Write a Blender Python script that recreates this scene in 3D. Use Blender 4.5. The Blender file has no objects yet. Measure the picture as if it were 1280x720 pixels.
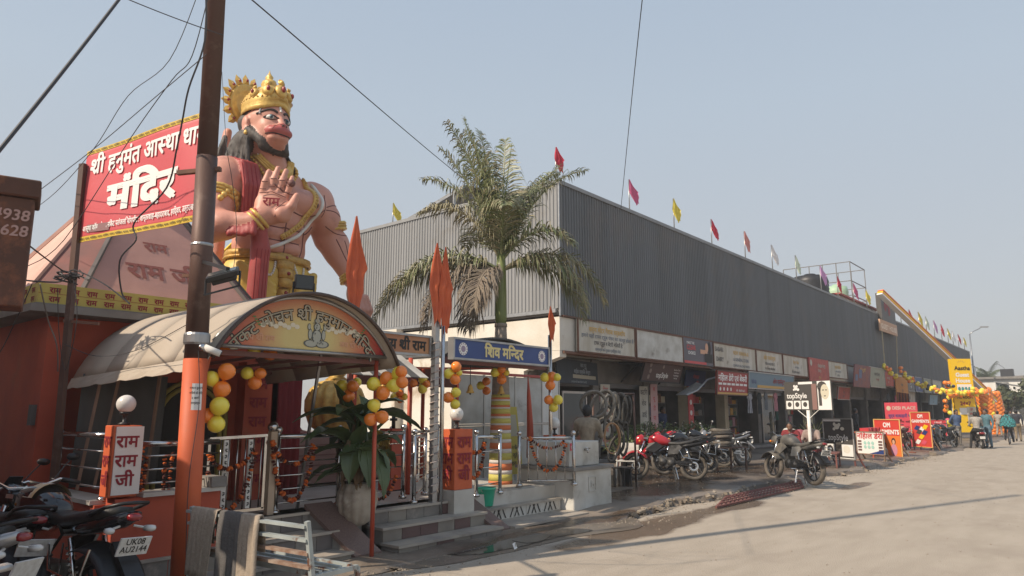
import bpy, bmesh, math, random
import numpy as np
from mathutils import Vector, Matrix
R = math.radians
random.seed(7)
scene = bpy.context.scene
COL = scene.collection
camd = bpy.data.cameras.new('camera'); cam = bpy.data.objects.new('camera', camd); COL.objects.link(cam)
cam.location = (0, 0, 1.65)
cam.rotation_euler = (R(90 + 9.926), 0, R(40.014 - 90))
camd.sensor_width = 36.0; camd.lens = 36.0 * 880 / 1280; camd.clip_start = 0.05; camd.clip_end = 3000
scene.camera = cam
SUN_EL, SUN_AZ = 41.0, 161.0            # azimuth of the sun measured from +X towards +Y
w = bpy.data.worlds.new("World"); scene.world = w; w.use_nodes = True
nt = w.node_tree; bg = nt.nodes['Background']; bg.inputs[1].default_value = 0.14
sky = nt.nodes.new('ShaderNodeTexSky'); sky.sky_type = 'NISHITA'; sky.sun_disc = False
sky.sun_elevation = R(SUN_EL); sky.sun_rotation = R(90 - SUN_AZ)
sky.air_density = 1.0; sky.dust_density = 3.5; sky.ozone_density = 1.0; sky.altitude = 200
tcw = nt.nodes.new('ShaderNodeTexCoord'); sp = nt.nodes.new('ShaderNodeSeparateXYZ'); rw = nt.nodes.new('ShaderNodeValToRGB'); mw = nt.nodes.new('ShaderNodeMix'); mw.data_type = 'RGBA'; vm = nt.nodes.new('ShaderNodeVectorMath'); vm.operation = 'SCALE'
nt.links.new(tcw.outputs['Generated'], sp.inputs[0]); nt.links.new(sp.outputs[2], rw.inputs[0]); nt.links.new(rw.outputs[0], vm.inputs[0]); vm.inputs['Scale'].default_value = 8.1
er = rw.color_ramp.elements; er[0].position = 0; er[0].color = (.53, .515, .495, 1); er[1].position = .85; er[1].color = (.34, .445, .60, 1); e_ = er.new(.40); e_.color = (.475, .545, .615, 1)
mw.inputs[0].default_value = .82; nt.links.new(sky.outputs[0], mw.inputs[6]); nt.links.new(vm.outputs[0], mw.inputs[7]); nt.links.new(mw.outputs[2], bg.inputs[0])
sl = bpy.data.lights.new('sun', 'SUN'); sl.energy = 4.9; sl.angle = R(0.7); sl.color = (1.0, 0.855, 0.685)
sun = bpy.data.objects.new('sun', sl); COL.objects.link(sun)
sdir = Vector((math.cos(R(SUN_AZ)) * math.cos(R(SUN_EL)), math.sin(R(SUN_AZ)) * math.cos(R(SUN_EL)), math.sin(R(SUN_EL))))
sun.rotation_euler = sdir.to_track_quat('Z', 'Y').to_euler()
sun.location = (-20, 20, 30)
scene.view_settings.view_transform = 'Standard'; scene.view_settings.look = 'None'
scene.view_settings.exposure = 0.0; scene.view_settings.gamma = 1.0
def mat(name, c, rough=0.7, metal=0.0, c2=None, scale=4.0, bump=0.0, bscale=None, detail=6, lo=.35, hi=.65,
  emit=None, estr=0, trans=0, alpha=None, aniso=None, coat=0, c3=None, scale3=1.0, lo3=.5, hi3=.65, sss=0):
 m = bpy.data.materials.new(name); m.use_nodes = True
 n = m.node_tree.nodes; l = m.node_tree.links; p = n['Principled BSDF']
 p.inputs['Roughness'].default_value = rough; p.inputs['Metallic'].default_value = metal
 p.inputs['Base Color'].default_value = (*c, 1)
 tc = None
 if c2 or bump or c3:
  tc = n.new('ShaderNodeTexCoord'); mp = n.new('ShaderNodeMapping')
  l.new(tc.outputs['Object'], mp.inputs[0])
  if aniso: mp.inputs['Scale'].default_value = aniso
  src = mp.outputs[0]
 out = None
 if c2:
  t = n.new('ShaderNodeTexNoise'); t.inputs['Scale'].default_value = scale; t.inputs['Detail'].default_value = detail
  l.new(src, t.inputs['Vector'])
  mr = n.new('ShaderNodeMapRange'); mr.inputs[1].default_value = lo; mr.inputs[2].default_value = hi
  l.new(t.outputs[0], mr.inputs[0])
  mx = n.new('ShaderNodeMix'); mx.data_type = 'RGBA'
  mx.inputs[6].default_value = (*c, 1); mx.inputs[7].default_value = (*c2, 1)
  l.new(mr.outputs[0], mx.inputs[0]); out = mx.outputs[2]
 if c3:
  t3 = n.new('ShaderNodeTexNoise'); t3.inputs['Scale'].default_value = scale3; t3.inputs['Detail'].default_value = 8
  t3.inputs['Roughness'].default_value = .65
  l.new(tc.outputs['Object'], t3.inputs['Vector'])
  mr3 = n.new('ShaderNodeMapRange'); mr3.inputs[1].default_value = lo3; mr3.inputs[2].default_value = hi3
  l.new(t3.outputs[0], mr3.inputs[0])
  mx3 = n.new('ShaderNodeMix'); mx3.data_type = 'RGBA'
  if out: l.new(out, mx3.inputs[6])
  else: mx3.inputs[6].default_value = (*c, 1)
  mx3.inputs[7].default_value = (*c3, 1); l.new(mr3.outputs[0], mx3.inputs[0]); out = mx3.outputs[2]
 if out: l.new(out, p.inputs['Base Color'])
 if bump:
  tb = n.new('ShaderNodeTexNoise'); tb.inputs['Scale'].default_value = bscale or scale * 3; tb.inputs['Detail'].default_value = 8
  l.new(src, tb.inputs['Vector'])
  b = n.new('ShaderNodeBump'); b.inputs['Strength'].default_value = bump; b.inputs['Distance'].default_value = 0.02
  l.new(tb.outputs[0], b.inputs['Height']); l.new(b.outputs[0], p.inputs['Normal'])
 if emit:
  p.inputs['Emission Color'].default_value = (*emit, 1); p.inputs['Emission Strength'].default_value = estr
 if trans: p.inputs['Transmission Weight'].default_value = trans
 if coat: p.inputs['Coat Weight'].default_value = coat
 if sss:
  p.inputs['Subsurface Weight'].default_value = sss
 return m
def hexc(h):
 r = [int(h[i:i+2], 16) / 255 for i in (0, 2, 4)]
 return tuple(x / 12.92 if x <= .04045 else ((x + .055) / 1.055) ** 2.4 for x in r)
M = {}
def tag(o, label=None, cat=None, group=None, kind=None):
 if label: o['label'] = label
 if cat: o['category'] = cat
 if group: o['group'] = group
 if kind: o['kind'] = kind
 return o
def empty(name, loc=(0, 0, 0), rz=0, label=None, cat=None, group=None):
 o = bpy.data.objects.new(name, None); COL.objects.link(o); o.location = loc; o.rotation_euler = (0, 0, rz)
 o.empty_display_size = .1
 return tag(o, label, cat, group)
def base_of(p):
 v = Vector((0, 0, 0))
 while p is not None:
  v += Vector(p.location); p = p.parent
 return v
SPLIT = {'bracket', 'round_picture', 'yellow_border', 'clamp', 'leg', 'product_picture', 'dark_label', 'white_panel', 'hanging_strap', 'rafter', 'rail', 'dark_portrait', 'dark_panel', 'red_logo', 'printed_picture', 'guests_photo', 'white_photo', 'round_plate_print', 'lotus_emblem', 'end_wall', 'wall', 'base', 'coping', 'cornice', 'trim_rail', 'pedal', 'printed_features', 'joint_strip'}
class MB:
 """collects geometry; build() links it as ONE mesh object"""
 def __init__(s): s.v = []; s.f = []; s.m = []; s.mi = 0; s.sm = []; s.smooth = False
 def add(s, vs, fs):
  b = len(s.v); s.v += [tuple(v) for v in vs]
  for f in fs: s.f.append([b + i for i in f]); s.m.append(s.mi); s.sm.append(s.smooth)
  return s
 def box(s, x0, x1, y0, y1, z0, z1, M_=None):
  vs = [(x, y, z) for z in (z0, z1) for y in (y0, y1) for x in (x0, x1)]
  if M_ is not None: vs = [M_ @ Vector(v) for v in vs]
  return s.add(vs, [(0, 2, 3, 1), (4, 5, 7, 6), (0, 1, 5, 4), (2, 6, 7, 3), (0, 4, 6, 2), (1, 3, 7, 5)])
 def cbox(s, c, d, rz=0, rx=0, ry=0):
  Mx = Matrix.Translation(c) @ Matrix.Rotation(rz, 4, 'Z') @ Matrix.Rotation(ry, 4, 'Y') @ Matrix.Rotation(rx, 4, 'X')
  return s.box(-d[0]/2, d[0]/2, -d[1]/2, d[1]/2, -d[2]/2, d[2]/2, Mx)
 def bar(s, a, b, wx, wz=None):
  """square bar from a to b"""
  a = Vector(a); b = Vector(b); d = b - a; L = d.length
  q = d.to_track_quat('Z', 'Y').to_matrix().to_4x4(); wz = wz or wx
  return s.box(-wx/2, wx/2, -wz/2, wz/2, 0, L, Matrix.Translation(a) @ q)
 def tube(s, pts, r, n=8, closed=False, cap=True):
  pts = [Vector(p) for p in pts]; N = len(pts)
  rr = r if isinstance(r, (list, tuple)) else [r] * N
  vs = []; fs = []
  up = None
  for i, p in enumerate(pts):
   if closed: t = pts[(i + 1) % N] - pts[i - 1]
   else: t = pts[min(i + 1, N - 1)] - pts[max(i - 1, 0)]
   t.normalize() if t.length > 1e-9 else None
   if up is None:
    up = Vector((0, 0, 1)) if abs(t.z) < .9 else Vector((1, 0, 0))
   a = t.cross(up)
   if a.length < 1e-4: a = t.cross(Vector((0, 1, 0)))
   a.normalize(); b = a.cross(t).normalized(); up = b
   for k in range(n):
    an = 2 * math.pi * k / n
    vs.append(p + (a * math.cos(an) + b * math.sin(an)) * rr[i])
  m = N if closed else N - 1
  for i in range(m):
   j = (i + 1) % N
   for k in range(n):
    k2 = (k + 1) % n
    fs.append((i*n + k, i*n + k2, j*n + k2, j*n + k))
  if cap and not closed:
   fs.append(tuple(range(n))); fs.append(tuple((N-1)*n + k for k in reversed(range(n))))
  sm = s.smooth; s.smooth = n > 5; s.add(vs, fs); s.smooth = sm; return s
 def cyl(s, a, b, r, n=12, r2=None): return s.tube([a, b], [r, r if r2 is None else r2], n)
 def lathe(s, prof, c=(0, 0, 0), n=20, axis='Z', M_=None):
  """prof list of (radius, height)"""
  vs = []; fs = []; P = len(prof)
  for r, h in prof:
   for k in range(n):
    a = 2 * math.pi * k / n
    q = Vector((r * math.cos(a), r * math.sin(a), h))
    if axis == 'Y': q = Vector((q.x, q.z, -q.y))
    if axis == 'X': q = Vector((q.z, q.x, q.y))
    if M_ is not None: q = M_ @ q
    vs.append(q + Vector(c))
  for i in range(P - 1):
   for k in range(n):
    k2 = (k + 1) % n
    fs.append((i*n + k, i*n + k2, (i+1)*n + k2, (i+1)*n + k))
  if prof[0][0] > 1e-4: fs.append(tuple(reversed(range(n))))
  if prof[-1][0] > 1e-4: fs.append(tuple((P-1)*n + k for k in range(n)))
  sm = s.smooth; s.smooth = True; s.add(vs, fs); s.smooth = sm; return s
 def ball(s, c, r, n=14, sz=1.0, M_=None):
  pr = [(math.sin(math.pi * i / (n//2+2)) * r, -math.cos(math.pi * i / (n//2+2)) * r * sz) for i in range(n//2 + 3)]
  pr[0] = (0.0005*r, pr[0][1]); pr[-1] = (0.0005*r, pr[-1][1])
  return s.lathe(pr, c, n, M_=M_)
 def prism(s, poly, a, b):
  """poly: list of 3D points (planar), swept from a to b offsets"""
  a = Vector(a); b = Vector(b); n = len(poly)
  vs = [Vector(p) + a for p in poly] + [Vector(p) + b for p in poly]
  fs = [tuple(reversed(range(n))), tuple(range(n, 2*n))] + [(i, (i+1) % n, n + (i+1) % n, n + i) for i in range(n)]
  return s.add(vs, fs)
 def grid(s, rows):
  """rows: list of lists of points"""
  h = len(rows); wd = len(rows[0]); vs = [p for r in rows for p in r]
  fs = [(i*wd + j, i*wd + j + 1, (i+1)*wd + j + 1, (i+1)*wd + j) for i in range(h-1) for j in range(wd-1)]
  return s.add(vs, fs)
 def loft(s, secs, n=14, e=2.4):
  """secs: (centre(x,y,z), half width(y), half height(z)) along x; superellipse sections"""
  rows = []
  for c, hw, hh in secs:
   r = []
   for k in range(n):
    a = 2*math.pi*k/n; ca, sa = math.cos(a), math.sin(a)
    r.append((c[0], c[1] + hw*math.copysign(abs(ca)**(2/e), ca), c[2] + hh*math.copysign(abs(sa)**(2/e), sa)))
   rows.append(r)
  vs = [p for r in rows for p in r]; fs = []
  for i in range(len(rows)-1):
   for k in range(n):
    k2 = (k+1) % n; fs.append((i*n+k, i*n+k2, (i+1)*n+k2, (i+1)*n+k))
  fs.append(tuple(reversed(range(n)))); fs.append(tuple((len(rows)-1)*n+k for k in range(n)))
  sm = s.smooth; s.smooth = True; s.add(vs, fs); s.smooth = sm; return s
 def pieces(s):
  p = list(range(len(s.v)))
  def find(a):
   while p[a] != a: p[a] = p[p[a]]; a = p[a]
   return a
  for f in s.f:
   for k in f[1:]: p[find(k)] = find(f[0])
  g = {}
  for f in s.f: g.setdefault(find(f[0]), []).append(f)
  return list(g.values())
 def build(s, name, m, parent=None, local=False, thick=0, bevel=0):
  if name in SPLIT and parent is not None:
   g = s.pieces()
   if 1 < len(g) < 40:
    for fs in g[1:]:
     q = MB(); ids = sorted({i for f in fs for i in f}); mp = {i: k for k, i in enumerate(ids)}
     q.v = [s.v[i] for i in ids]; q.f = [[mp[i] for i in f] for f in fs]; q.m = [0]*len(fs); q.sm = [False]*len(fs); q.build(name, m, parent, local, thick, bevel)
    ids = sorted({i for f in g[0] for i in f}); mp = {i: k for k, i in enumerate(ids)}
    s.v = [s.v[i] for i in ids]; s.f = [[mp[i] for i in f] for f in g[0]]; s.m = [0]*len(g[0]); s.sm = [False]*len(g[0])
  me = bpy.data.meshes.new(name)
  vs = s.v
  if parent is not None and not local:
   b = base_of(parent); vs = [(v[0]-b.x, v[1]-b.y, v[2]-b.z) for v in vs]
  me.from_pydata(vs, [], s.f)
  ms = m if isinstance(m, (list, tuple)) else [m]
  for x in ms: me.materials.append(x)
  if len(ms) > 1: me.polygons.foreach_set('material_index', s.m)
  if any(s.sm): me.polygons.foreach_set('use_smooth', s.sm)
  bm = bmesh.new(); bm.from_mesh(me); bmesh.ops.recalc_face_normals(bm, faces=bm.faces)
  if bevel:
   ed = [e for e in bm.edges if len(e.link_faces) == 2 and e.calc_face_angle(0) > .6]
   bmesh.ops.bevel(bm, geom=ed, offset=bevel, segments=1, affect='EDGES')
  bm.to_mesh(me); bm.free(); me.update()
  o = bpy.data.objects.new(name, me); COL.objects.link(o)
  if parent is not None: o.parent = parent
  if thick:
   md = o.modifiers.new('solid', 'SOLIDIFY'); md.thickness = thick; md.offset = 0
  return o
KIDS = {}
def children(o): return [c for c in bpy.data.objects if c.parent == o]
def copy_tree(o, loc=None, rz=None, label=None, group=None, kidmap=None, scale=None):
 if kidmap is None:
  kidmap = {}
  for c in bpy.data.objects:
   if c.parent is not None: kidmap.setdefault(c.parent, []).append(c)
 c = o.copy(); COL.objects.link(c)
 if loc is not None: c.location = loc
 if rz is not None: c.rotation_euler = (0, 0, rz)
 if label: c['label'] = label
 if group: c['group'] = group
 if scale: c.scale = (scale,)*3
 for ch in kidmap.get(o, []):
  d = copy_tree(ch, kidmap=kidmap); d.parent = c
 return c
def inst(name, mesh_obj, parent, loc=None, rot=None, matrix=None):
 """another piece sharing mesh data"""
 o = bpy.data.objects.new(name, mesh_obj.data); COL.objects.link(o); o.parent = parent
 if loc is not None: o.location = loc
 if rot is not None: o.rotation_euler = rot
 return o
def remat(o, mp, deep=True):
 """give a copied tree its own mesh data with some materials replaced"""
 for c in [o] + ([k for k in bpy.data.objects if k.parent == o or (k.parent and k.parent.parent == o)] if deep else []):
  if c.type == 'MESH' and any(s and s.name in mp for s in c.data.materials):
   c.data = c.data.copy()
   for i, s in enumerate(c.data.materials):
    if s and s.name in mp: c.data.materials[i] = mp[s.name]
_gc = {}
def _glyphs(txt, bold, half=False):
 key = (txt, bold, half)
 if key in _gc: return _gc[key]
 cu = bpy.data.curves.new('t', 'FONT'); cu.body = txt; cu.resolution_u = 3; cu.fill_mode = 'FRONT'
 o = bpy.data.objects.new('t', cu); COL.objects.link(o)
 me = bpy.data.meshes.new_from_object(o)
 bm = bmesh.new(); bm.from_mesh(me)
 wd = max([v.co.x for v in bm.verts] or [0])
 if half:
  cut = wd - .20
  bmesh.ops.bisect_plane(bm, geom=bm.verts[:] + bm.edges[:] + bm.faces[:], plane_co=(cut, 0, 0), plane_no=(1, 0, 0), clear_outer=True)
  wd = cut
 bm.verts.ensure_lookup_table()
 vs = [(v.co.x, v.co.y) for v in bm.verts]; bm.verts.index_update(); fs = [[v.index for v in f.verts] for f in bm.faces]
 if bold:
  v0, f0, vs, fs = vs, fs, [], []; n_ = len(v0); b_ = bold*.75
  for q, (ax, ay) in enumerate(((-b_, -b_), (b_, -b_), (b_, b_), (-b_, b_), (0, 0))): vs += [(x+ax, y+ay, q) for x, y in v0]; fs += [[j+q*n_ for j in f] for f in f0]
 else: vs = [(x, y, 0) for x, y in vs]
 bm.free(); bpy.data.meshes.remove(me); bpy.data.objects.remove(o); bpy.data.curves.remove(cu)
 _gc[key] = (vs, fs, wd); return _gc[key]
def text_geo(txt, bold=0.0):
 """returns verts, faces, (x0,x1,y0,y1). '^X' = half form of X, '{SH}' = the shra conjunct"""
 vs = []; fs = []; x = 0; i = 0; segs = []; cur = ''
 while i < len(txt):
  c = txt[i]
  if c == '^': segs.append((cur, False)); cur = ''; segs.append((txt[i+1], True)); i += 2; continue
  if txt[i:i+4] == '{SH}': segs.append((cur, False)); segs.append(('SHRA', None)); cur = ''; i += 4; continue
  cur += c; i += 1
 segs.append((cur, False)); k = 0
 for sg, hf in segs:
  if sg == '': continue
  if hf is None:
   g, f, wd = _glyphs('श', bold, False); b = len(vs)
   vs += [(p[0] + x, p[1], k+p[2]*.18) for p in g]; fs += [[b + j for j in q] for q in f]
   t = .045 + bold; xs = wd - .13; b = len(vs)
   vs += [(x + xs, .20 + t, k+1), (x + xs, .20 - t, k+1), (x + xs - .23, .0 - t*.5, k+1), (x + xs - .25, .0 + t*1.4, k+1)]
   fs += [[b, b+3, b+2, b+1]]
   x += wd; k += 1; continue
  lead = len(sg) - len(sg.lstrip(' ')); x += .26 * lead; sgs = sg.strip(' ')
  if sgs:
   g, f, wd = _glyphs(sgs, bold, hf); b = len(vs)
   vs += [(p[0] + x, p[1], k+p[2]*.18) for p in g]; fs += [[b + j for j in q] for q in f]; k += 1
   if sgs.endswith('ि'): wd = (_glyphs(sgs[:-1], bold, False)[2] if len(sgs) > 1 else 0) + .25
   x += wd
   x += .26 * (len(sg) - len(sg.rstrip(' ')) if len(sg.strip(' ')) else 0)
 xs = [v[0] for v in vs]; ys = [v[1] for v in vs]
 return vs, fs, (min(xs), max(xs), min(ys), max(ys))
def lettering(mb, txt, o, rt, up, width=None, height=None, bold=0.0, align='c', maxw=None, warp=None, slant=0):
 """lay text into mb; o = anchor point of the baseline, rt/up unit vectors, height = size of 1 em, or fit to width"""
 vs, fs, (x0, x1, y0, y1) = text_geo(txt, bold)
 o = Vector(o); rt = Vector(rt).normalized(); up = Vector(up).normalized(); nrm = rt.cross(up)
 if height is None: s = width / (x1 - x0); sx = s
 else:
  s = sx = height
  if width: sx = width / (x1 - x0)
  if maxw and sx * (x1 - x0) > maxw: sx = maxw / (x1 - x0)
 sh = {'c': -(x0 + x1) / 2, 'l': -x0, 'r': -x1}[align]
 out = []
 for v in vs:
  X = (v[0] + sh + slant * v[1]) * sx; Y = v[1] * s
  if warp: X, Y = warp(X, Y)
  out.append(o + rt * X + up * Y + nrm * (v[2] * .0004))
 mb.add(out, fs); return mb
def rect(mb, o, rt, up, x0, x1, y0, y1, lift=0):
 o = Vector(o); rt = Vector(rt); up = Vector(up); n = rt.cross(up).normalized() * lift
 mb.add([o + rt*x0 + up*y0 + n, o + rt*x1 + up*y0 + n, o + rt*x1 + up*y1 + n, o + rt*x0 + up*y1 + n], [(0, 1, 2, 3)]); return mb
def disc(mb, o, rt, up, cx, cy, r, n=16, lift=0, ry=None):
 o = Vector(o); rt = Vector(rt); up = Vector(up); nn = rt.cross(up).normalized() * lift; ry = ry or r
 mb.add([o + rt*(cx + r*math.cos(2*math.pi*k/n)) + up*(cy + ry*math.sin(2*math.pi*k/n)) + nn for k in range(n)], [tuple(range(n))]); return mb
def sdf_mesh(prims, res, name, mats, parent=None, local=False, k=.05, pad=.08):
 """prims: dicts with t='cap' a,b,ra,rb | 'ell' c,r,(rot) | 'box' c,r,rot ; m=material index ; k blend ; neg=True carves"""
 lo = np.full(3, 1e9); hi = np.full(3, -1e9)
 for p in prims:
  if p['t'] == 'cap':
   r = max(p['ra'], p['rb']); P = np.array([p['a'], p['b']])
   p['lo'] = P.min(0) - r; p['hi'] = P.max(0) + r
  else:
   r = max(p['r']); c = np.array(p['c']); rr = np.array(p['r']) if 'rot' not in p else np.array([r*1.05]*3)
   p['lo'] = c - rr; p['hi'] = c + rr
  if not p.get('neg'): lo = np.minimum(lo, p['lo']); hi = np.maximum(hi, p['hi'])
 lo -= pad; hi += pad
 n = np.ceil((hi - lo) / res).astype(int) + 1
 D = np.full(n, 1.0, dtype=np.float32)
 ax = [lo[i] + np.arange(n[i]) * res for i in range(3)]
 def dist(p, X, Y, Z):
  if p['t'] == 'cap':
   a = np.array(p['a']); b = np.array(p['b']); d = b - a; L = max(d @ d, 1e-9)
   h = np.clip(((X-a[0])*d[0] + (Y-a[1])*d[1] + (Z-a[2])*d[2]) / L, 0, 1)
   return np.sqrt((X-a[0]-h*d[0])**2 + (Y-a[1]-h*d[1])**2 + (Z-a[2]-h*d[2])**2) - (p['ra'] + (p['rb']-p['ra'])*h)
  c = p['c']; x, y, z = X-c[0], Y-c[1], Z-c[2]
  if 'rot' in p:
   m = np.array(p['rot'].to_3x3().inverted())
   x, y, z = m[0][0]*x+m[0][1]*y+m[0][2]*z, m[1][0]*x+m[1][1]*y+m[1][2]*z, m[2][0]*x+m[2][1]*y+m[2][2]*z
  r = p['r']
  if p['t'] == 'ell':
   k0 = np.sqrt((x/r[0])**2+(y/r[1])**2+(z/r[2])**2); k1 = np.sqrt((x/r[0]**2)**2+(y/r[1]**2)**2+(z/r[2]**2)**2)
   return k0*(k0-1)/np.maximum(k1, 1e-6)
  e = p.get('e', .02); qx, qy, qz = np.abs(x)-r[0]+e, np.abs(y)-r[1]+e, np.abs(z)-r[2]+e
  return np.sqrt(np.maximum(qx,0)**2+np.maximum(qy,0)**2+np.maximum(qz,0)**2)+np.minimum(np.maximum(qx,np.maximum(qy,qz)),0)-e
 for p in prims:
  kk = p.get('k', k); pd = kk + 2*res
  i0 = np.maximum(np.floor((p['lo']-pd-lo)/res).astype(int), 0); i1 = np.minimum(np.ceil((p['hi']+pd-lo)/res).astype(int)+1, n)
  if (i1 <= i0).any(): continue
  sl_ = tuple(slice(i0[i], i1[i]) for i in range(3))
  X, Y, Z = np.meshgrid(*[ax[i][sl_[i]] for i in range(3)], indexing='ij')
  d = dist(p, X, Y, Z).astype(np.float32); cur = D[sl_]
  if p.get('neg'):
   d = -d; h = np.clip(.5 - .5*(cur-d)/kk, 0, 1); D[sl_] = cur*(1-h)+d*h + kk*h*(1-h)
  else:
   h = np.clip(.5 + .5*(cur-d)/kk, 0, 1); D[sl_] = cur*(1-h)+d*h - kk*h*(1-h)
 S = D < 0
 nx, ny, nz = n
 acc = np.zeros((nx-1, ny-1, nz-1, 3), dtype=np.float32); cnt = np.zeros((nx-1, ny-1, nz-1), dtype=np.float32)
 base = np.zeros((nx-1, ny-1, nz-1), dtype=bool)
 for axis in range(3):
  oth = [a for a in range(3) if a != axis]
  for da in (0, 1):
   for db in (0, 1):
    s0 = [slice(None)]*3; s1 = [slice(None)]*3
    s0[axis] = slice(0, -1); s1[axis] = slice(1, None)
    for a, dd in ((oth[0], da), (oth[1], db)):
     s0[a] = s1[a] = slice(dd, n[a]-1+dd)
    A = D[tuple(s0)]; B = D[tuple(s1)]; c = (A < 0) != (B < 0)
    t = np.where(c, A/np.where(c, A-B, 1), 0)
    off = np.zeros(acc.shape, dtype=np.float32); off[..., axis] = t; off[..., oth[0]] = da; off[..., oth[1]] = db
    acc += off * c[..., None]; cnt += c
 act = cnt > 0; idx = np.full(act.shape, -1, dtype=np.int64); ii = np.argwhere(act); idx[act] = np.arange(len(ii))
 V = lo + (ii + acc[act] / cnt[act][:, None]) * res
 F = []
 for axis in range(3):
  o1, o2 = [(1, 2), (2, 0), (0, 1)][axis]
  s0 = [slice(1, -1)]*3; s1 = [slice(1, -1)]*3; s0[axis] = slice(0, -1); s1[axis] = slice(1, None)
  A = S[tuple(s0)]; B = S[tuple(s1)]
  for flip, msk in ((False, A & ~B), (True, B & ~A)):
   e = np.argwhere(msk)
   if not len(e): continue
   for q in range(3):
    if q != axis: e[:, q] += 1
   def cell(d1, d2):
    c = e.copy(); c[:, o1] -= d1; c[:, o2] -= d2; return idx[c[:, 0], c[:, 1], c[:, 2]]
   quad = np.stack([cell(1, 1), cell(0, 1), cell(0, 0), cell(1, 0)], 1)
   F.append(quad[:, ::-1] if flip else quad)
 F = np.concatenate(F); F = F[(F >= 0).all(1)]
 fc = V[F].mean(1); best = np.full(len(fc), 1e9); mi = np.zeros(len(fc), dtype=np.int32)
 for p in prims:
  if p.get('neg'): continue
  d = dist(p, fc[:, 0], fc[:, 1], fc[:, 2]) - p.get('bias', 0); u = d < best; best[u] = d[u]; mi[u] = p.get('m', 0)
 if parent is not None and not local:
  b = base_of(parent); V = V - np.array([b.x, b.y, b.z])
 me = bpy.data.meshes.new(name); me.from_pydata(V.tolist(), [], F.tolist())
 for m_ in mats: me.materials.append(m_)
 me.polygons.foreach_set('material_index', mi); me.polygons.foreach_set('use_smooth', [True]*len(F)); me.update()
 o = bpy.data.objects.new(name, me); COL.objects.link(o)
 if parent is not None: o.parent = parent
 return o
def cap(a, b, ra, rb=None, m=0, k=None, **kw):
 d = dict(t='cap', a=a, b=b, ra=ra, rb=ra if rb is None else rb, m=m); d.update(kw)
 if k is not None: d['k'] = k
 return d
def ell(c, r, m=0, k=None, rot=None, **kw):
 d = dict(t='ell', c=c, r=r if isinstance(r, (tuple, list)) else (r, r, r), m=m); d.update(kw)
 if k is not None: d['k'] = k
 if rot is not None: d['rot'] = rot
 return d
def sbox(c, r, m=0, k=None, rot=None, e=.02, **kw):
 d = dict(t='box', c=c, r=r, m=m, e=e); d.update(kw)
 if k is not None: d['k'] = k
 if rot is not None: d['rot'] = rot
 return d
_p = R(9.926); _az = R(40.014)
_F = Vector((math.cos(_az), math.sin(_az), 0)); _Rt = Vector((math.sin(_az), -math.cos(_az), 0))
_fw = _F*math.cos(_p) + Vector((0, 0, math.sin(_p))); _up = Vector((0, 0, math.cos(_p))) - _F*math.sin(_p)
_C = Vector((0, 0, 1.65))
def ray(u, v): return _fw + _Rt*((u-640)/880) + _up*((360-v)/880)
def atY(u, v, y): d = ray(u, v); return _C + d*((y)/d.y)
def atX(u, v, x): d = ray(u, v); return _C + d*((x)/d.x)
def atZ(u, v, z=0): d = ray(u, v); return _C + d*((z-1.65)/d.z)
def atD(u, v, dep): return _C + ray(u, v)*dep
XV, YV, ZV = Vector((1, 0, 0)), Vector((0, 1, 0)), Vector((0, 0, 1))
M['road'] = mat('pale_concrete', (.37, .315, .25), .92, c2=(.42, .36, .29), scale=2.2, bump=.6, bscale=60, c3=(.29, .24, .19), scale3=.5, lo3=.52, hi3=.8, aniso=(.45, 1.6, 1))
M['apron'] = mat('apron_concrete', (.21, .17, .135), .5, c2=(.29, .24, .19), scale=1.1, bump=.45, bscale=30, c3=(.085, .068, .055), scale3=.55, lo3=.42, hi3=.6)
def soak(mt, spots):
 """wet stains: darker and glossier round each (x, y, rx, ry) spot, with a ragged edge"""
 n = mt.node_tree.nodes; l = mt.node_tree.links; p = n['Principled BSDF']; src = p.inputs['Base Color'].links[0].from_socket
 tc = n.new('ShaderNodeTexCoord'); nz = n.new('ShaderNodeTexNoise'); nz.inputs['Scale'].default_value = 1.3; nz.inputs['Detail'].default_value = 7; l.new(tc.outputs['Object'], nz.inputs['Vector']); acc = None
 for x, y, rx, ry in spots:
  mp = n.new('ShaderNodeMapping'); mp.inputs['Location'].default_value = (-x/rx, -y/ry, 0); mp.inputs['Scale'].default_value = (1/rx, 1/ry, 0); l.new(tc.outputs['Object'], mp.inputs[0])
  g = n.new('ShaderNodeTexGradient'); g.gradient_type = 'SPHERICAL'; l.new(mp.outputs[0], g.inputs[0])
  if acc is None: acc = g.outputs[1]
  else: a = n.new('ShaderNodeMath'); a.operation = 'MAXIMUM'; l.new(acc, a.inputs[0]); l.new(g.outputs[1], a.inputs[1]); acc = a.outputs[0]
 a = n.new('ShaderNodeMath'); a.operation = 'MULTIPLY_ADD'; l.new(nz.outputs[0], a.inputs[0]); a.inputs[1].default_value = .9; l.new(acc, a.inputs[2])
 mr = n.new('ShaderNodeMapRange'); mr.inputs[1].default_value = .68; mr.inputs[2].default_value = .86; l.new(a.outputs[0], mr.inputs[0])
 mx = n.new('ShaderNodeMix'); mx.data_type = 'RGBA'; mx.blend_type = 'MULTIPLY'; mx.inputs[7].default_value = (.42, .36, .31, 1); l.new(mr.outputs[0], mx.inputs[0]); l.new(src, mx.inputs[6]); l.new(mx.outputs[2], p.inputs['Base Color'])
 rr = n.new('ShaderNodeMapRange'); rr.inputs[3].default_value = p.inputs['Roughness'].default_value; rr.inputs[4].default_value = .2; l.new(mr.outputs[0], rr.inputs[0]); l.new(rr.outputs[0], p.inputs['Roughness'])
soak(M['apron'], [(15.5, 8.2, 4.5, 2.2), (13, 7.0, 2.2, 1.0), (19, 7.6, 3.5, 1.4), (8.6, 6.0, 3.2, .7)])
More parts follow.
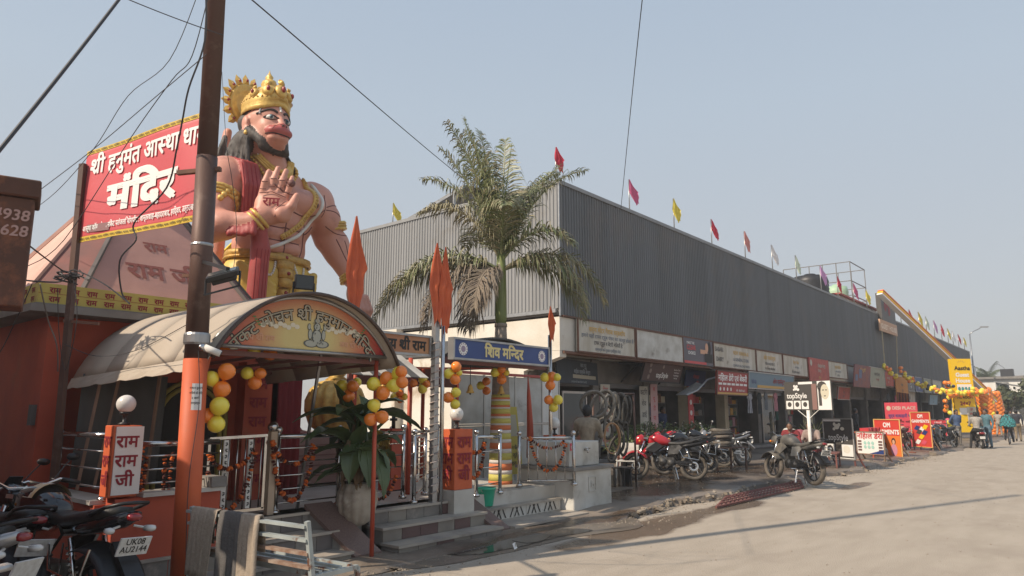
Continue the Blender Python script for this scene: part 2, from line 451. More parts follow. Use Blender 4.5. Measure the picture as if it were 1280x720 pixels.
soak(M['road'], [(9.5, 5.3, 3.2, .55), (12.2, 5.3, 1.8, .45), (17.5, 4.6, 1.6, .3)])
M['kerb'] = mat('broken_concrete', (.33, .28, .22), .95, c2=(.2, .165, .13), scale=6, bump=.9, bscale=18)
M['earth'] = mat('dusty_earth', (.33, .28, .22), .95, c2=(.24, .2, .16), scale=.3, bump=.3, bscale=10)
M['water'] = mat('puddle_water', (.035, .03, .026), .06, c2=(.07, .06, .05), scale=3)
M['wet'] = mat('wet_concrete', (.15, .125, .10), .28, c2=(.20, .17, .14), scale=2, bump=.3, bscale=30)
M['clad_shade'] = mat('shade_darkened_corrugated_sheet', (.145, .152, .16), .6, 0, c2=(.115, .12, .125), scale=1.2, aniso=(1.2, 1.2, .06), c3=(.17, .15, .135), scale3=.35, lo3=.52, hi3=.75, bump=.25, bscale=1.5)  # same sheet as the end wall, darkened in colour for the shaded street side
M['clad'] = mat('galvanised_corrugated_sheet', (.27, .275, .28), .6, 0, c2=(.225, .23, .235), scale=1.5, aniso=(1.4, 1.4, .08), c3=(.21, .20, .185), scale3=.8, lo3=.55, hi3=.75)
M['steel'] = mat('galvanised_steel', (.42, .42, .42), .38, .8, c2=(.33, .33, .33), scale=6)
M['chrome'] = mat('polished_steel', (.66, .65, .63), .18, 1.0, c2=(.5, .48, .46), scale=5)
M['plaster'] = mat('old_white_plaster', (.72, .69, .62), .9, c2=(.62, .57, .48), scale=1.0, bump=.35, bscale=12, c3=(.44, .36, .27), scale3=.6, lo3=.56, hi3=.64)
M['white'] = mat('white_paint', (.78, .77, .73), .7, c2=(.7, .68, .63), scale=2, bump=.1)
M['dwhite'] = mat('dirty_white_paint', (.60, .59, .55), .75, c2=(.44, .42, .37), scale=2.4, bump=.2, c3=(.24, .21, .18), scale3=1.6, lo3=.58, hi3=.74)
M['trim'] = mat('red_oxide_trim', (.20, .095, .06), .8, c2=(.13, .07, .05), scale=3, bump=.2)
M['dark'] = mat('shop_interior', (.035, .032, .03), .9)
M['shopwall'] = mat('shop_wall', (.20, .18, .155), .85, c2=(.13, .115, .1), scale=2)
M['cream'] = mat('cream_paint', (.52, .44, .30), .8, c2=(.42, .35, .23), scale=3)
M['slab'] = mat('grey_concrete', (.27, .255, .235), .9, c2=(.18, .165, .15), scale=2, bump=.3)
M['shutter'] = mat('rolling_shutter', (.16, .165, .17), .5, .5)
M['glass'] = mat('window_glass', (.05, .06, .065), .06, 0)
M['frame'] = mat('aluminium_frame', (.45, .44, .42), .4, .7)
def c_(name, h, rough=.6, **k):
 if name not in M: M[name] = mat(name, hexc(h), rough, **k)
 return M[name]
PALE = c_('faded_board', 'c9c4b8', .7, c2=hexc('b3ab9a'), scale=3, aniso=(1, 1, .3), c3=hexc('85796a'), scale3=1.3, lo3=.62, hi3=.75)
INK = c_('faded_ink', '5d5a58'); INKB = c_('blue_grey_ink', '6b7480'); OCH = c_('ochre_paint', 'c9a35c')
WH = c_('white_print', 'e8e6e2'); RED = c_('red_print', 'c43b3f', .45); DRED = c_('dark_red_print', '8e1f24'); BLK = c_('black_print', '24211f')
CHAR = c_('charcoal_print', '4d4a47', .5); YEL = c_('yellow_print', 'f2c713', .45); BLUE = c_('blue_print', '2b3f78', .45); PINK = c_('pink_print', 'd8586c', .45)
SKYB = c_('pale_blue_print', '8fa9b8'); GRNP = c_('green_print', '4f8a4c'); ORP = c_('orange_print', 'e07a35'); SKINP = c_('skin_tone_print', 'd3a284'); TEAL = c_('teal_print', '3f8f96')
BRWN = c_('brown_print', '4a3835', .5); MAR = c_('maroon_lettering', '8a1f2c', .7); GOLDP = c_('pale_gold_lettering', 'd9c98e', .5)
def wob(x, a=1.0): return a*(.09*math.sin(x*1.7+.4) + .05*math.sin(x*4.3+1) + .03*math.sin(x*9.1))
m = MB(); m.box(-25, 320, -65, 55, -1.5, -.03); tag(m.build('ground', M['earth']), kind='structure')
m = MB()
xs = [-20 + i for i in range(0, 24)] + [4 + i*.5 for i in range(0, 60)] + [34 + i*4 for i in range(0, 60)]
rows = []
for x in xs: rows.append([(x, -60 if j == 0 else (5.9 + wob(x) if j == 2 else -2), 0) for j in range(3)])
m.grid(rows); tag(m.build('road', M['road']), kind='structure')
def apron_edge(x):
 b = 6.15 if x < 12 else (6.15 - .062*(x-12) if x < 22 else 5.53 - .02*(x-22) if x < 40 else 5.1)
 return b + wob(x, 1.3)*(1 if x > 8 else .3)
def apron_z(x): return .02 if x < 9 else min(.12, .02 + .03*(x-9)) if x < 24 else max(.05, .12 - .005*(x-24))
m = MB(); rows = []
xs2 = [0 + i*.25 for i in range(0, 200)] + [50 + i*2 for i in range(0, 40)]
for x in xs2:
 e = apron_edge(x); z = apron_z(x) + .01*math.sin(x*5)
 rows.append([(x, e - .09 - .03*math.sin(x*13), -.02), (x, e - .03 + .02*math.sin(x*17), z*.75), (x, e + .06, z), (x, e + 1.2, z+.01), (x, 12.0, z + .02), (x, 26, z + .02)])
m.grid(rows); m.smooth = True; tag(m.build('pavement', M['apron']), kind='structure')
m = MB()
for i in range(150):
 x = random.uniform(10, 30) if i > 60 else random.uniform(10.4, 14.5)
 e = apron_edge(x); s = random.uniform(.015, .05)
 m.cbox((x, e - random.uniform(-.05, .15), apron_z(x)*random.uniform(.2, .9)), (s*2, s*1.6, s), random.uniform(0, 3), random.uniform(-.4, .4), random.uniform(-.4, .4))
tag(m.build('kerb_rubble', M['kerb']), 'crumbled concrete rubble along the broken pavement edge', kind='stuff')
def blob(name, pts, mt, z, kind='structure', n2=0):
 m = MB(); n = len(pts); P = []
 for i in range(n):
  a, b, c, d = [Vector((*pts[(i+k) % n], 0)) for k in (-1, 0, 1, 2)]
  for t in (0, .25, .5, .75):
   q = .5*((2*b) + (-a+c)*t + (2*a-5*b+4*c-d)*t*t + (-a+3*b-3*c+d)*t**3); P.append((q.x + random.uniform(-.02, .02), q.y + random.uniform(-.02, .02), z or 0))
 if z is None: P = [(p[0], p[1], apron_z(p[0])+.01*math.sin(p[0]*5)+.02) for p in P]
 c = (sum(p[0] for p in P)/len(P), sum(p[1] for p in P)/len(P), z or max(p[2] for p in P)+.004)
 m.add(P + [c], [(i, (i+1) % len(P), len(P)) for i in range(len(P))]); return tag(m.build(name, mt), kind=kind)
def gp(l, z=0): return [tuple(atZ(u, v, z)[:2]) for u, v in l]
blob('wet_patch', gp([(470, 700), (560, 672), (640, 655), (720, 645), (790, 648), (800, 660), (745, 668), (700, 676), (640, 690), (560, 706), (500, 712)]), M['wet'], .007)
blob('puddle', gp([(560, 694), (600, 684), (650, 671), (700, 662), (742, 664), (700, 672), (650, 684), (600, 694)]), M['water'], .013)
blob('puddle', gp([(640, 676), (668, 669), (690, 670), (668, 680)]), M['water'], .017)
def gravel(name, n, xr, f, s0, s1, mt, label, seed):
 rn = random.Random(seed); m = MB()
 for i in range(n):
  x = rn.uniform(*xr); y, z = f(x, rn); s = rn.uniform(s0, s1); a = rn.uniform(0, 6)
  m.add([(x+s*math.cos(a+k*1.6), y+s*math.sin(a+k*1.6), z) for k in range(4)]+[(x, y, z+s*.9)], [(0, 1, 4), (1, 2, 4), (2, 3, 4), (3, 0, 4)])
 tag(m.build(name, mt), label, kind='stuff')
gravel('road_grit', 2600, (3, 40), lambda x, r: (r.uniform(-6, 5.9)+0*x, .001), .004, .014, M['kerb'], 'fine grit scattered over the pale road', 1)
gravel('edge_gravel', 2200, (4, 32), lambda x, r: (apron_edge(x)-abs(r.gauss(0, .28)), .001), .006, .022, M['kerb'], 'gravel gathered along the pavement edge', 2)
gravel('pavement_grit', 1500, (10, 34), lambda x, r: (apron_edge(x)+r.uniform(.1, 4), apron_z(x)+.01), .005, .014, M['kerb'], 'grit and crumbs lying on the shop pavement', 3)
t = empty('drain_grating', (14.3, 5.75, .12), label='rusty red iron grating lying along the pavement edge by the motorcycles', cat='grating')
RUST = mat('rusty_red_iron', (.22, .085, .07), .9, c2=(.15, .065, .055), scale=9, bump=.4); M['rust'] = RUST
a, b, c, d = [Vector((*p, 0)) for p in gp([(895, 633), (1004, 608), (1000, 603), (908, 624)], .05)]
gz = Vector((0, 0, .035)); c.z = d.z = .06
m = MB(); m.bar(a+gz, b+gz, .03); m.bar(d+gz, c+gz, .03); m.bar(a+gz, d+gz, .03); m.bar(b+gz, c+gz, .03); m.build('frame', RUST, t)
br = None
for i in range(24):
 f = (i+.5)/24; m = MB(); p = a.lerp(b, f) + gz; q = d.lerp(c, f) + gz; m.bar(p, q, .028, .02); m.build('bar', RUST, t)
for f in (.25, .5, .75): m = MB(); m.bar(a.lerp(d, f)+gz+Vector((0,0,.015)), b.lerp(c, f)+gz+Vector((0,0,.015)), .016); m.build('bar', RUST, t)
YF = 11.24; XL = 15.4; XR = 91.0; YB = 20.2; ZR = 8.0; YS = 12.5
bld = empty('market_building', (XL, YF, 0), label='long two storey market building clad in grey corrugated steel above a row of shops', cat='building')
def corr(p0, p1, z0, z1, depth=.028, pitch=.2, nrm=None):
 """trapezoid corrugation between two ground points"""
 p0 = Vector(p0); p1 = Vector(p1); L = (p1-p0).length; d = (p1-p0)/L; n = Vector(nrm); m = MB(); N = int(L/pitch)
 pts = []
 for i in range(N):
  for f, h in ((0, 0), (.42, 0), (.55, 1), (.87, 1)):
   pts.append(p0 + d*((i+f)*L/N) + n*(h*depth))
 pts.append(p1)
 vs = [(p.x, p.y, z) for p in pts for z in (z0, z1)]
 m.add(vs, [(2*i, 2*i+2, 2*i+3, 2*i+1) for i in range(len(pts)-1)]); return m
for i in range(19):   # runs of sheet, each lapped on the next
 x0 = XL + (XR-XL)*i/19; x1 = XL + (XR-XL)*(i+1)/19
 corr((x0, YF-.02-.004*(i*7 % 5), 0), (x1, YF-.02-.004*(i*7 % 5), 0), 4.24, ZR-.02, nrm=(0, -1, 0), pitch=.13).build('cladding', M['clad_shade'], bld)
for i in range(2):
 y0 = YF + (YB-YF)*i/2; y1 = YF + (YB-YF)*(i+1)/2
 corr((XL-.02-.006*i, y1, 0), (XL-.02-.006*i, y0, 0), 4.42, ZR-.02, nrm=(-1, 0, 0), pitch=.125).build('cladding', M['clad'], bld)
m = MB(); m.box(XL, XR, YF, YB, 4.25, ZR-.06); m.build('upper_storey', M['slab'], bld)
m = MB(); m.box(XL-.08, XR, YF-.08, YF-.05, ZR-.05, ZR+.06); m.box(XL-.08, XL-.05, YF-.049, YB, ZR-.05, ZR+.06); m.box(XL-.049, XR, YF-.049, YF+.2, ZR+.04, ZR+.055); m.build('parapet_flashing', M['clad'], bld)
m = MB(); m.box(XL-.10, XL-.06, YF-.10, YF-.06, 4.2, ZR); m.build('corner_flashing', M['steel'], bld)
m = MB(); m.box(XL+.1, XR, YF-.075, YF+.3, 4.20, 4.245); m.box(XL+.1, XR, YF-.079, YF+.3, 3.20, 3.27); m.build('trim_rail', M['trim'], bld)
m = MB(); m.box(XL-.12, XL-.03, YF+.05, YB, 4.30, 4.40); m.build('ledge_rail', M['steel'], bld)
m = MB(); m.box(XL, XR, YF, YB-.01, 3.28, 4.19); m.build('canopy_slab', M['plaster'], bld)
m = MB(); m.box(XL, XL+.35, YS, YB, 0, 3.275); m.box(XL-.3, XL-.003, 17.6, 19.6, 0, 4.3); m.build('end_wall', M['plaster'], bld)
m = MB(); m.prism([(XL-.02, YF-.01, 3.1), (XL-.02, YF+1.25, 2.75), (XL-.02, YF+1.25, 3.27), (XL-.02, YF-.01, 3.27)], (0, 0, 0), (.3, 0, 0)); m.build('corner_beam', M['plaster'], bld)
bays = [15.75, 18.9, 22.1, 25.4, 28.8, 32.4, 36.0, 39.8, 43.6, 47.4, 51.4, 55.6, 60, 64.5, 69, 74, 79, 84, 90.6]
goods_cols = [c_('goods_'+k, v) for k, v in dict(red='c0453c', amber='d3a24a', cream='d6caae', blue='56688a', pink='b98a90', green='6b7f5f', grey='8f8a83', brown='80563c').items()]
pm = None
for i in range(len(bays)-1):
 x0, x1 = bays[i], bays[i+1]
 m = MB(); m.box(x0-.18, x0+.18, YS-.1, YS+.3, .1, 3.26); m.build('pillar', M['cream'] if i in (3, 4, 7) else M['shopwall'], bld)
 m = MB(); m.box(x0+.18, x1-.18, YS+3.2, YS+3.3, .1, 3.2); m.box(x0+.17, x0+.2, YS+.3, YS+3.2, .1, 3.2); m.build('shop_wall', M['shopwall'], bld)
 m = MB(); m.box(x0+.19, x1-.19, YS-.02, YS+.28, 2.55, 3.25); m.build('lintel', M['shopwall'] if i % 2 else M['slab'], bld)
 m = MB(); m.box(x0+.19, x1-.19, YS+.02, YS+.22, 2.40, 2.545); m.build('shutter_box', M['shutter'], bld)
 m = MB(); m.box(x0-.2, x1+.2, YS-.75, YS-.11, .0, .22); m.build('door_step', M['slab'], bld)
m = MB(); m.box(XL+.36, XR, YS+.0, YB, -.02, .1); m.build('shop_floor', M['slab'], bld)
for i in range(0, 12):
 x0, x1 = bays[i], bays[i+1]
 lb = ['the dark first shop behind the tubes', 'the shop with the black hoarding', 'the shop with lettered white pillars', 'the shop under the dairy board', 'the garment shop', 'the shop behind the large sign on a post', 'the shop with the glass door', 'the shop with hanging trousers', 'the shop behind the red food board', 'the shop past the food board', 'the shop beside the guest house arch', 'the far shop beyond the arch'][i]
 SB_ = YS+(1.3 if i in (0, 5) else .8); t = empty('display_shelf', (x0+.3, SB_, .1), label='crowded display shelves inside ' + lb, cat='shelf', group='display shelves inside the shops')
 m = MB()
 for z in (.45, .95, 1.45, 1.95): m.box(x0+.3, x1-.3, SB_, SB_+.4, z, z+.03)
 m.box(x0+.26, x0+.3, SB_, SB_+.4, .1, 2.2); m.box(x1-.3, x1-.26, SB_, SB_+.4, .1, 2.2); m.build('rack', M['frame'], t)
 m = MB(); rn = random.Random(i)
 for z in (.48, .98, 1.48, 1.98):
  x = x0+.35
  while x < x1-.5:
   wd = rn.choice((rn.uniform(.05, .1), rn.uniform(.15, .4))); m.mi = rn.choice((0, 1, 2, 2, 3, 4, 5, 6, 6, 7, 7)); m.box(x, x+wd*.9, SB_-.02, SB_+.25, z, z+rn.uniform(.12, .42)); x += wd
 tag(m.build('packet', goods_cols, t), kind='stuff')
def glass_door(x, y, w_, h, lab):
 t = empty('glass_door', (x, y, .22), label=lab, cat='door')
 m = MB(); m.box(x, x+.06, y, y+.05, .22, h); m.box(x+w_-.06, x+w_, y, y+.05, .22, h); m.box(x+.06, x+w_-.06, y, y+.05, h-.07, h); m.box(x+.06, x+w_-.06, y, y+.05, .22, .32); m.build('frame', M['frame'], t)
 m = MB(); m.box(x+.06, x+w_-.06, y+.02, y+.03, .32, h-.07); m.build('pane', M['glass'], t)
 m = MB(); m.cyl((x+w_-.12, y-.03, 1.0), (x+w_-.12, y-.03, 1.4), .015, 6); m.build('handle', M['chrome'], t)
glass_door(17.2, YS-.02, 1.3, 2.25, 'tall aluminium framed glass door in the dark first shop behind the tubes')
glass_door(33.0, YS-.02, 1.6, 2.45, 'aluminium framed glass door behind the charcoal salon signs')
def strip(x, w_, z0, z1, bgm, inkm, words, lab, nx=1):
 y = YS-.14
 t = empty('pillar_banner', (x, y, z0), label=lab, cat='banner')
 m = MB(); m.box(x, x+w_, y, y+.02, z0, z1); m.build('board', bgm, t)
 m = MB(); n = len(words); dz = (z1-z0)/n
 for i, wd in enumerate(words): lettering(m, wd, (x+w_/2, y-.005, z1-dz*(i+.75)), XV, ZV, height=dz*.62, maxw=w_*.85, bold=.02)
 m.build('lettering', inkm, t)
strip(19.1, .55, .6, 2.5, PALE, RED, ['हेयर', 'कट', 'शेव', 'कलर', 'फेस', 'मसाज'], 'white strip of red lettering on the pillar left of the lettered doorway')
strip(21.55, .55, .6, 2.5, PALE, INK, ['कटिंग', 'शेव', 'डाई', 'मसाज', 'कलर'], 'white strip of grey lettering on the pillar right of the lettered doorway')
strip(22.3, .5, .6, 2.6, c_('dusty_pink_board', 'c9a2a0'), RED, ['ब', 'यू', 'टी', 'पा', 'ले', 'स'], 'pink strip of tall red letters beside the grey lettered strip')
strip(25.2, .42, .6, 2.6, RED, WH, ['●', '●', '●', '●', '●'], 'red strip with round white pictures on the cream pillar')
def board(name, x0, x1, z0, z1, y, bgm, label, cat='sign', tilt=0.0, frame=None, dep=.06):
 t = empty(name, (x0, y, z0), label=label, cat=cat)
 dz = z1-z0; dy = tilt
 m = MB(); m.prism([(x0, y, z0), (x1, y, z0), (x1, y-dy, z1), (x0, y-dy, z1)], (0, 0, 0), (0, dep, 0)); m.build('board', bgm, t)
 if frame:
  m = MB(); f = .04
  for a, b in (((x0, y-.005, z0), (x1, y-.005, z0)), ((x0, y-dy-.005, z1), (x1, y-dy-.005, z1)), ((x0, y-.005, z0), (x0, y-dy-.005, z1)), ((x1, y-.005, z0), (x1, y-dy-.005, z1))): m.bar(a, b, f)
  m.build('frame', frame, t)
 u = Vector((0, -dy, dz)).normalized()
 return t, Vector((x0, y-.006, z0)), XV, u
def lines(t, o, rt, up, W, H, rows, ink):
 """rows: (text, baseline fraction, height fraction, ink, [x0 frac, x1 frac])"""
 by = {}
 for r in rows:
  txt, bf, hf, ik = r[:4]; xa, xb = r[4] if len(r) > 4 else (.04, .96)
  by.setdefault(ik, MB()); wi = W*(xb-xa)
  lettering(by[ik], txt, o + rt*(W*(xa+xb)/2) + up*(H*bf), rt, up, height=H*hf, maxw=wi*.99, bold=r[5] if len(r) > 5 else .012, width=wi if len(r) > 6 else None)
 for ik, mb in by.items(): mb.build('lettering', ik, t)
def X11(u): return atY(u, 430, YF-.1).x
g = YF-.14
x0, x1 = X11(721), X11(792); t, o, r_, u_ = board('shop_sign', x0, x1, 3.28, 4.19, g, PALE, 'faded white hoarding with ochre headline nearest the building corner', frame=M['trim'])
lines(t, o, r_, u_, x1-x0, .91, [('शर्मा मोटर गैराज वर्कशॉप', .66, .22, OCH, (.05, .95), .03), ('हमारे यहाँ टायर ट्यूब पंचर का कार्य होता है', .47, .16, INKB, (.05, .98), .015, 1), ('टायर ट्यूब व बैटरी मिलती है', .27, .17, INK, (.12, .9), .02), ('सम्पर्क करें दुकान हरिद्वार रोड', .08, .13, INKB, (.08, .92))], INK)
x0, x1 = X11(794), X11(852); t, o, r_, u_ = board('shop_sign', x0, x1, 3.28, 4.18, g, M['dwhite'], 'blank white hoarding streaked with dirt beside the faded Hindi one', frame=M['trim'])
DGREY = c_('dark_grey_poster', '55505a', .45)
x0, x1 = X11(853), X11(889); t, o, r_, u_ = board('shop_sign', x0, x1, 3.28, 4.18, g, DGREY, 'dark advert hoarding with white and red words and a drinking woman')
W_, H_ = x1-x0, .9
lines(t, o, r_, u_, W_, H_, [('MAKE THE', .78, .14, WH, (.04, .42), .02), ('CLEAR', .56, .26, RED, (.04, .46), .04), ('CHOICE', .38, .17, WH, (.08, .44), .03)], WH)
m = MB(); rect(m, o, r_, u_, .02, W_*.75, .02, .11, .004); m.build('red_band', RED, t)
m = MB(); disc(m, o, r_, u_, W_*.78, H_*.72, .13, 14, .004, .17); rect(m, o, r_, u_, W_*.55, W_*.80, H_*.45, H_*.62, .003); m.build('printed_face', SKINP, t)
m = MB(); disc(m, o, r_, u_, W_*.88, H_*.72, .12, 14, .006, .24); rect(m, o, r_, u_, W_*.70, W_*.98, .11, H_*.48, .006); m.build('printed_hair', BLK, t)
x0, x1 = X11(890), X11(942); t, o, r_, u_ = board('shop_sign', x0, x1, 3.28, 4.18, g, PALE, 'faded white dairy hoarding lettered in English with general store below', frame=M['trim'])
W_ = x1-x0
lines(t, o, r_, u_, W_, .9, [('SABARI', .66, .26, INK, (.01, .24), .03), ('DAIRY', .25, .26, INK, (.03, .24), .03), ('NEW KIRANA &', .62, .24, OCH, (.27, .99), .03), ('& GENERAL STORE', .34, .2, INKB, (.28, .98), .02), ('COMPLETE ALL DAILY NEEDS', .1, .14, INKB, (.28, .98), .02)], INK)
x0, x1 = X11(943), X11(975); t, o, r_, u_ = board('shop_sign', x0, x1, 3.28, 4.18, g, PALE, 'faded white hoarding with ochre headline and two rows of grey print', frame=M['trim'])
lines(t, o, r_, u_, x1-x0, .9, [('ओम गारमेन्टस', .6, .28, OCH, (.04, .96), .03), ('रेडीमेड कपड़े मिलते हैं', .36, .16, INK, (.04, .96), .02), ('पता : आस्था कॉम्पलेक्स', .14, .14, INK, (.06, .94), .02)], INK)
x0, x1 = X11(976), X11(1006); t, o, r_, u_ = board('shop_sign', x0, x1, 3.28, 4.18, g, PALE, 'faded white hoarding with thin ochre line left of the red hoarding', frame=M['trim'])
lines(t, o, r_, u_, x1-x0, .9, [('सैलून पैलेस', .6, .22, OCH, (.15, .9), .02), ('सभी प्रकार', .38, .14, INKB, (.2, .9)), ('की सुविधा उपलब्ध है', .12, .16, INK, (.04, .96), .02)], INK)
REDB = c_('faded_red_board', 'b8564c', .6, c2=hexc('a44a44'), scale=3)
x0, x1 = X11(1007), X11(1031); t, o, r_, u_ = board('shop_sign', x0, x1, 3.1, 4.25, g-.06, REDB, 'faded red hoarding between the white ones above the shops')
lines(t, o, r_, u_, x1-x0, 1.15, [('मोबाइल सेन्टर', .62, .2, PALE, (.25, .98), .02), ('रिचार्ज', .42, .16, PALE, (.1, .9)), ('रिपेयर', .12, .14, OCH, (.1, .9))], INK)
m = MB(); disc(m, o, r_, u_, .28, .9, .16, 14, .004); m.build('round_logo', PALE, t)
x0, x1 = X11(1032), X11(1055); t, o, r_, u_ = board('shop_sign', x0, x1, 3.4, 4.25, g, PALE, 'faded white hoarding with ochre headline right of the red one', frame=M['trim'])
lines(t, o, r_, u_, x1-x0, .85, [('गुप्ता मेडिकल', .6, .25, OCH, (.04, .96), .03), ('यहाँ पर दवाई मिलती', .35, .16, INKB, (.04, .96), .02), ('हरिद्वार', .12, .16, INK, (.1, .9))], INK)
BR2 = c_('red_brown_board', '8a4a45', .6, c2=hexc('6d4b55'), scale=2)
x0, x1 = X11(1056), X11(1076); t, o, r_, u_ = board('shop_sign', x0, x1, 3.0, 4.25, g-.25, BR2, 'red brown box sign with blue pictures tilted out over the shops', tilt=.15)
m = MB(); rect(m, o, r_, u_, .2, .7, .35, .7, .004); rect(m, o, r_, u_, .9, 1.5, .5, 1.0, .004); m.build('printed_picture', c_('muted_blue_print', '5d6c8c'), t)
lines(t, o, r_, u_, x1-x0, 1.2, [('फोटो स्टूडियो', .75, .2, OCH, (.08, .9), .02)], INK)
GRN2 = c_('faded_green_board', '8b9080', .6, c2=hexc('9a9785'), scale=2)
x0, x1 = X11(1078), X11(1097); t, o, r_, u_ = board('shop_sign', x0, x1, 3.1, 4.3, g-.2, GRN2, 'faded grey green hoarding next to the red brown box sign', frame=M['steel'])
lines(t, o, r_, u_, x1-x0, 1.2, [('आस्था ट्रेवल्स', .6, .2, INK, (.08, .9), .02), ('टिकट बुकिंग', .35, .14, DRED, (.1, .9))], INK)
x0, x1 = X11(1099), X11(1112); t, o, r_, u_ = board('shop_sign', x0, x1, 3.3, 4.2, g, REDB, 'small faded red hoarding just left of the orange cloth banner')
lines(t, o, r_, u_, x1-x0, .9, [('फास्ट फूड', .5, .22, PALE, (.06, .94), .03), ('चाय', .2, .2, PALE, (.2, .8), .02)], INK)
x0, x1 = X11(1112.5), X11(1127); t, o, r_, u_ = board('cloth_banner', x0, x1, 2.3, 4.0, g-.1, c_('orange_cloth', 'c98a4a', .8), 'square orange cloth banner hung below the slab edge', 'banner')
lines(t, o, r_, u_, x1-x0, 1.7, [('भोजन', .62, .16, INK, (.1, .9)), ('थाली', .4, .14, INK, (.1, .9)), ('उपलब्ध', .2, .12, INK, (.1, .9))], INK)
for k, (ua, ub, mt, wd) in enumerate([(1129, 1137, M['slab'], 'grey'), (1138.5, 1147, BLUE, 'dark blue'), (1149, 1158, GRN2, 'grey green'), (1160, 1171, PALE, 'pale'), (1173, 1186, c_('mauve_board', '8c7f86'), 'mauve')]):
 x0, x1 = X11(ua), X11(ub); t, o, r_, u_ = board('shop_sign', x0, x1, 3.1, 4.2, g, mt, wd + ' small hoarding high behind the hanging balloon garland', frame=M['steel'])
 lines(t, o, r_, u_, x1-x0, 1.1, [('दुकान', .5, .25, WH if k < 2 else INK, (.1, .9), .02), ('बुकिंग', .2, .2, WH if k < 2 else INK, (.1, .9))], INK)
y = 12.0
NAVY = c_('dark_navy_board', '2c343b', .6, c2=hexc('242a30'), scale=3)
a = atY(697, 478, 11.6); b = atY(748, 478, 12.1)
t = empty('shop_sign', a, label='dark navy board with pale Hindi letters under the building corner', cat='sign')
rt = (b-a).normalized(); rt = Vector((rt.x, rt.y, 0)).normalized(); W_ = (b-a).length; o = Vector(a); up = Vector((0.12, .12, .72)).normalized()
m = MB(); m.prism([o, o+rt*W_, o+rt*W_+up*.72, o+up*.72], (0, 0, 0), (0, .05, 0)); m.build('board', NAVY, t)
o2 = o - rt.cross(up)*-.008
lines(t, o2, rt, up, W_, .72, [('जय गुरु', .72, .24, c_('dim_pale_lettering', '8d9499'), (.35, .9), .02), ('बाईक सर्विस सेन्टर', .45, .22, c_('dim_pale_lettering', '8d9499'), (.2, .98), .03), ('हर प्रकार की बाइक ठीक की जाती है', .05, .11, c_('dim_pale_lettering', '8d9499'), (.05, .95), .015)], INK)
m = MB(); rect(m, o2, rt, up, W_*.35, W_*.93, .17, .28, .003); m.build('pale_band', c_('dim_cream_band', 'a39a85'), t)
a = atY(802, 476, 11.55); b = atY(851, 480, 11.55); x0, x1 = a.x, b.x
t, o, r_, u_ = board('shop_sign', x0, x1, 2.62, 3.3, 11.6, BRWN, 'dark brown salon sign with white English name under the slab', tilt=.22, frame=M['dark'])
W_ = x1-x0
lines(t, o, r_, u_, W_, .7, [('topStyle', .22, .36, WH, (.3, .68), .02), ('Hair Cut • Shave', .62, .1, WH, (.72, .98)), ('Hair Colour', .48, .1, WH, (.72, .98)), ('Face Massage', .34, .1, WH, (.72, .98)), ('Hair Spa', .2, .1, WH, (.72, .98))], WH)
m = MB(); [disc(m, o, r_, u_, W_*.16+.05*(i % 2), .16+.2*i, .08, 12, .004) for i in range(3)]; disc(m, o, r_, u_, W_*.48, .53, .07, 9, .004); m.build('round_picture', c_('dim_photo', '8a7d77'), t)
m = MB(); m.box(x0, x1, 11.62, 12.4, 3.2, 3.27); m.bar((x0+.1, 11.7, 3.2), (x0+.1, 12.38, 2.6), .04); m.bar((x1-.1, 11.7, 3.2), (x1-.1, 12.38, 2.6), .04); m.build('bracket', M['dark'], t)
a = atY(858, 478, 12.2); b = atY(882, 482, 12.2)
t, o, r_, u_ = board('shop_sign', a.x, b.x, 2.6, 3.2, 12.25, c_('dull_blue_board', '39456a', .6), 'small dull blue board tucked behind a broken awning strut', tilt=.1)
lines(t, o, r_, u_, b.x-a.x, .6, [('मोबाइल', .5, .3, RED, (.1, .9), .03), ('शॉप', .15, .25, RED, (.3, .9), .03)], INK)
a = atY(858, 494, 11.2); b = atY(900, 470, 11.2)
t = empty('awning_strut', a, label='bent grey awning strut left of the red dairy board', cat='strut')
m = MB(); m.tube([a, a.lerp(b, .3)+Vector((0, 0, -.05)), a.lerp(b, .6)+Vector((0, 0, .12)), b], .035, 6); m.build('bar', M['steel'], t)
m = MB(); m.prism([a, a.lerp(b, .5), a.lerp(b, .5)+Vector((0, .3, .1)), a+Vector((0, .4, 0))], (0, 0, 0), (0, 0, .02)); m.build('torn_sheet', M['slab'], t)
y = 10.9; a = atY(896, 493, y); b = atY(934.5, 493, y)
t, o, r_, u_ = board('shop_sign', a.x, b.x, 2.25, 3.12, y, c_('dairy_red', 'a43d3b', .55), 'red board of the dairy and bakery in white Hindi above the apron', tilt=.06, frame=M['trim'])
W_ = b.x-a.x
lines(t, o, r_, u_, W_, .87, [('निहाल डेरी एवं बेकरी', .60, .34, WH, (.03, .97), .035, 1)], WH)
m = MB(); [rect(m, o, r_, u_, W_*(.04+.135*i), W_*(.15+.135*i), .36, .44, .004) for i in range(7)]; [disc(m, o, r_, u_, W_*(.1+.11*i), .21, .07, 10, .004) for i in range(4)]; m.build('product_picture', WH, t)
lines(t, o, r_, u_, W_, .87, [('फोन : 98370 45612', .16, .13, WH, (.55, .96), .02)], WH)
m = MB(); rect(m, o, r_, u_, .03, W_-.03, .02, .09, .004); m.build('yellow_strip', OCH, t)
m = MB(); m.bar((a.x+.1, y+.03, 3.1), (a.x+.1, YF+.1, 3.3), .03); m.bar((b.x-.1, y+.03, 3.1), (b.x-.1, YF+.1, 3.3), .03); m.build('bracket', M['steel'], t)
a = atY(935.5, 490, y); b = atY(992, 492, y)
t, o, r_, u_ = board('shop_sign', a.x, b.x, 2.55, 3.2, y, c_('dull_sky_board', '6f8794', .6), 'long pale blue garments board with red Hindi letters and yellow strip', tilt=.05, frame=M['steel'])
W_ = b.x-a.x
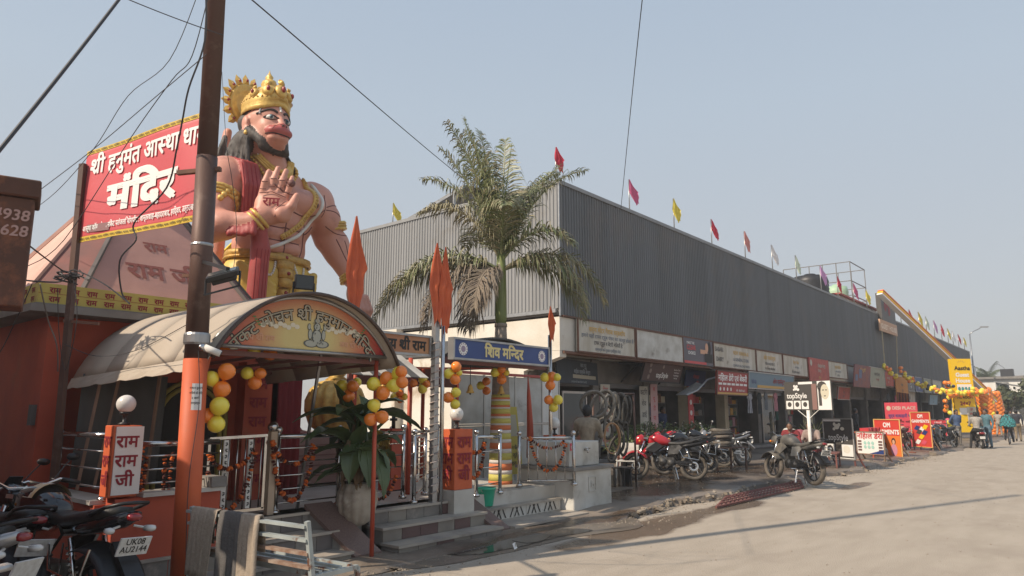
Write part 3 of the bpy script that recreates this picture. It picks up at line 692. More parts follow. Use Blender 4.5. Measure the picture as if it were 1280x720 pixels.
lines(t, o, r_, u_, W_, .65, [('ओम गारमेन्ट^स', .38, .42, DRED, (.35, .95), .03), ('रेडी मेड', .3, .3, BLUE, (.02, .2), .02)], WH)
m = MB(); rect(m, o, r_, u_, W_*.18, W_-.03, .04, .15, .004); m.build('yellow_strip', OCH, t)
m = MB(); m.bar((a.x+.3, y+.03, 3.1), (a.x+.3, YF+.1, 3.3), .03); m.bar((b.x-.1, y+.03, 3.1), (b.x-.1, YF+.1, 3.3), .03); m.build('bracket', M['steel'], t)
for u0, u1, z0, z1, mt, lab in ((1046, 1061, 2.3, 3.0, REDB, 'dim red board under the slab behind the blank sign post'), (1129, 1142, 2.0, 3.1, PALE, 'leaning pale board hung under the slab beside the bangles'), (1160, 1170, 2.2, 3.0, SKYB, 'small pale blue board hanging under the far slab')):
 a = atY(u0, 490, 11.6); b = atY(u1, 490, 11.6)
 t, o, r_, u_ = board('shop_sign', a.x, b.x, z0, z1, 11.6, mt, lab, tilt=.1, frame=M['steel'])
 lines(t, o, r_, u_, b.x-a.x, z1-z0, [('सेवा', .5, .25, INK, (.1, .9), .02), ('केन्द्र', .2, .2, INK, (.1, .9), .02)], INK)
M['orange'] = mat('orange_wall_paint', (.46, .085, .04), .75, c2=(.38, .07, .036), scale=2.2, bump=.2, c3=(.33, .11, .055), scale3=1.4, lo3=.56, hi3=.75)
M['orangeb'] = mat('bright_orange_paint', (.62, .125, .04), .6, c2=(.54, .105, .036), scale=3, bump=.1, c3=(.45, .14, .06), scale3=2.5, lo3=.6, hi3=.75)
M['redpost'] = mat('red_orange_post_paint', (.52, .085, .04), .5, c2=(.42, .07, .035), scale=5)
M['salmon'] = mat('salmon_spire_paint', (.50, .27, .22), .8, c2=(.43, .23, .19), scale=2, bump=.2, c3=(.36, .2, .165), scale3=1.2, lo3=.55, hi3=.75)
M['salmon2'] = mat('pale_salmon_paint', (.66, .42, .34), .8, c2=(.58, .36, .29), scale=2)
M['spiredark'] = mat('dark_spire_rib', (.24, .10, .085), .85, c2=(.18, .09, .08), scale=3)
M['spiregrey'] = mat('grey_spire_rib', (.17, .15, .14), .9, c2=(.12, .105, .1), scale=3)
M['bandyel'] = mat('yellow_band_paint', (.52, .42, .10), .75, c2=(.44, .35, .09), scale=4)
M['tile'] = mat('grey_stone_tile', (.20, .185, .165), .5, c2=(.14, .125, .115), scale=3, bump=.2, c3=(.27, .24, .21), scale3=5)
M['tile2'] = mat('plum_stone_tile', (.13, .075, .07), .45, c2=(.10, .06, .055), scale=3, bump=.15)
M['tile3'] = mat('buff_stone_tile', (.25, .225, .19), .5, c2=(.19, .165, .14), scale=3, bump=.2)
M['granite'] = mat('brown_granite', (.135, .085, .072), .35, c2=(.18, .12, .10), scale=60, detail=2, bump=.15)
M['tread'] = mat('pale_tread_stone', (.44, .385, .315), .6, c2=(.30, .27, .24), scale=2.5, bump=.2, c3=(.19, .165, .14), scale3=1.4, lo3=.55, hi3=.75)
M['canvas'] = mat('canopy_sheet', (.44, .375, .30), .7, .05, c2=(.40, .34, .27), scale=1.5, c3=(.30, .25, .2), scale3=1.2, lo3=.58, hi3=.78)
M['blackm'] = mat('black_metal', (.03, .03, .032), .45, .3)
M['brownpole'] = mat('rusty_brown_pole', (.125, .067, .05), .55, .25, c2=(.085, .05, .04), scale=2.5, aniso=(1, 1, .35), bump=.25, c3=(.17, .115, .09), scale3=3, lo3=.55, hi3=.7)
M['rustbox'] = mat('rust_stained_box', (.12, .055, .035), .85, c2=(.065, .036, .027), scale=2.5, bump=.5, bscale=9, c3=(.25, .10, .05), scale3=5, lo3=.5, hi3=.7)
M['tarp'] = mat('dark_grey_tarpaulin', (.105, .105, .10), .7, c2=(.08, .08, .078), scale=1.5, bump=.3)
M['wood'] = mat('weathered_wood', (.30, .20, .14), .85, c2=(.2, .13, .09), scale=4, aniso=(6, 6, .6))
M['globe'] = mat('frosted_globe', (.74, .73, .70), .3, c2=(.66, .64, .60), scale=4)
M['redband'] = mat('banner_red', (.64, .095, .11), .5, c2=(.58, .08, .095), scale=1.2, bump=.15, bscale=4)
M['gold'] = mat('gold_relief_paint', (.60, .37, .09), .45, .25, c2=(.42, .24, .06), scale=10, bump=.6, bscale=26)
M['granitew'] = mat('white_marble_tile', (.56, .54, .49), .5, c2=(.46, .43, .38), scale=2, bump=.1, c3=(.30, .27, .22), scale3=1.5, lo3=.58, hi3=.75)
M['blacklet'] = BLK
SH = 'श्री'
# --- platform and stairs in front of the statue court and the second shrine
plat = empty('temple_platform', (3, 7.4, 0), label='raised tiled temple platform behind the steps and railings', cat='platform')
m = MB(); m.box(2.72, 5.55, 7.32, 13.5, 0, .50); m.box(5.55, 9.9, 7.25, 13.5, 0, .44); m.build('base', M['granitew'], plat)
m = MB(); m.box(5.2, 9.2, 10.0, 13.4, .5, 1.22); m.build('pedestal', mat('pink_tile', (.34, .21, .18), .5, c2=(.28, .17, .15), scale=3), plat)
for z in (.62, .78, .94, 1.10): m = MB(); m.box(5.19, 9.2, 9.985, 9.999, z, z+.012); m.build('joint_strip', M['spiredark'], plat)
def stairs(x0, x1, levels, label, tm, deep=.35):
 t = empty('stone_steps', (x0, levels[0][0], 0), label=label, cat='steps')
 for i, (y, z) in enumerate(levels):
  y2 = levels[i+1][0] + .02 if i+1 < len(levels) else y + deep
  zb = levels[i-1][1] if i else 0
  m = MB(); m.box(x0-.02, x1+.02, y-.025, y2, z-.03, z); m.build('tread', M['tread'], t)
  m = MB(); m.box(x0, x1, y+.012, y2+.3, 0, z-.031); m.build('core', M['slab'], t)
  if z - zb > .06:
   n = max(1, int((x1-x0)/.27)); d = (x1-x0)/n
   for k in range(n):
    mt = random.choice(tm); m = MB(); m.box(x0+k*d+.004, x0+(k+1)*d-.004, y-.004, y+.011, zb+.003, z-.034); m.build('tile', mt, t)
 return t
stairs(3.0, 5.2, [(6.72, .10), (7.0, .30), (7.3, .50)], 'grey tiled steps below the garlanded gate behind the bench', [M['tile'], M['tile'], M['tile3'], M['spiregrey']])
stairs(5.75, 7.58, [(6.55, .10), (6.85, .27), (7.12, .44)], 'wide tiled steps between the planter and the orange lettered pillar', [M['tile3'], M['tile3'], M['tile'], M['tile2']])
t = stairs(7.92, 9.72, [(6.6, .06), (7.12, .25), (7.5, .45)], 'white and black hatched steps behind the green bucket', [M['granitew']])
for zb, z, y in ((.07, .21, 7.115), (.26, .41, 7.495)):
 for k in range(16):
  x = 8.0+k*.105; m = MB(); s = 1 if (k//2) % 2 == 0 else -1
  m.prism([(x, y-.004, zb+.01), (x+.02, y-.004, zb+.01), (x+.02+s*.07, y-.004, z), (x+s*.07, y-.004, z)], (0, 0, 0), (0, -.003, 0)); m.build('black_inlay', BLK, t)
def plank(a, b, w_, th, label):
 t = tag(MB().prism([Vector(a), Vector(b), Vector(b)+Vector((w_, 0, 0)), Vector(a)+Vector((w_, 0, 0))], (0, 0, 0), (0, 0, -th)).build('granite_ramp', M['granite'], None), label, 'ramp'); return t
for a, b, w_, lab in (((4.98, 7.35, .58), (5.22, 6.68, .05), .38, 'brown granite slab sloping down the steps beside the white planter'), ((7.50, 7.3, .43), (7.58, 6.62, .05), .27, 'brown granite slab sloping down in front of the green bucket')):
 m = MB(); m.prism([Vector(a), Vector(b), Vector(b)+Vector((w_, 0, 0)), Vector(a)+Vector((w_, 0, 0))], (0, 0, .0), (0, 0, -.05)); t = m.build('granite_ramp', M['granite']); tag(t, lab, 'ramp')
 m = MB(); m.prism([Vector(a)+Vector((.02, 0, -.055)), Vector(b)+Vector((.02, .06, -.045)), Vector((a[0]+.02, a[1], .0))], (0, 0, 0), (w_-.04, 0, 0)); t2 = m.build('ramp_support', M['slab'], t)
# --- low orange wall with lettered corner pillar
t = empty('orange_wall', (2.7, 7.0, 0), label='low orange wall with white marble coping at the temple corner', cat='wall')
m = MB(); m.box(2.75, 3.75, 7.0, 7.2, 0, .86); m.box(2.66, 2.86, 7.21, 9.0, 0, .80); m.build('wall', M['orange'], t)
m = MB(); m.box(2.98, 3.78, 6.96, 7.24, .862, .90); m.box(2.63, 2.89, 7.25, 9.0, .802, .84); m.build('coping', M['granitew'], t)
m = MB(); m.box(3.62, 3.78, 6.94, 7.25, .905, 1.0); m.build('end_block', M['slab'], t)
def lamp_pillar(x, y, z0, z1, w_, d_, label, base=None, frontmat=None, globe_r=.085, words=('राम', 'राम', 'जी')):
 t = empty('lamp_pillar', (x, y, z0), label=label, cat='pillar')
 if base: m = MB(); m.box(x-.02, x+w_+.02, y-.02, y+d_+.02, base, z0-.002); m.build('plinth', M['granitew'], t)
 m = MB(); m.box(x, x+w_, y, y+d_, z0, z1); m.build('shaft', M['orangeb'], t, bevel=.006)
 if frontmat: m = MB(); m.box(x+.02, x+w_+.012, y-.012, y-.001, z0+.02, z1-.01); m.build('marble_panel', frontmat, t)
 H = z1-z0; n = len(words)
 if n:
  m = MB()
  for i, wd in enumerate(words):
   zz = z1 - H*(.1+.27*(i+.7)) - .01
   lettering(m, wd, (x+w_/2, y-.016, zz), XV, ZV, height=w_*.62, maxw=w_*.8, bold=.03)
   lettering(m, wd, (x-.004, y+d_/2, zz), -YV, ZV, height=w_*.6, maxw=d_*.85, bold=.03)
  m.build('lettering', MAR, t)
 cx, cy = x+w_/2, y+d_/2
 m = MB(); m.lathe([(.05, z1), (.055, z1+.02), (.022, z1+.03), (.02, z1+.09), (.045, z1+.10), (.05, z1+.125)], (cx, cy, 0), 14); m.build('lamp_holder', M['blackm'], t)
 m = MB(); m.ball((cx, cy, z1+.12+globe_r*.9), globe_r, 20); m.build('globe', M['globe'], t)
 return t
lamp_pillar(2.68, 6.99, .88, 1.52, .25, .2, 'orange and white pillar with red writing and globe lamp at the temple corner', frontmat=M['white'])
lamp_pillar(atY(568, 600, 7.02).x, 7.02, .58, 1.40, .36, .3, 'orange lettered pillar with globe lamp on white tile plinth by the bucket', base=.27, globe_r=.1)
lamp_pillar(10.45, 7.75, .0, 1.22, .32, .28, 'plain orange block with globe lamp behind the white water tank', words=(), globe_r=.105)
# --- railings
def railing(pts, z0, z1, label, nbar=4, top=.028, rad=.010, posts=True, vert=False, scroll=False, mt=None, ball=True):
 mt = mt or M['chrome']
 t = empty('steel_railing', (*pts[0], z0), label=label, cat='railing')
 for i in range(len(pts)-1):
  a = Vector((*pts[i], 0)); b = Vector((*pts[i+1], 0))
  m = MB(); m.cyl(a+Vector((0, 0, z1)), b+Vector((0, 0, z1)), top, 10); m.build('top_rail', mt, t)
  if vert:
   n = nbar; m = MB(); m.cyl(a+Vector((0, 0, z0+.06)), b+Vector((0, 0, z0+.06)), rad*1.4, 6); m.build('bottom_rail', mt, t)
   for k in range(1, n):
    p = a.lerp(b, k/n); m = MB(); m.cyl(p+Vector((0, 0, z0+.06)), p+Vector((0, 0, z1)), rad, 6); m.build('bar', mt, t)
  else:
   for k in range(nbar):
    z = z0 + (z1-z0)*(k+.6)/(nbar+.5); m = MB(); m.cyl(a+Vector((0, 0, z)), b+Vector((0, 0, z)), rad, 6); m.build('bar', mt, t)
 if posts:
  for p in pts:
   m = MB(); m.cyl((*p, z0-.02), (*p, z1+.04), .028, 10); m.lathe([(.055, z0-.02), (.055, z0+.01), (.03, z0+.03)], (*p, 0), 12); o = m.build('post', mt, t)
   if ball: m = MB(); m.ball((*p, z1+.075), .042, 12); m.build('ball', mt, o)
 return t
railing([(2.76, 7.3), (2.76, 8.55)], .84, 1.42, 'steel railing running back from the lettered corner pillar to the shrine', 3, ball=False)
railing([(2.98, 7.1), (3.75, 7.1)], .90, 1.34, 'short steel railing on the low wall right of the corner pillar', 3, posts=False)
CREAMP = mat('cream_square_post', (.50, .38, .27), .6, c2=(.4, .3, .21), scale=5)
t = empty('metal_gate', (3.85, 7.4, .5), label='barred steel gate hung with garlands under the red arch canopy', cat='gate')
for a, b in (((3.80, 7.4, 1.36), (4.48, 7.4, 1.38)), ((3.80, 7.4, .58), (4.48, 7.4, .58)), ((3.80, 7.4, .58), (3.80, 7.4, 1.36)), ((4.46, 7.4, .58), (4.46, 7.4, 1.36))): m = MB(); m.bar(a, b, .03); m.build('frame', M['chrome'], t)
for k in range(1, 7):
 x = 3.8+k*.096
 if k in (2, 5):
  m = MB(); m.box(x-.025, x+.025, 7.39, 7.41, .6, 1.34); s = m.build('pattern_strip', M['white'], t)
  m = MB()
  for z in range(11): m.cbox((x, 7.384, .64+z*.065), (.03, .004, .012), 0, 0, .7*(1 if z % 2 else -1)); m.cbox((x, 7.384, .66+z*.065), (.022, .004, .01))
  tag(m.build('black_scroll', BLK, s), kind='stuff')
 m = MB(); m.cyl((x+.04, 7.4, .58), (x+.04, 7.4, 1.36), .008, 6); m.build('bar', M['chrome'], t)
t = empty('gate_post', (4.56, 7.42, .5), label='cream square gate post with a steel ball on top', cat='post')
m = MB(); m.box(4.52, 4.60, 7.38, 7.46, .48, 1.42); m.build('shaft', CREAMP, t); m = MB(); m.ball((4.56, 7.42, 1.47), .062, 16); m.build('ball', M['chrome'], t)
railing([(4.64, 7.42), (5.5, 7.42), (6.55, 7.42)], .52, 1.36, 'long steel railing with horizontal bars running behind the banana plant', 5)
railing([(6.6, 7.25), (7.4, 7.9)], .46, 1.3, 'steel railing left of the orange lettered pillar', 5)
railing([(7.82, 7.25), (8.35, 7.25)], .44, 1.27, 'short steel railing right of the orange lettered pillar', 3)
railing([(7.6, 8.9), (9.3, 9.6)], .44, 1.3, 'rear steel railing in the court behind the striped trunk', 4)
railing([(9.02, 7.42), (9.75, 6.86)], .48, 1.22, 'open barred gate leaf with garland beside the white tank', 6, vert=True, posts=True, top=.022)
t = empty('steel_post', (9.6, 7.75, .45), label='tall steel post holding the blue temple sign on its right', cat='post')
FL_O = mat('saffron_flag', (.62, .13, .045), .8, c2=(.52, .10, .04), scale=5); FL_O.node_tree.nodes['Principled BSDF'].inputs['Subsurface Weight'].default_value = 0
def flag_cloth(mb, top, L, W, seed, swing=(-.1, 0)):
 """limp pennant hanging from a pole top"""
 rn = random.Random(seed); rows = []; ph = rn.uniform(0, 6); K = ((0, -.02, .03), (.27, -.24, .22), (.5, -.40, .50), (.57, -.44, .34), (.72, -.30, .40), (.86, -.20, .26), (1, -.12, .24))
 for i in range(19):
  f = i/18; q = [k for k in range(6) if K[k][0] <= f][-1]; t_ = (f-K[q][0])/(K[q+1][0]-K[q][0]); a = K[q][1]*(1-t_)+K[q+1][1]*t_; b = K[q][2]*(1-t_)+K[q+1][2]*t_; r = []
  for j in range(11):
   g_ = j/10; wd = (b-a)*W; fold = (math.sin(g_*15+ph+f*4)*.10+math.sin(g_*31+f*9)*.04)*wd
   r.append((top[0]-.02+W*(a+(b-a)*g_)*1.1+swing[0]*f, top[1]-.04-.02*f+fold-(g_-.5)*wd*.35+swing[1]*f, top[2]-f*L-(.05*L*math.sin(g_*7+ph) if i == 18 else .02*L*math.sin(g_*5+ph)*f)))
  rows.append(r)
 mb.smooth = True; mb.grid(rows); mb.smooth = False
def flag(name, base, ztop, r, clothL, W, fmat, label, group=None, seed=1, pm=None, swing=(0, 0)):
 t = empty(name, base, label=label, cat='flag', group=group)
 m = MB(); m.cyl(base, (base[0], base[1], ztop), r, 6); m.build('pole', pm or M['steel'], t)
 m = MB(); flag_cloth(m, (base[0], base[1], ztop), clothL, W, seed, swing); m.build('cloth', fmat, t)
 return t
def post(name, x, y, z0, z1, r, mt, label, n=12):
 m = MB(); m.cyl((x, y, z0), (x, y, z1), r, n); return tag(m.build(name, mt), label, 'post')
bpy.data.objects.remove(t)
pA = atY(553, 480, 7.12); post('steel_post', pA.x, 7.12, .27, 3.08, .03, M['chrome'], 'slim steel post behind the globe lamp at the left end of the blue sign').location = (0, 0, 0)
pB = atY(688, 500, 7.5); post('steel_post', pB.x, 7.5, .25, 2.98, .035, M['chrome'], 'steel post at the right end of the blue sign above the gate leaf')
t = empty('wrapped_post', (6.86, 7.16, .44), label='square post wrapped in silver ribbon between the two temple signs', cat='post')
m = MB(); m.box(6.82, 6.90, 7.12, 7.20, .42, 3.12); m.build('shaft', M['steel'], t)
m = MB(); pts = []
for i in range(150):
 a = i*.9; s = .053; pts.append((6.86+s*1.2*math.cos(a), 7.16+s*1.2*math.sin(a), .5+i*.0145))
m.tube(pts, .009, 4); tag(m.build('ribbon', c_('ribbon_foil', 'b8a9a0', .35, metal=.5), t), kind='stuff')
flag('saffron_flag', (6.84, 7.16, 3.1), 4.02, .008, 1.15, .27, FL_O, 'saffron flag on top of the ribbon wrapped post', 'saffron flags on the temple posts', 3)
flag('saffron_flag', (pA.x, 7.12, 3.06), 3.98, .008, 1.2, .24, FL_O, 'saffron flag at the left end of the blue sign', 'saffron flags on the temple posts', 5)
flag('saffron_flag', (pB.x, 7.5, 2.96), 3.5, .008, .62, .17, FL_O, 'small saffron flag on the right hand post of the blue sign', 'saffron flags on the temple posts', 8)
q = atY(440, 400, 6.9); flag('saffron_flag', (q.x, 6.9, 2.5), 4.02, .012, 1.3, .26, FL_O, 'tall saffron flag rising behind the arch canopy by the statue hand', 'saffron flags on the temple posts', 4)
q = atY(660, 470, 8.4)
t = empty('furled_flag', (q.x, 8.4, .45), label='furled red orange flag leaning between the striped trunk and the gate leaf', cat='flag')
m = MB(); m.cyl((q.x+.05, 8.4, .45), (q.x, 8.4, 2.3), .012, 6); m.build('pole', M['wood'], t)
m = MB(); m.tube([(q.x, 8.4, 2.28), (q.x+.01, 8.39, 1.9), (q.x+.03, 8.38, 1.4), (q.x+.04, 8.38, .8)], [.01, .04, .06, .075], 8); m.build('cloth', M['redpost'], t)
# --- temple name signs
def sign_box(name, x0, x1, z0, z1, y, bgm, fm, label, dep=.09):
 t = empty(name, (x0, y, z0), label=label, cat='sign')
 m = MB(); m.box(x0+.03, x1-.03, y, y+dep, z0+.03, z1-.03); m.build('panel', bgm, t)
 m = MB(); m.box(x0, x1, y-.02, y+dep+.01, z0, z0+.03); m.box(x0, x1, y-.02, y+dep+.01, z1-.03, z1); m.box(x0, x0+.03, y-.02, y+dep+.01, z0+.03, z1-.03); m.box(x1-.03, x1, y-.02, y+dep+.01, z0+.03, z1-.03); m.build('frame', fm, t)
 return t
ys = 7.3; x0 = atY(566, 430, ys).x; x1 = atY(686, 440, ys).x; zt = atY(567, 421, ys).z; zb = atY(567, 449, ys).z
SBL = c_('temple_sign_blue', '2e4a86', .35, c2=hexc('28407a'), scale=2)
t = sign_box('temple_sign', x0, x1, zb, zt, ys, SBL, M['steel'], 'blue sign with cream Hindi name of the second temple between steel posts')
o = Vector(((x0+x1)/2, ys-.004, zb+(zt-zb)*.24)); m = MB(); lettering(m, 'शिव मन्दिर'.replace('शि', 'िश').replace('न्दि', 'ि^नद'), o, XV, ZV, height=(zt-zb)*.72, maxw=(x1-x0)*.66, bold=.045); m.build('lettering', GOLDP, t)
for cx in (x0+.22, x1-.20):
 m = MB(); disc(m, (0, ys-.003, 0), XV, ZV, cx, (zt+zb)/2, .095, 20); m.build('round_emblem', WH, t)
 m = MB()
 for k in range(12): a = k*math.pi/6; disc(m, (0, ys-.005, 0), XV, ZV, cx+.078*math.cos(a), (zt+zb)/2+.078*math.sin(a), .012, 6)
 disc(m, (0, ys-.005, 0), XV, ZV, cx, (zt+zb)/2, .048, 14); tag(m.build('emblem_dots', c_('emblem_rose', '9a8ba0'), t), kind='stuff')
x1 = 6.80; y2 = 7.2; zt = atY(538, 420, y2).z; zb = atY(538, 446, y2).z; x0 = x1-1.75
TAN = mat('tan_sign', hexc('b98a62'), .5, c2=hexc('a87250'), scale=1.5)
t = sign_box('temple_sign', x0, x1, zb, zt, y2, TAN, M['steel'], 'tan sign with black Hindi words partly hidden by the red arch canopy')
m = MB(); lettering(m, 'जय {SH}ी राम', (x1-.08, y2-.004, zb+(zt-zb)*.26), XV, ZV, height=(zt-zb)*.66, align='r', bold=.045); m.build('lettering', BLK, t)
m = MB(); m.bar((x1, y2+.05, zb+.06), (x1+.06, y2, zb+.06), .03); m.bar((x0, y2+.05, zb), (x0, 7.6, .5), .03); m.build('bracket', M['steel'], t)
# --- arch canopy with painted gable
t = empty('arch_canopy', (4.4, 6.55, 0), label='barrel vaulted sheet canopy with a painted red gable over the gate', cat='canopy')
yc = 6.55; gl = atY(266, 430, yc); gr = atY(481, 446, yc); xa, xb = gl.x, gr.x; zc = 2.30; zt_ = atY(378, 373, yc).z
def arc(xa, xb, z0, zt, n=24):
 c = (xa+xb)/2; h = (xb-xa)/2; s = zt-z0; rr = (h*h+s*s)/(2*s); zc_ = zt-rr; a0 = math.asin(min(1, h/rr))
 return [(c+rr*math.sin(-a0+2*a0*i/n), zc_+rr*math.cos(-a0+2*a0*i/n)) for i in range(n+1)]
A = arc(xa, xb, zc, zt_)
GAB = bpy.data.materials.new('painted_gable'); GAB.use_nodes = True; n_ = GAB.node_tree.nodes; l_ = GAB.node_tree.links; pr = n_['Principled BSDF']; pr.inputs['Roughness'].default_value = .4
tcn = n_.new('ShaderNodeTexCoord'); mpn = n_.new('ShaderNodeMapping'); grd = n_.new('ShaderNodeTexGradient'); grd.gradient_type = 'SPHERICAL'; cr = n_.new('ShaderNodeValToRGB')
mpn.inputs['Location'].default_value = (-((xa+xb)/2-4.4)*.86, 0, -2.42*1.35); mpn.inputs['Scale'].default_value = (.86, 1, 1.35)
l_.new(tcn.outputs['Object'], mpn.inputs[0]); l_.new(mpn.outputs[0], grd.inputs[0]); l_.new(grd.outputs[0], cr.inputs[0]); l_.new(cr.outputs[0], pr.inputs['Base Color'])
el = cr.color_ramp.elements; el[0].position = .12; el[0].color = (*hexc('a8323a'), 1); el[1].position = .75; el[1].color = (*hexc('cdb878'), 1)
e_ = cr.color_ramp.elements.new(.4); e_.color = (*hexc('c2704e'), 1)
m = MB(); P = [(x, yc, z) for x, z in A]; m.prism(P, (0, 0, 0), (0, .05, 0)); m.build('gable', GAB, t)
m = MB(); m.tube([(x, yc-.01, z+.012) for x, z in A], .022, 6); m.tube([(xa-.03, yc-.01, zc-.02), (xb+.03, yc-.01, zc-.02)], .022, 6); m.build('gable_rim', M['steel'], t)
zs = 2.02
F0 = arc(xa-.07, xb+.10, 2.16, zt_+.055, 28)
B0 = arc(2.86, 5.2, 2.0, 2.82, 28)
segs_ = [0, 6, 11, 17, 22, 28]
def vault_pt(i, f): a = F0[i]; b = B0[i]; return Vector((a[0]*(1-f)+b[0]*f, (yc-.14)*(1-f)+8.66*f, a[1]*(1-f)+b[1]*f))
for k in range(4):
 f0, f1 = k/4-.004, (k+1)/4+.004
 m = MB(); m.smooth = True; m.grid([[vault_pt(i, f)+Vector((0, 0, .006*(k % 2))) for i in range(29)] for f in (f0, (f0+f1)/2, f1)]); m.build('roof_sheet', M['canvas'], t, thick=.012)
m = MB(); rows = []
for j in range(3):
 rows.append([vault_pt(0, f/16)+Vector((-.03*j-.02+.012*math.sin(f*2.1)*j, 0, -.055*j-.01*(f % 3)*(j == 2))) for f in range(17)])
m.grid(rows); m.build('valance', M['canvas'], t, thick=.008)
m = MB(); m.tube([(x, yc-.15, z-.01) for x, z in F0], .022, 6); m.build('front_hoop', c_('hoop_brown', '4a3a32', .5), t)
m = MB(); m.bar((xa+.02, yc+.1, zc-.08), (xb-.02, yc+.1, zc-.08), .05); m.bar((xa+.02, 8.5, 2.15), (xb-.3, 8.5, 2.15), .04)
for i in range(5): x = xa+(xb-xa)*i/4; m.bar((x, yc+.1, zc-.1), (x*.9+.35, 8.5, 2.14), .03)
m.build('rafter', M['spiredark'], t)
for x, z0_, mt in ((xb-.06, .0, M['redpost']), (xa+.02, 1.0, M['orangeb'])):
 m = MB(); m.cyl((x, yc+.05 if z0_ == 0 else 7.05, z0_), (x, yc+.08, 2.24), .026, 10); m.build('post', mt, t)
c0 = (xa+xb)/2; hh = (xb-xa)/2; ss = zt_-zc; rr_ = (hh*hh+ss*ss)/(2*ss); zc0 = zt_-rr_
def arcwarp(off):
 def f(X, Y):
  rad = rr_-off+Y; a = X/(rr_-off); return rad*math.sin(a), rad*math.cos(a)
 return f
for bold, mt, ly in ((.065, BLK, .004), (.012, c_('grey_gold_lettering', 'a89d86'), .010)):
 m = MB(); lettering(m, 'संकट मोचन {SH}ी हनुमान म'+'ि^नदर', (c0, yc-ly, zc0), XV, ZV, height=.175, bold=bold, warp=arcwarp(.225), width=1.95); m.build('lettering', mt, t)
m = MB()
for sx in (-1, 1): lettering(m, 'जय {SH}ी राम', (c0+sx*.58, yc-.004, zc+.06), XV, ZV, height=.085, bold=.02)
m.build('lettering', c_('peach_lettering', 'cf9a7a'), t)
FIG = c_('figure_grey_paint', 'a8a89a'); FIGD = c_('figure_line_paint', '5d5f5a')
m = MB(); O_ = (c0+.10, yc-.003, zc)
FGS = ((-.07, .07, .085, .04), (.07, .07, .085, .04), (0, .15, .06, .08), (-.085, .17, .025, .06), (.085, .17, .025, .06), (-.1, .25, .02, .035), (.1, .25, .02, .035), (0, .255, .042, .045), (0, .32, .035, .03), (0, .36, .014, .035))
for cx, cy, rx, ry in FGS: disc(m, O_, XV, ZV, cx, cy, rx*1.1, 14, .0015, ry*1.06)
m.build('painted_outline', FIGD, t)
m = MB()
for i, (cx, cy, rx, ry) in enumerate(FGS): disc(m, O_, XV, ZV, cx, cy, rx*.85, 14, .003+.0003*i, ry*.85)
m.build('painted_figure', FIG, t)
m = MB()
for k in range(14): disc(m, O_, XV, ZV, random.uniform(-.08, .08), random.uniform(.05, .3), .007, 5, .008+.0003*k, .012)
tag(m.build('painted_detail', FIGD, t), kind='stuff')
m = MB()
for sx in (-1, 1):
 for k in range(9): disc(m, (c0+.05, yc-.003, zc), XV, ZV, sx*(.2+.05*k), .235+.018*math.sin(k*2.1), .032, 8, .001+.0004*k, .026)
tag(m.build('painted_flowers', c_('flower_cream', 'd8cdb4'), t), kind='stuff')
m = MB()
for sx in (-1, 1):
 for k in range(4): disc(m, (c0+.05, yc-.003, zc), XV, ZV, sx*(.64+.02*k), .22+.025*k, .022, 5, .006+.0004*k, .008)
tag(m.build('painted_leaves', GRNP, t), kind='stuff')
# --- second shrine shelter behind the blue sign
t = empty('shrine_shelter', (8.6, 8.4, .44), label='dark roofed shelter with red posts behind the blue temple sign', cat='shelter')
m = MB(); P = arc(7.35, 10.0, 2.45, 2.82, 12);
m.grid([[(x, y, z) for x, z in P] for y in (7.5, 8.6, 9.8)]); m.build('roof', M['tarp'], t, thick=.03)
m = MB(); m.box(7.35, 10.0, 9.75, 9.8, 2.1, 2.46); m.build('fascia', M['spiredark'], t); m = MB(); m.box(7.4, 9.95, 7.55, 7.6, 2.36, 2.46); m.build('fascia', M['spiredark'], t)
for x, y in ((7.45, 9.7), (9.0, 9.7), (7.25, 8.1), (9.9, 9.7)): m = MB(); m.cyl((x, y, .44), (x, y, 2.45), .035, 8); m.build('post', M['redpost'], t)
m = MB(); m.bar((7.3, 8.1, 2.3), (9.9, 8.5, 2.42), .03); m.build('tie_bar', M['redpost'], t)
t = empty('striped_awning', (6.6, 8.2, 2.3), label='small grey and white striped awning under the tan sign', cat='awning')
for k in range(8):
 m = MB(); x = 5.75+k*.17; m.prism([(x, 7.55, 2.12), (x+.17, 7.55, 2.12), (x+.17+.1, 8.3, 2.5), (x+.1, 8.3, 2.5)], (0, 0, 0), (0, 0, .01)); m.build('stripe', M['tarp'] if k % 2 == 0 else M['dwhite'], t)
for k, (x, y) in enumerate(((6.9, 8.3), (8.15, 7.7), (8.95, 7.75))):
 t = empty('temple_bell', (x, y, 1.9), label=['brass bell hanging behind the ribbon wrapped post', 'brass bell hanging left of the striped palm trunk', 'brass bell hanging in front of the striped palm trunk'][k], cat='bell', group='bells under the shelter')
 m = MB(); m.lathe([(.065, 1.93), (.062, 1.95), (.045, 1.98), (.036, 2.03), (.02, 2.06), (.004, 2.07)], (x, y, 0), 14); m.build('bell_body', M['gold'], t)
 m = MB(); m.cyl((x, y, 2.06), (x, y, 2.45), .006, 5); m.build('chain', M['blackm'], t); m = MB(); m.ball((x, y, 1.92), .016, 8); m.build('clapper', M['blackm'], t)
m = MB(); m.box(7.35, 7.65, 8.6, 8.9, .44, 1.38); o = m.build('red_pillar', M['redpost']); tag(o, 'dark red block pillar in the court behind the ribbon wrapped post', 'pillar')
m = MB(); m.cyl((7.5, 8.75, 1.38), (7.5, 8.75, 1.6), .03, 8); m.cyl((7.5, 8.75, 1.5), (7.5, 8.75, 1.54), .06, 8); m.build('finial', M['blackm'], o)
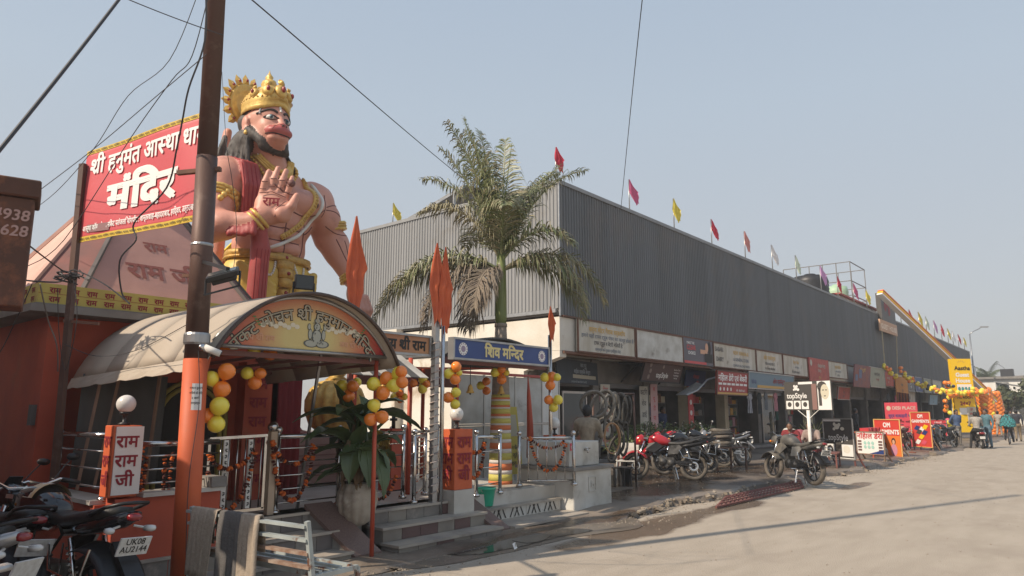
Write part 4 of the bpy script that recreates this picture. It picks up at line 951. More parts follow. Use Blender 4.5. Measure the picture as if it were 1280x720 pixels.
# --- white sheet partition and standee
t = empty('white_partition', (10.7, 9.9, .1), label='white panelled sheet partition with red top edge right of the striped trunk', cat='partition')
xs_ = [10.0, 10.9, 11.9, 12.85, 13.5]
for i in range(4):
 for z0_, z1_ in ((.1, 1.35), (1.4, 2.38)):
  m = MB(); m.box(xs_[i]+.02, xs_[i+1]-.02, 9.9, 9.92, z0_, z1_); m.build('panel', M['dwhite'] if i < 3 else M['white'], t)
m = MB()
for x in xs_: m.box(x-.018, x+.018, 9.885, 9.93, .1, 2.39)
m.box(10, 13.5, 9.886, 9.929, 1.355, 1.395); m.build('frame', M['frame'], t)
m = MB(); m.box(9.98, 13.52, 9.87, 9.94, 2.395, 2.45); m.build('red_edge', REDB, t)
q = atY(628, 600, 8.9)
t = empty('yellow_standee', (q.x, 8.9, .45), label='olive yellow printed standee leaning behind the striped palm trunk', cat='standee')
m = MB(); x0 = q.x; a = Vector((x0, 8.9, .46)); W_ = .62; up = Vector((.06, .18, 1)).normalized(); m.prism([a, a+XV*W_, a+XV*W_+up*1.3, a+up*1.3], (0, 0, 0), (0, .02, 0)); m.build('board', c_('standee_yellow', 'b5a544', .6), t)
o_ = a + Vector((0, -.006, 0))
lines(t, o_, XV, up, W_, 1.3, [('गंदगी न फैलायें', .36, .08, BLK, (.3, .97), .02), ('यहाँ जूते ना', .25, .08, BLK, (.3, .97), .02), ('उतारा करें', .13, .08, BLK, (.35, .97), .02)], BLK)
m = MB(); rect(m, o_, XV, up, .26, .56, .72, 1.14, .002); m.build('pale_square', c_('standee_pale', 'a5a08c'), t)
# --- water tank on its box
t = empty('tank_plinth', (10.3, 7.4, .02), label='whitewashed concrete box with a square relief below the water tank', cat='plinth')
m = MB(); m.box(9.75, 10.9, 6.87, 8.05, .02, .68); m.build('box', M['dwhite'], t, bevel=.012)
m = MB(); m.box(9.71, 10.94, 6.83, 8.09, .682, .73); m.build('slab', M['slab'], t)
for z, h in ((.36, .2),):
 for a in ((10.18, 10.40, .32, .335), (10.18, 10.40, .545, .56), (10.18, 10.195, .335, .545), (10.385, 10.40, .335, .545), (10.25, 10.34, .39, .40), (10.25, 10.34, .44, .45), (10.25, 10.26, .40, .50), (10.33, 10.34, .40, .44)):
  m = MB(); m.box(a[0], a[1], 6.855, 6.868, a[2], a[3]); m.build('relief', M['dwhite'], t)
t = empty('water_tank', (10.2, 7.3, .73), label='square white tiled drinking water tank with tap and pink sticker', cat='tank')
m = MB(); m.box(9.82, 10.72, 7.0, 7.9, .735, 1.14); m.build('body', M['dwhite'], t, bevel=.01)
m = MB(); m.cyl((10.28, 7.0, 1.0), (10.28, 6.93, 1.0), .018, 8); m.cyl((10.28, 6.94, 1.0), (10.28, 6.94, .95), .013, 8); m.cyl((10.22, 6.95, 1.03), (10.36, 6.95, 1.02), .01, 6); m.build('tap', M['chrome'], t)
m = MB(); m.box(9.84, 9.95, 6.985, 6.998, 1.0, 1.12); o=m.build('sticker', PINK, t);
m = MB(); lettering(m, 'जल', (9.895, 6.982, 1.03), XV, ZV, height=.07, bold=.02); m.build('lettering', WH, t)
# --- green bucket
bx = V0 = atY(613, 628, 7.22)
t = empty('green_bucket', (bx.x, 7.3, .27), label='green plastic bucket standing on the step before the orange pillar', cat='bucket')
GB = mat('green_plastic', hexc('3fbf98'), .35, c2=hexc('38ad8a'), scale=5); bz = .26
m = MB(); m.lathe([(.095, bz), (.10, bz+.01), (.132, bz+.24), (.145, bz+.245), (.145, bz+.265), (.128, bz+.265), (.095, bz+.03), (.001, bz+.03)], (bx.x, 7.3, 0), 22); m.build('body', GB, t)
m = MB(); m.tube([(bx.x+.14*math.cos(a), 7.3-.02-.03*math.sin(a), bz+.25-.09*math.sin(a)) for a in [i*math.pi/10 for i in range(11)]], .004, 5); m.build('handle', M['steel'], t)
# --- shrine building with spire
t = empty('shrine_building', (2.66, 8.7, 0), label='orange painted shrine with yellow lettered band and salmon pyramid spire', cat='building')
m = MB(); m.box(2.66, 5.6, 9.0, 12.6, 0, 2.84); m.box(5.2, 5.9, 9.0, 12.6, .5, 2.7); m.build('wall', M['orange'], t)
m = MB(); m.box(2.60, 2.84, 8.80, 9.01, 0, 2.62); m.build('corner_pier', M['orange'], t)
m = MB(); m.box(4.95, 5.35, 8.78, 8.99, .5, 2.3); m.build('corner_pier', M['orange'], t)
m = MB(); m.box(2.36, 6.2, 8.6, 12.8, 2.70, 2.78); m.box(2.42, 6.14, 8.66, 12.74, 2.785, 2.80); m.build('cornice', M['slab'], t)
m = MB(); m.box(2.44, 6.1, 8.7, 12.7, 2.805, 3.02); m.build('band', M['bandyel'], t)
m = MB()
for r_i in range(2):
 for k in range(14):
  lettering(m, 'राम', (2.6+k*.185+(.0 if r_i else .0), 8.696, 2.825+.098*r_i), XV, ZV, height=.085, bold=.04)
  if k < 12: lettering(m, 'राम', (2.436, 8.85+k*.27, 2.825+.098*r_i), -YV, ZV, height=.085, bold=.04)
tag(m.build('band_lettering', MAR, t), kind='stuff')
m = MB(); m.box(2.44, 6.1, 8.697, 8.699, 2.91, 2.914); m.build('band_line', MAR, t)
cx, cy, zb_, zt_s = 4.05, 10.55, 3.02, 4.62
hb, ht = 1.5, .42
def octo(h, cut, z): c = h*cut; return [(cx-h, cy-c, z), (cx-c, cy-h, z), (cx+c, cy-h, z), (cx+h, cy-c, z), (cx+h, cy+c, z), (cx+c, cy+h, z), (cx-c, cy+h, z), (cx-h, cy+c, z)]
O0 = octo(hb, .72, zb_); O1 = octo(ht, .55, zt_s)
for i in range(8):
 j = (i+1) % 8; corner = i in (0, 2, 4, 6)
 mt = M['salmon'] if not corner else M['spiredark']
 if i == 7: mt = M['salmon2']  # sunlit left face: the light is put into a paler salmon
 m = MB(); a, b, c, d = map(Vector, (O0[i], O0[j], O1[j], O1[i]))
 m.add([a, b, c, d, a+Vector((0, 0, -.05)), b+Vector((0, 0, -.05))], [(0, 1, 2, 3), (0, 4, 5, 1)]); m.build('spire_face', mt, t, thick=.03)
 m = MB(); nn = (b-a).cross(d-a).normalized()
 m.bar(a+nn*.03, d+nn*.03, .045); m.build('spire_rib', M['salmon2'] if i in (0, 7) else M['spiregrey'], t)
m = MB(); m.lathe([(.62, 0), (.66, .06), (.45, .14), (.30, .2), (.36, .28), (.2, .42), (.06, .5), (.02, .7)], (cx, cy, zt_s-.02), 16); m.build('spire_finial', M['salmon2'], t)
fa, fb, fc_, fd = map(Vector, (O0[1], O0[2], O1[2], O1[1])); up = ((fc_+fd)/2-(fa+fb)/2); Hs = up.length; up.normalize(); rt = XV; nn = rt.cross(up); o0 = (fa+fb)/2 + nn*.022
m = MB(); lettering(m, 'राम', o0+up*(Hs*.44)-XV*.08, rt, up, height=.24, bold=.03); lettering(m, 'राम जी', o0+up*(Hs*.18)-XV*.05, rt, up, height=.36, bold=.03); m.build('lettering', c_('faded_maroon_lettering', '8a5148', .8), t)
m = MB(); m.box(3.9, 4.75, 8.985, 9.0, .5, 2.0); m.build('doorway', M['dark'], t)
OLV = mat('olive_arch_paint', (.32, .26, .06), .6)
for rr in (.0, .07):
 pts = [(3.86+rr, 8.96, .5)]+[(4.33+(.47-rr)*math.cos(a), 8.96, 1.55+(.47-rr)*math.sin(a)) for a in [math.pi-i*math.pi/12 for i in range(13)]]+[(4.80-rr, 8.96, .5)]
 m = MB(); m.tube(pts, .03, 6); m.build('arch_moulding', OLV, t)
m = MB()
for k in range(5): lettering(m, 'राम', (4.97+.0, 8.955, 1.9-.24*k), XV, ZV, height=.16, bold=.03)
m = MB(); lettering(m, 'राम', (5.15, 8.77, 1.95), XV, ZV, height=.2, bold=.03); [lettering(m, 'राम', (5.15, 8.77, 1.7-.25*k), XV, ZV, height=.2, bold=.03) for k in range(5)]; m.build('pillar_lettering', MAR, t)
m = MB(); m.box(2.55, 2.6, 8.86, 8.96, 1.5, 1.72); o = m.build('meter_box', M['tarp'], t)
q0 = atY(300, 500, 9.6)
t = empty('red_curtain', (5.25, 9.7, .5), label='dark red curtain hanging beside the statue leg under the canopy', cat='curtain')
m = MB(); m.smooth = True; m.grid([[(5.45+.03*i+.0, 9.0-.2-.025*math.sin(i*1.9), z) for i in range(14)] for z in (.52, 1.2, 2.4)]); m.build('cloth', c_('curtain_red', '7c2024', .8), t, thick=.01)
m = MB(); m.cyl((5.4, 8.8, 2.4), (5.9, 8.8, 2.4), .015, 6); m.build('rod', M['steel'], t)
t = empty('iron_grille', (3.6, 8.7, .5), label='ornamental iron grille in the dark bay behind the low wall', cat='grille')
for k in range(9): m = MB(); m.cyl((3.30+k*.055, 8.9, .84), (3.30+k*.055, 8.9, 1.75), .008, 5); m.build('bar', M['brownpole'], t)
for z in (.9, 1.3, 1.7): m = MB(); m.bar((3.28, 8.9, z), (3.76, 8.9, z), .02); m.build('rail', M['brownpole'], t)
t = empty('tarpaulin', (2.9, 8.6, .84), label='dark grey tarpaulin sheet hung under the canopy eave at left', cat='tarpaulin')
m = MB(); m.smooth = True; m.grid([[(2.88+.06*i, 8.45+.02*math.sin(i*1.7)+.03*k, 2.05-.4*k) for i in range(16)] for k in range(4)]); m.build('sheet', M['tarp'], t, thick=.01)
for k, (xa_, xb_) in enumerate(((2.98, 2.86), (3.16, 3.02), (3.58, 3.54))):
 m = MB(); m.bar((xb_, 8.25, .85), (xa_, 8.2, 2.1), .03); tag(m.build('wooden_stick', M['wood']), ['leaning wooden stick nearest the shrine pier in the canopy bay', 'pale split wooden pole leaning in the middle of the canopy bay', 'wooden stick just behind the globe lamp in the canopy bay'][k], 'stick')
t = empty('utility_pole', (3.17, 6.45, 0), label='tall rusty brown utility pole painted orange at the bottom beside the wall', cat='pole')
dx = -.05  # slight lean
def pp(z): return Vector((3.17 - .0135*z, 6.45 + .016*z, z))
m = MB(); m.cyl(pp(0), pp(2.13), .112, 20, .108); m.build('painted_base', M['orangeb'], t)
m = MB(); m.cyl(pp(2.13), pp(4.1), .103, 20, .098); m.cyl(pp(4.1), pp(13.5), .094, 20, .078); m.build('shaft', M['brownpole'], t)
m = MB(); m.lathe([(.11, 0), (.118, .02), (.118, .09), (.11, .11)], pp(2.26), 20); m.lathe([(.1, 0), (.105, .01), (.1, .03)], pp(3.2), 20); m.build('clamp', M['steel'], t)
m = MB(); d_ = _Rt; a = pp(3.98); m.bar(a-d_*.28+Vector((0, 0, -.04)), a+d_*.14, .05, .04); m.build('cross_arm', M['trim'], t)
m = MB(); a = pp(2.92); m.bar(a-d_*.17, a, .03, .03); m.build('cross_arm', M['trim'], t)
a = pp(1.78); nrm = (Vector((0, 0, a.z))-Vector((a.x, a.y, a.z))).normalized(); nrm = Vector((nrm.x+.15, nrm.y, 0)).normalized()
rt = ZV.cross(nrm)*1; rt = Vector((-nrm.y, nrm.x, 0))
rows = []
for z in (1.66, 1.90): rows.append([pp(z)+ (nrm*math.cos(k*.2-.3)+rt*math.sin(k*.2-.3))*.114 for k in range(5)])
m = MB(); m.grid(rows); m.build('pasted_notice', WH, t)
m = MB()
for i, s in enumerate(('मकान दुकान', 'किराये के लिए', '2 कमरे', 'सम्पर्क')): lettering(m, s, pp(1.85-.045*i)+(nrm*math.cos(.0)+rt*math.sin(.0))*.119, rt, ZV, height=.026, bold=.02, maxw=.11)
m.build('notice_lettering', BLK, t)
t = empty('cctv_camera', pp(2.24), label='small white bullet camera strapped to the utility pole', cat='camera')
c0_ = pp(2.23) + (nrm*.12); m = MB(); m.ball(c0_+rt*.03, .035, 12); m.build('joint', M['chrome'], t)
m = MB(); m.cyl(c0_+rt*.05, c0_+rt*.19+Vector((0, 0, -.055))+nrm*.03, .034, 12, .03); m.build('housing', M['white'], t)
m = MB(); m.cyl(c0_+rt*.185+Vector((0, 0, -.053))+nrm*.03, c0_+rt*.195+Vector((0, 0, -.057))+nrm*.032, .024, 12); m.build('lens', M['glass'], t)
b0 = atY(110, 190, 8.35); b1 = atY(75, 500, 8.33); b9 = atY(256, 138, 6.74); b8 = atY(247, 276, 6.74)
pt = atY(104, 205, 8.33); pb = Vector((b1.x+.05, 8.36, .0))
t = empty('angle_iron_pole', pb, label='dark angle iron pole with tangled cables at the left of the banner', cat='pole')
m = MB(); m.bar(pb, pt, .07, .05); m.build('shaft', M['brownpole'], t)
m = MB(); a = pb.lerp(pt, .60); m.bar(a-_Rt*.05, a+_Rt*.32+Vector((0, 0, -.03)), .035, .03); m.build('cross_arm', M['trim'], t)
A_ = Vector((b0.x, b0.y, 0)); B_ = Vector((b9.x+.02, 6.74, 0)); zt_b, zb_b = b0.z, atY(103, 305, 8.35).z
rtb = (B_-A_); Wb = rtb.length; rtb.normalize(); nb = rtb.cross(ZV)
t = empty('temple_banner', A_+Vector((0, 0, zb_b)), label='large red cloth banner with white Hindi temple name between the poles', cat='banner')
m = MB(); n1, n2 = 26, 14; m.smooth = True
def bp(f, g_, l=0): return A_ + rtb*(Wb*f) + ZV*((zb_b+(zt_b-zb_b)*g_)*(1-f)+(b8.z+(b9.z-b8.z)*g_)*f) + nb*(.012*math.sin(f*7+g_*3)+.006*math.sin(f*23)*(1-g_)+l)
m.grid([[bp(i/n1, j/n2) for i in range(n1+1)] for j in range(n2+1)]); m.build('cloth', M['redband'], t, thick=.004)
m = MB();
for g0, g1 in ((0, .055), (.955, 1)): m.grid([[bp(i/n1, g0, .006), ] + [bp(i/n1, g1, .006)] for i in range(n1+1)])
m.build('yellow_border', YEL if False else c_('banner_border_yellow', 'd3b23c'), t)
def bwarp(x0f, z0):
 return None
Hb = (zt_b-zb_b+b9.z-b8.z)/2
def banner_text(txt, f, g_, h, w_, mt, bold, lift=.012, align='c'):
 m = MB(); vs, fs, (x0, x1, y0, y1) = text_geo(txt, bold); sx = w_/(x1-x0) if w_ else h
 out = []
 for v in vs:
  X = (v[0]-(x0+x1)/2)*sx; Y = v[1]*h; ff = f+X/Wb; gg = g_+Y/Hb
  out.append(bp(ff, gg, lift+v[2]*.0004))
 m.add(out, fs); return m.build('lettering', mt, t)
W1 = c_('banner_white', 'eceae6', .6)
banner_text('{SH}ी हनुमंत आ^सथा धाम', .54, .72, .27, Wb*.97, W1, .03)
banner_text('मंिदर', .52, .28, .44, Wb*.60, W1, .055)
banner_text('आस्था कॉम्पलेक्स निकट पतंजलि योगपीठ : शान्तरशाह-बहादराबाद, हरिद्वार, उत्तराखंड', .52, .105, .085, Wb*.94, W1, .03)
m = MB()
for g_ in (.018, .968):
 s = 'मंिदर राम ' * 9; vs, fs, (x0, x1, y0, y1) = text_geo(s.strip(), .03); sx = Wb*.97/(x1-x0)
 m.add([bp(.5+(v[0]-(x0+x1)/2)*sx/Wb, g_+v[1]*.026/Hb, .014+v[2]*.0004) for v in vs], fs)
tag(m.build('border_lettering', BLK, t), kind='stuff')
m = MB(); rect(m, bp(.08, .09, .006), rtb, ZV, 0, Wb*.2, 0, .085); m.build('grey_patch', c_('banner_greyed', '8f6a6a'), t)
t = empty('rusty_sign_box', (1.3, 5.9, 2.4), label='rust stained brown sign box with worn phone digits at the left edge', cat='sign')
a = atD(36, 395, 5.0); b = atD(47, 215, 5.0)
xb0 = 1.5; m = MB()
c1 = atD(28, 378, 5.0); rt = _Rt.copy(); fwd = _F.copy(); base_o = Vector((c1.x, c1.y, 2.30)); H_ = .80
def obox(o, rt, fd, w_, d_, z0, z1, mb=None):
 mb = mb or MB(); P = [o-rt*w_, o, o+fd*d_, o-rt*w_+fd*d_]; P = [Vector((p.x, p.y, z0)) for p in P]; mb.prism(P, (0, 0, 0), (0, 0, z1-z0)); return mb
rt = Vector((.96, -.28, 0)); fwd = Vector((.28, .96, 0))
obox(base_o, rt, fwd, .62, .35, 2.38, 3.17).build('box', M['rustbox'], t, bevel=.008)
obox(base_o+rt*.03-fwd*.03, rt, fwd, .68, .41, 3.175, 3.31).build('cap', M['rustbox'], t, bevel=.01)
m = MB(); o = base_o-fwd*.006
for s, z in (('94938', 3.0), ('81628', 2.885)): lettering(m, s, Vector((o.x, o.y, z))-rt*.02, rt, ZV, height=.11, align='r', bold=.02, slant=.1)
lettering(m, 'T', Vector((o.x, o.y, 2.5))-rt*.22, rt, ZV, height=.13, bold=.02); m.build('lettering', c_('worn_pink_lettering', 'a98d86', .8), t)
m = MB(); pb_ = base_o-rt*.45+fwd*.2; m.cyl((pb_.x, pb_.y, 0), (pb_.x, pb_.y, 2.36), .05, 10); m.build('post', M['brownpole'], t)
CAB = mat('black_cable', (.045, .043, .045), .6)
def cable(pts, r, label, name='cable', sag=0, n=14, mt=None):
 P = []
 pts = [Vector(p) for p in pts]
 if len(pts) == 2:
  a, b = pts
  P = [a.lerp(b, i/n)+Vector((0, 0, -sag*4*(i/n)*(1-i/n))) for i in range(n+1)]
 else:
  for i in range(len(pts)-1):
   p0 = pts[max(i-1, 0)]; p1 = pts[i]; p2 = pts[i+1]; p3 = pts[min(i+2, len(pts)-1)]
   for k in range(6):
    t_ = k/6; P.append(.5*((2*p1)+(-p0+p2)*t_+(2*p0-5*p1+4*p2-p3)*t_*t_+(-p0+3*p1-3*p2+p3)*t_**3))
  P.append(pts[-1])
 m = MB(); m.tube(P, r*.72, 5); return tag(m.build(name, mt or CAB), label, 'cable')
cable([atD(-60, 260, 3.4), atD(165, -22, 5.2)], .016, 'thick black cable crossing the sky at the top left corner', sag=.02)
cable([atD(150, -5, 5.6), pp(7)*0+atD(279, 44, 6.05)], .006, 'thin wire running from the top edge down to the pole shaft', sag=.01)
cable([atD(280, -30, 6.0), atD(590, 232, 16), atD(700, 310, 20)], .010, 'long wire from the pole top to the palm and market building', n=20)
cable([atD(806, -30, 9), atD(790, 120, 12), atD(776, 262, 18.6)], .010, 'wire dropping from the sky to the market building roof')
cable([atD(252, -20, 6.2), atD(212, 75, 6.4), atD(160, 120, 6.7), atD(118, 185, 7.0), atD(70, 240, 7.6), atD(30, 270, 8.5)], .005, 'thin sagging wire left of the pole above the banner')
cable([atD(264, -20, 6.0), atD(240, 70, 6.2), atD(215, 100, 6.4), atD(165, 170, 6.8), atD(80, 300, 6.9), atD(30, 335, 7.0)], .006, 'wire crossing in front of the banner to the angle iron pole')
cable([atD(258, 68, 5.95), atD(190, 125, 6.6), atD(115, 188, 7.1), atD(40, 245, 8)], .006, 'straight thin wire from the pole to the lower left sky')
cable([atD(257, -20, 5.9), atD(256, 50, 5.9), atD(236, 110, 5.9), atD(228, 150, 6.0), atD(221, 185, 6.1), atD(208, 235, 6.3), atD(168, 278, 6.6), atD(170, 300, 6.6), atD(150, 325, 6.6), atD(152, 365, 6.7), atD(162, 380, 6.7)], .011, 'heavy black cable looping down from the pole across the red banner')
cable([atD(34, 305, 6.0), atD(60, 325, 6.5), atD(82, 340, 7.1), atD(95, 338, 7.2), atD(130, 355, 7.1), atD(160, 378, 7.0)], .010, 'black cable from the rusty box to the angle iron pole')
cable([atD(28, 350, 7), atD(50, 352, 7.1), atD(75, 352, 7.2), atD(92, 343, 7.2), atD(110, 350, 7.1)], .012, 'black cable draped over the yellow lettered band corner')
cable([atD(50, 355, 7.0), atD(60, 400, 7.4), atD(72, 440, 7.6), atD(70, 520, 8.0)], .010, 'grey conduit running down the orange shrine corner', name='conduit', mt=M['slab'])
cable([atD(72, 360, 7.1), atD(74, 420, 7.2), atD(82, 462, 7.2), atD(96, 400, 7.1), atD(92, 350, 7.15)], .006, 'loose loop of wire hanging from the angle iron pole')
cable([atD(40, 355, 6.9), atD(20, 400, 7.2), atD(0, 440, 7.6), atD(-20, 460, 8)], .007, 'loose wire sagging to the left edge under the spire band')
cable([pp(5.0)+_Rt*.1, atD(283, 180, 6.1), atD(290, 225, 6.4), atD(296, 290, 6.5), atD(290, 350, 6.5)], .004, 'thin wire hanging just right of the pole by the statue')
cable([atD(80, 430, 7.2), atD(120, 445, 7.2), atD(170, 438, 6.9), atD(235, 405, 6.2)], .005, 'thin wire stretched low over the arch canopy sheet')
for k in range(5):   # tangle bundle
 r_ = random.Random(k); q = atD(88, 345, 7.15)
 P = [q+Vector((r_.uniform(-.12, .12), r_.uniform(-.12, .12), r_.uniform(-.07, .07))) for _ in range(6)]
 cable(P, .010, ['short knotted cable end at the angle iron pole, lowest', 'coiled cable end at the angle iron pole, nearest the band corner', 'crossed cable end on the small iron arm', 'kinked cable end behind the angle iron pole', 'curled cable end just above the band corner'][k])
cable([pp(0.2)+nrm*.13, pp(1.0)+nrm*.125-rt*.02, pp(1.7)+nrm*.13+rt*.03, pp(2.2)+nrm*.12], .005, 'thin black wire running down the orange pole base')
def flood(c, rt, tilt, label, w_=.26, h_=.22):
 t = empty('floodlight', c, label=label, cat='light')
 c = Vector(c); rt = Vector(rt).normalized(); up = (ZV*math.cos(tilt)+rt.cross(ZV)*-math.sin(tilt)).normalized(); n = rt.cross(up)
 Mx = Matrix((( rt.x, n.x, up.x, c.x), (rt.y, n.y, up.y, c.y), (rt.z, n.z, up.z, c.z), (0, 0, 0, 1)))
 m = MB(); m.box(-w_/2, w_/2, -.02, .03, -h_/2, h_/2, Mx); m.box(-w_/2+.03, w_/2-.03, -.06, -.021, -h_/2+.03, h_/2-.03, Mx); m.build('housing', M['blackm'], t, bevel=.006)
 m = MB(); m.box(-w_/2+.015, w_/2-.015, .031, .034, -h_/2+.015, h_/2-.015, Mx); m.build('glass', M['glass'], t)
 m = MB(); m.bar(c-rt*(w_/2+.01), c-rt*(w_/2+.01)-ZV*(h_/2+.06), .014); m.bar(c+rt*(w_/2+.01), c+rt*(w_/2+.01)-ZV*(h_/2+.06), .014); m.bar(c-rt*(w_/2+.02)-ZV*(h_/2+.06), c+rt*(w_/2+.02)-ZV*(h_/2+.06), .014); m.build('bracket', M['blackm'], t)
flood(atY(380, 353, 7.0), (1, -.3, 0), -.1, 'black square floodlight on top of the arch canopy before the statue', .22, .17)
flood(atD(279, 344, 6.0), (.8, -.5, .33), 1.15, 'black floodlight on an arm off the utility pole, seen from the side', .26, .14)
m = MB(); m.bar(pp(3.06), atD(285, 336, 6.0), .03); tag(m.build('lamp_arm', M['blackm']), 'short black arm holding the floodlight off the utility pole', 'bracket')
flood(atY(677, 440, 7.6), (1, 0, 0), .6, 'small dark floodlight above the right end of the blue sign', .16, .1)
PB = mat('pale_blue_bench_paint', (.40, .44, .43), .5, c2=(.30, .33, .32), scale=5, c3=(.17, .08, .05), scale3=7, lo3=.56, hi3=.64)
RS = mat('rusty_bench_paint', (.36, .28, .22), .7, c2=(.2, .1, .06), scale=9)
t = empty('slatted_bench', (3.3, 5.3, 0), label='pale blue metal slat bench seen from behind at the foot of the pole', cat='bench')
Bx = atD(384, 655, 5.25); Ax = atD(236, 640, 6.1); Bx.z = Ax.z = 0; dr = (Bx-Ax).normalized(); fo = Vector((-dr.y, dr.x, 0));
if fo.dot(_F) < 0: fo = -fo
Lb = (Bx-Ax).length
for z, k in ((.80, 0), (.70, .02), (.60, .04), (.50, .06)):
 s_ = .0 if z > .55 else .12
 m = MB(); a = Ax+dr*0+fo*k+ZV*z; b = Bx+fo*k+ZV*z; m.bar(a, b, .055, .022); m.build('slat', PB if z > .65 else RS, t)
for k in range(4):
 a = Ax+fo*(.15+.1*k)+ZV*.44; b = Bx+fo*(.15+.1*k)+ZV*.44; m = MB(); m.bar(a, b, .03, .05); m.build('slat', PB, t)
for e in (Ax+dr*.05, Bx):
 m = MB(); m.bar(e+ZV*.84, e+fo*.07+ZV*.43, .035); m.bar(e+fo*.07+ZV*.43, e-fo*.05-dr*.05, .035); m.build('leg', PB, t)
 m = MB(); m.bar(e+fo*.07+ZV*.43, e+fo*.52+ZV*.43, .035); m.bar(e+fo*.52+ZV*.43, e+fo*.56, .035); m.build('leg', PB, t)
TW = mat('beige_towel', (.40, .33, .26), .95, c2=(.33, .27, .21), scale=40, bump=.3, bscale=90); TD = mat('dark_grey_cloth', (.13, .12, .115), .95, c2=(.1, .095, .09), scale=20, bump=.3)
def towel(f0, f1, zb, mt, label, seed, thick=.006):
 m = MB(); m.smooth = True; rows = []; rn = random.Random(seed); ph = rn.uniform(0, 6)
 prof = [(.06, .55), (.05, .72), (.03, .80), (.0, .845), (-.03, .835), (-.045, .74)] + [(-.05-.004*i, .74-(.74-zb)*i/7) for i in range(1, 8)]
 for j, (fd, z) in enumerate(prof):
  rows.append([Ax+dr*(Lb*(f0+(f1-f0)*i/10)+.006*j*math.sin(ph))+fo*(fd-.012*math.sin(i*2.2+ph)*min(1, j/5))+ZV*(z+.01*math.sin(i+ph)*(j == len(prof)-1)) for i in range(11)])
 m.grid(rows); o = m.build('towel', mt, thick=thick); tag(o, label, 'towel')
towel(.06, .20, .30, TW, 'beige ribbed towel at the far left of the bench back', 1)
towel(.22, .31, .27, TW, 'narrow beige towel second from the left on the bench back', 2)
towel(.315, .50, .24, TD, 'dark grey cloth hanging between the beige towels on the bench', 3)
towel(.50, .64, .19, TW, 'ribbed beige towel beside the bare end of the bench back', 4)
PLT = mat('lime_stained_planter', (.50, .44, .36), .85, c2=(.36, .31, .245), scale=4, bump=.4, bscale=10, c3=(.17, .13, .10), scale3=3, lo3=.52, hi3=.7)
px_, py_ = 5.58, 7.14
PZ = .26
t = empty('ribbed_planter', (px_, py_, 0), label='large ribbed whitewashed planter pot between the two stairs', cat='planter')
m = MB(); m.smooth = True; prof = [(.09, .04), (.15, .08), (.21, .19), (.235, .32), (.225, .43), (.18, .52), (.15, .55), (.14, .53)]
rows = [[(px_+r*(.95+.11*abs(math.sin(a*6)))*math.cos(a), py_+r*(.95+.11*abs(math.sin(a*6)))*math.sin(a), z+PZ) for a in [2*math.pi*k/60 for k in range(61)]] for r, z in prof]
m.grid(rows); m.build('pot', PLT, t); m = MB(); m.lathe([(.001, .5+PZ), (.17, .51+PZ)], (px_, py_, 0), 20); m.build('soil', M['spiregrey'], t)
BG = mat('banana_leaf', (.085, .125, .045), .38, c2=(.055, .085, .03), scale=3, aniso=(1, 1, 1), bump=.15, c3=(.20, .17, .045), scale3=3, lo3=.66, hi3=.75)
BD = mat('dry_banana_leaf', (.22, .15, .085), .9, c2=(.14, .09, .05), scale=8, bump=.4); BY = mat('yellowed_leaf', (.42, .27, .05), .6, c2=(.30, .2, .05), scale=4)
t = empty('banana_plant', (px_, py_, 0), label='bushy banana plant with hanging dry leaves growing in the ribbed planter', cat='plant')
rn = random.Random(11)
def big_leaf(base, az, el, L, W, droop, mt, name='leaf', tear=.0, fold=.35):
 d = Vector((math.cos(az)*math.cos(el), math.sin(az)*math.cos(el), math.sin(el))); p = Vector(base); N = 14; sp = [p.copy()]; dirs = [d.copy()]
 for i in range(N):
  d = (d + Vector((0, 0, -droop/N))).normalized(); p = p + d*(L/N); sp.append(p.copy()); dirs.append(d.copy())
 rows = []
 for i in range(N+1):
  f = i/N; wd = W*max(.02, math.sin(math.pi*min(1, max(0, (f-.12)/.88))**.75))*.5
  sd = dirs[i].cross(ZV); sd = sd.normalized() if sd.length > .05 else Vector((-math.sin(az), math.cos(az), 0)); up = sd.cross(dirs[i])
  r = []
  for j in range(-3, 4):
   g_ = j/3; jag = 1-(tear*rn.random() if abs(j) == 3 else 0); r.append(sp[i]+sd*wd*g_*jag+up*abs(g_)*wd*fold*(1 if mt is BG else rn.uniform(-.6, .9))+up*.006*math.sin(i*2.3)*g_)
  rows.append(r)
 m = MB(); m.smooth = True; m.grid(rows); m.smooth = False; m.tube(sp, [.012*(1-.7*i/N) for i in range(N+1)], 5); return m.build(name, mt, t)
for k in range(26):
 az = rn.uniform(0, 6.28); el = rn.uniform(.35, 1.35); zz = rn.uniform(.75, 1.35)
 big_leaf((px_+rn.uniform(-.12, .12), py_+rn.uniform(-.12, .12), zz-.1), az, el, rn.uniform(.5, .85), rn.uniform(.2, .32), rn.uniform(.8, 2.2), BG, tear=.12)
for az, L, el in ((2.7, .85, .5), (-2.6, .75, .6), (.1, 1.0, .45), (-.4, .9, .35), (-1.3, .7, .8), (-2.0, .65, .3)): big_leaf((px_, py_, 1.35), az, el, L, .3, 1.1, BG)
for az, zz, L in ((-1.9, 1.05, .65), (-1.4, .95, .7), (-2.5, 1.05, .6), (-.9, 1.0, .6)): big_leaf((px_+.08*math.cos(az), py_+.08*math.sin(az), zz), az, .2, L, .28, 3.5, BG, tear=.15)
for k in range(22): az = rn.uniform(0, 6.28); big_leaf((px_+.1*math.cos(az), py_+.1*math.sin(az), rn.uniform(.75, 1.1)), az, rn.uniform(.2, .9), rn.uniform(.3, .55), rn.uniform(.06, .13), rn.uniform(4, 8), BD, 'dry_leaf', .5)
for k in range(9): az = rn.uniform(-.9, .5); big_leaf((px_+.25, py_-.02, rn.uniform(.95, 1.2)), az, .3, rn.uniform(.3, .5), .1, 4, BY, 'yellow_leaf', .4)
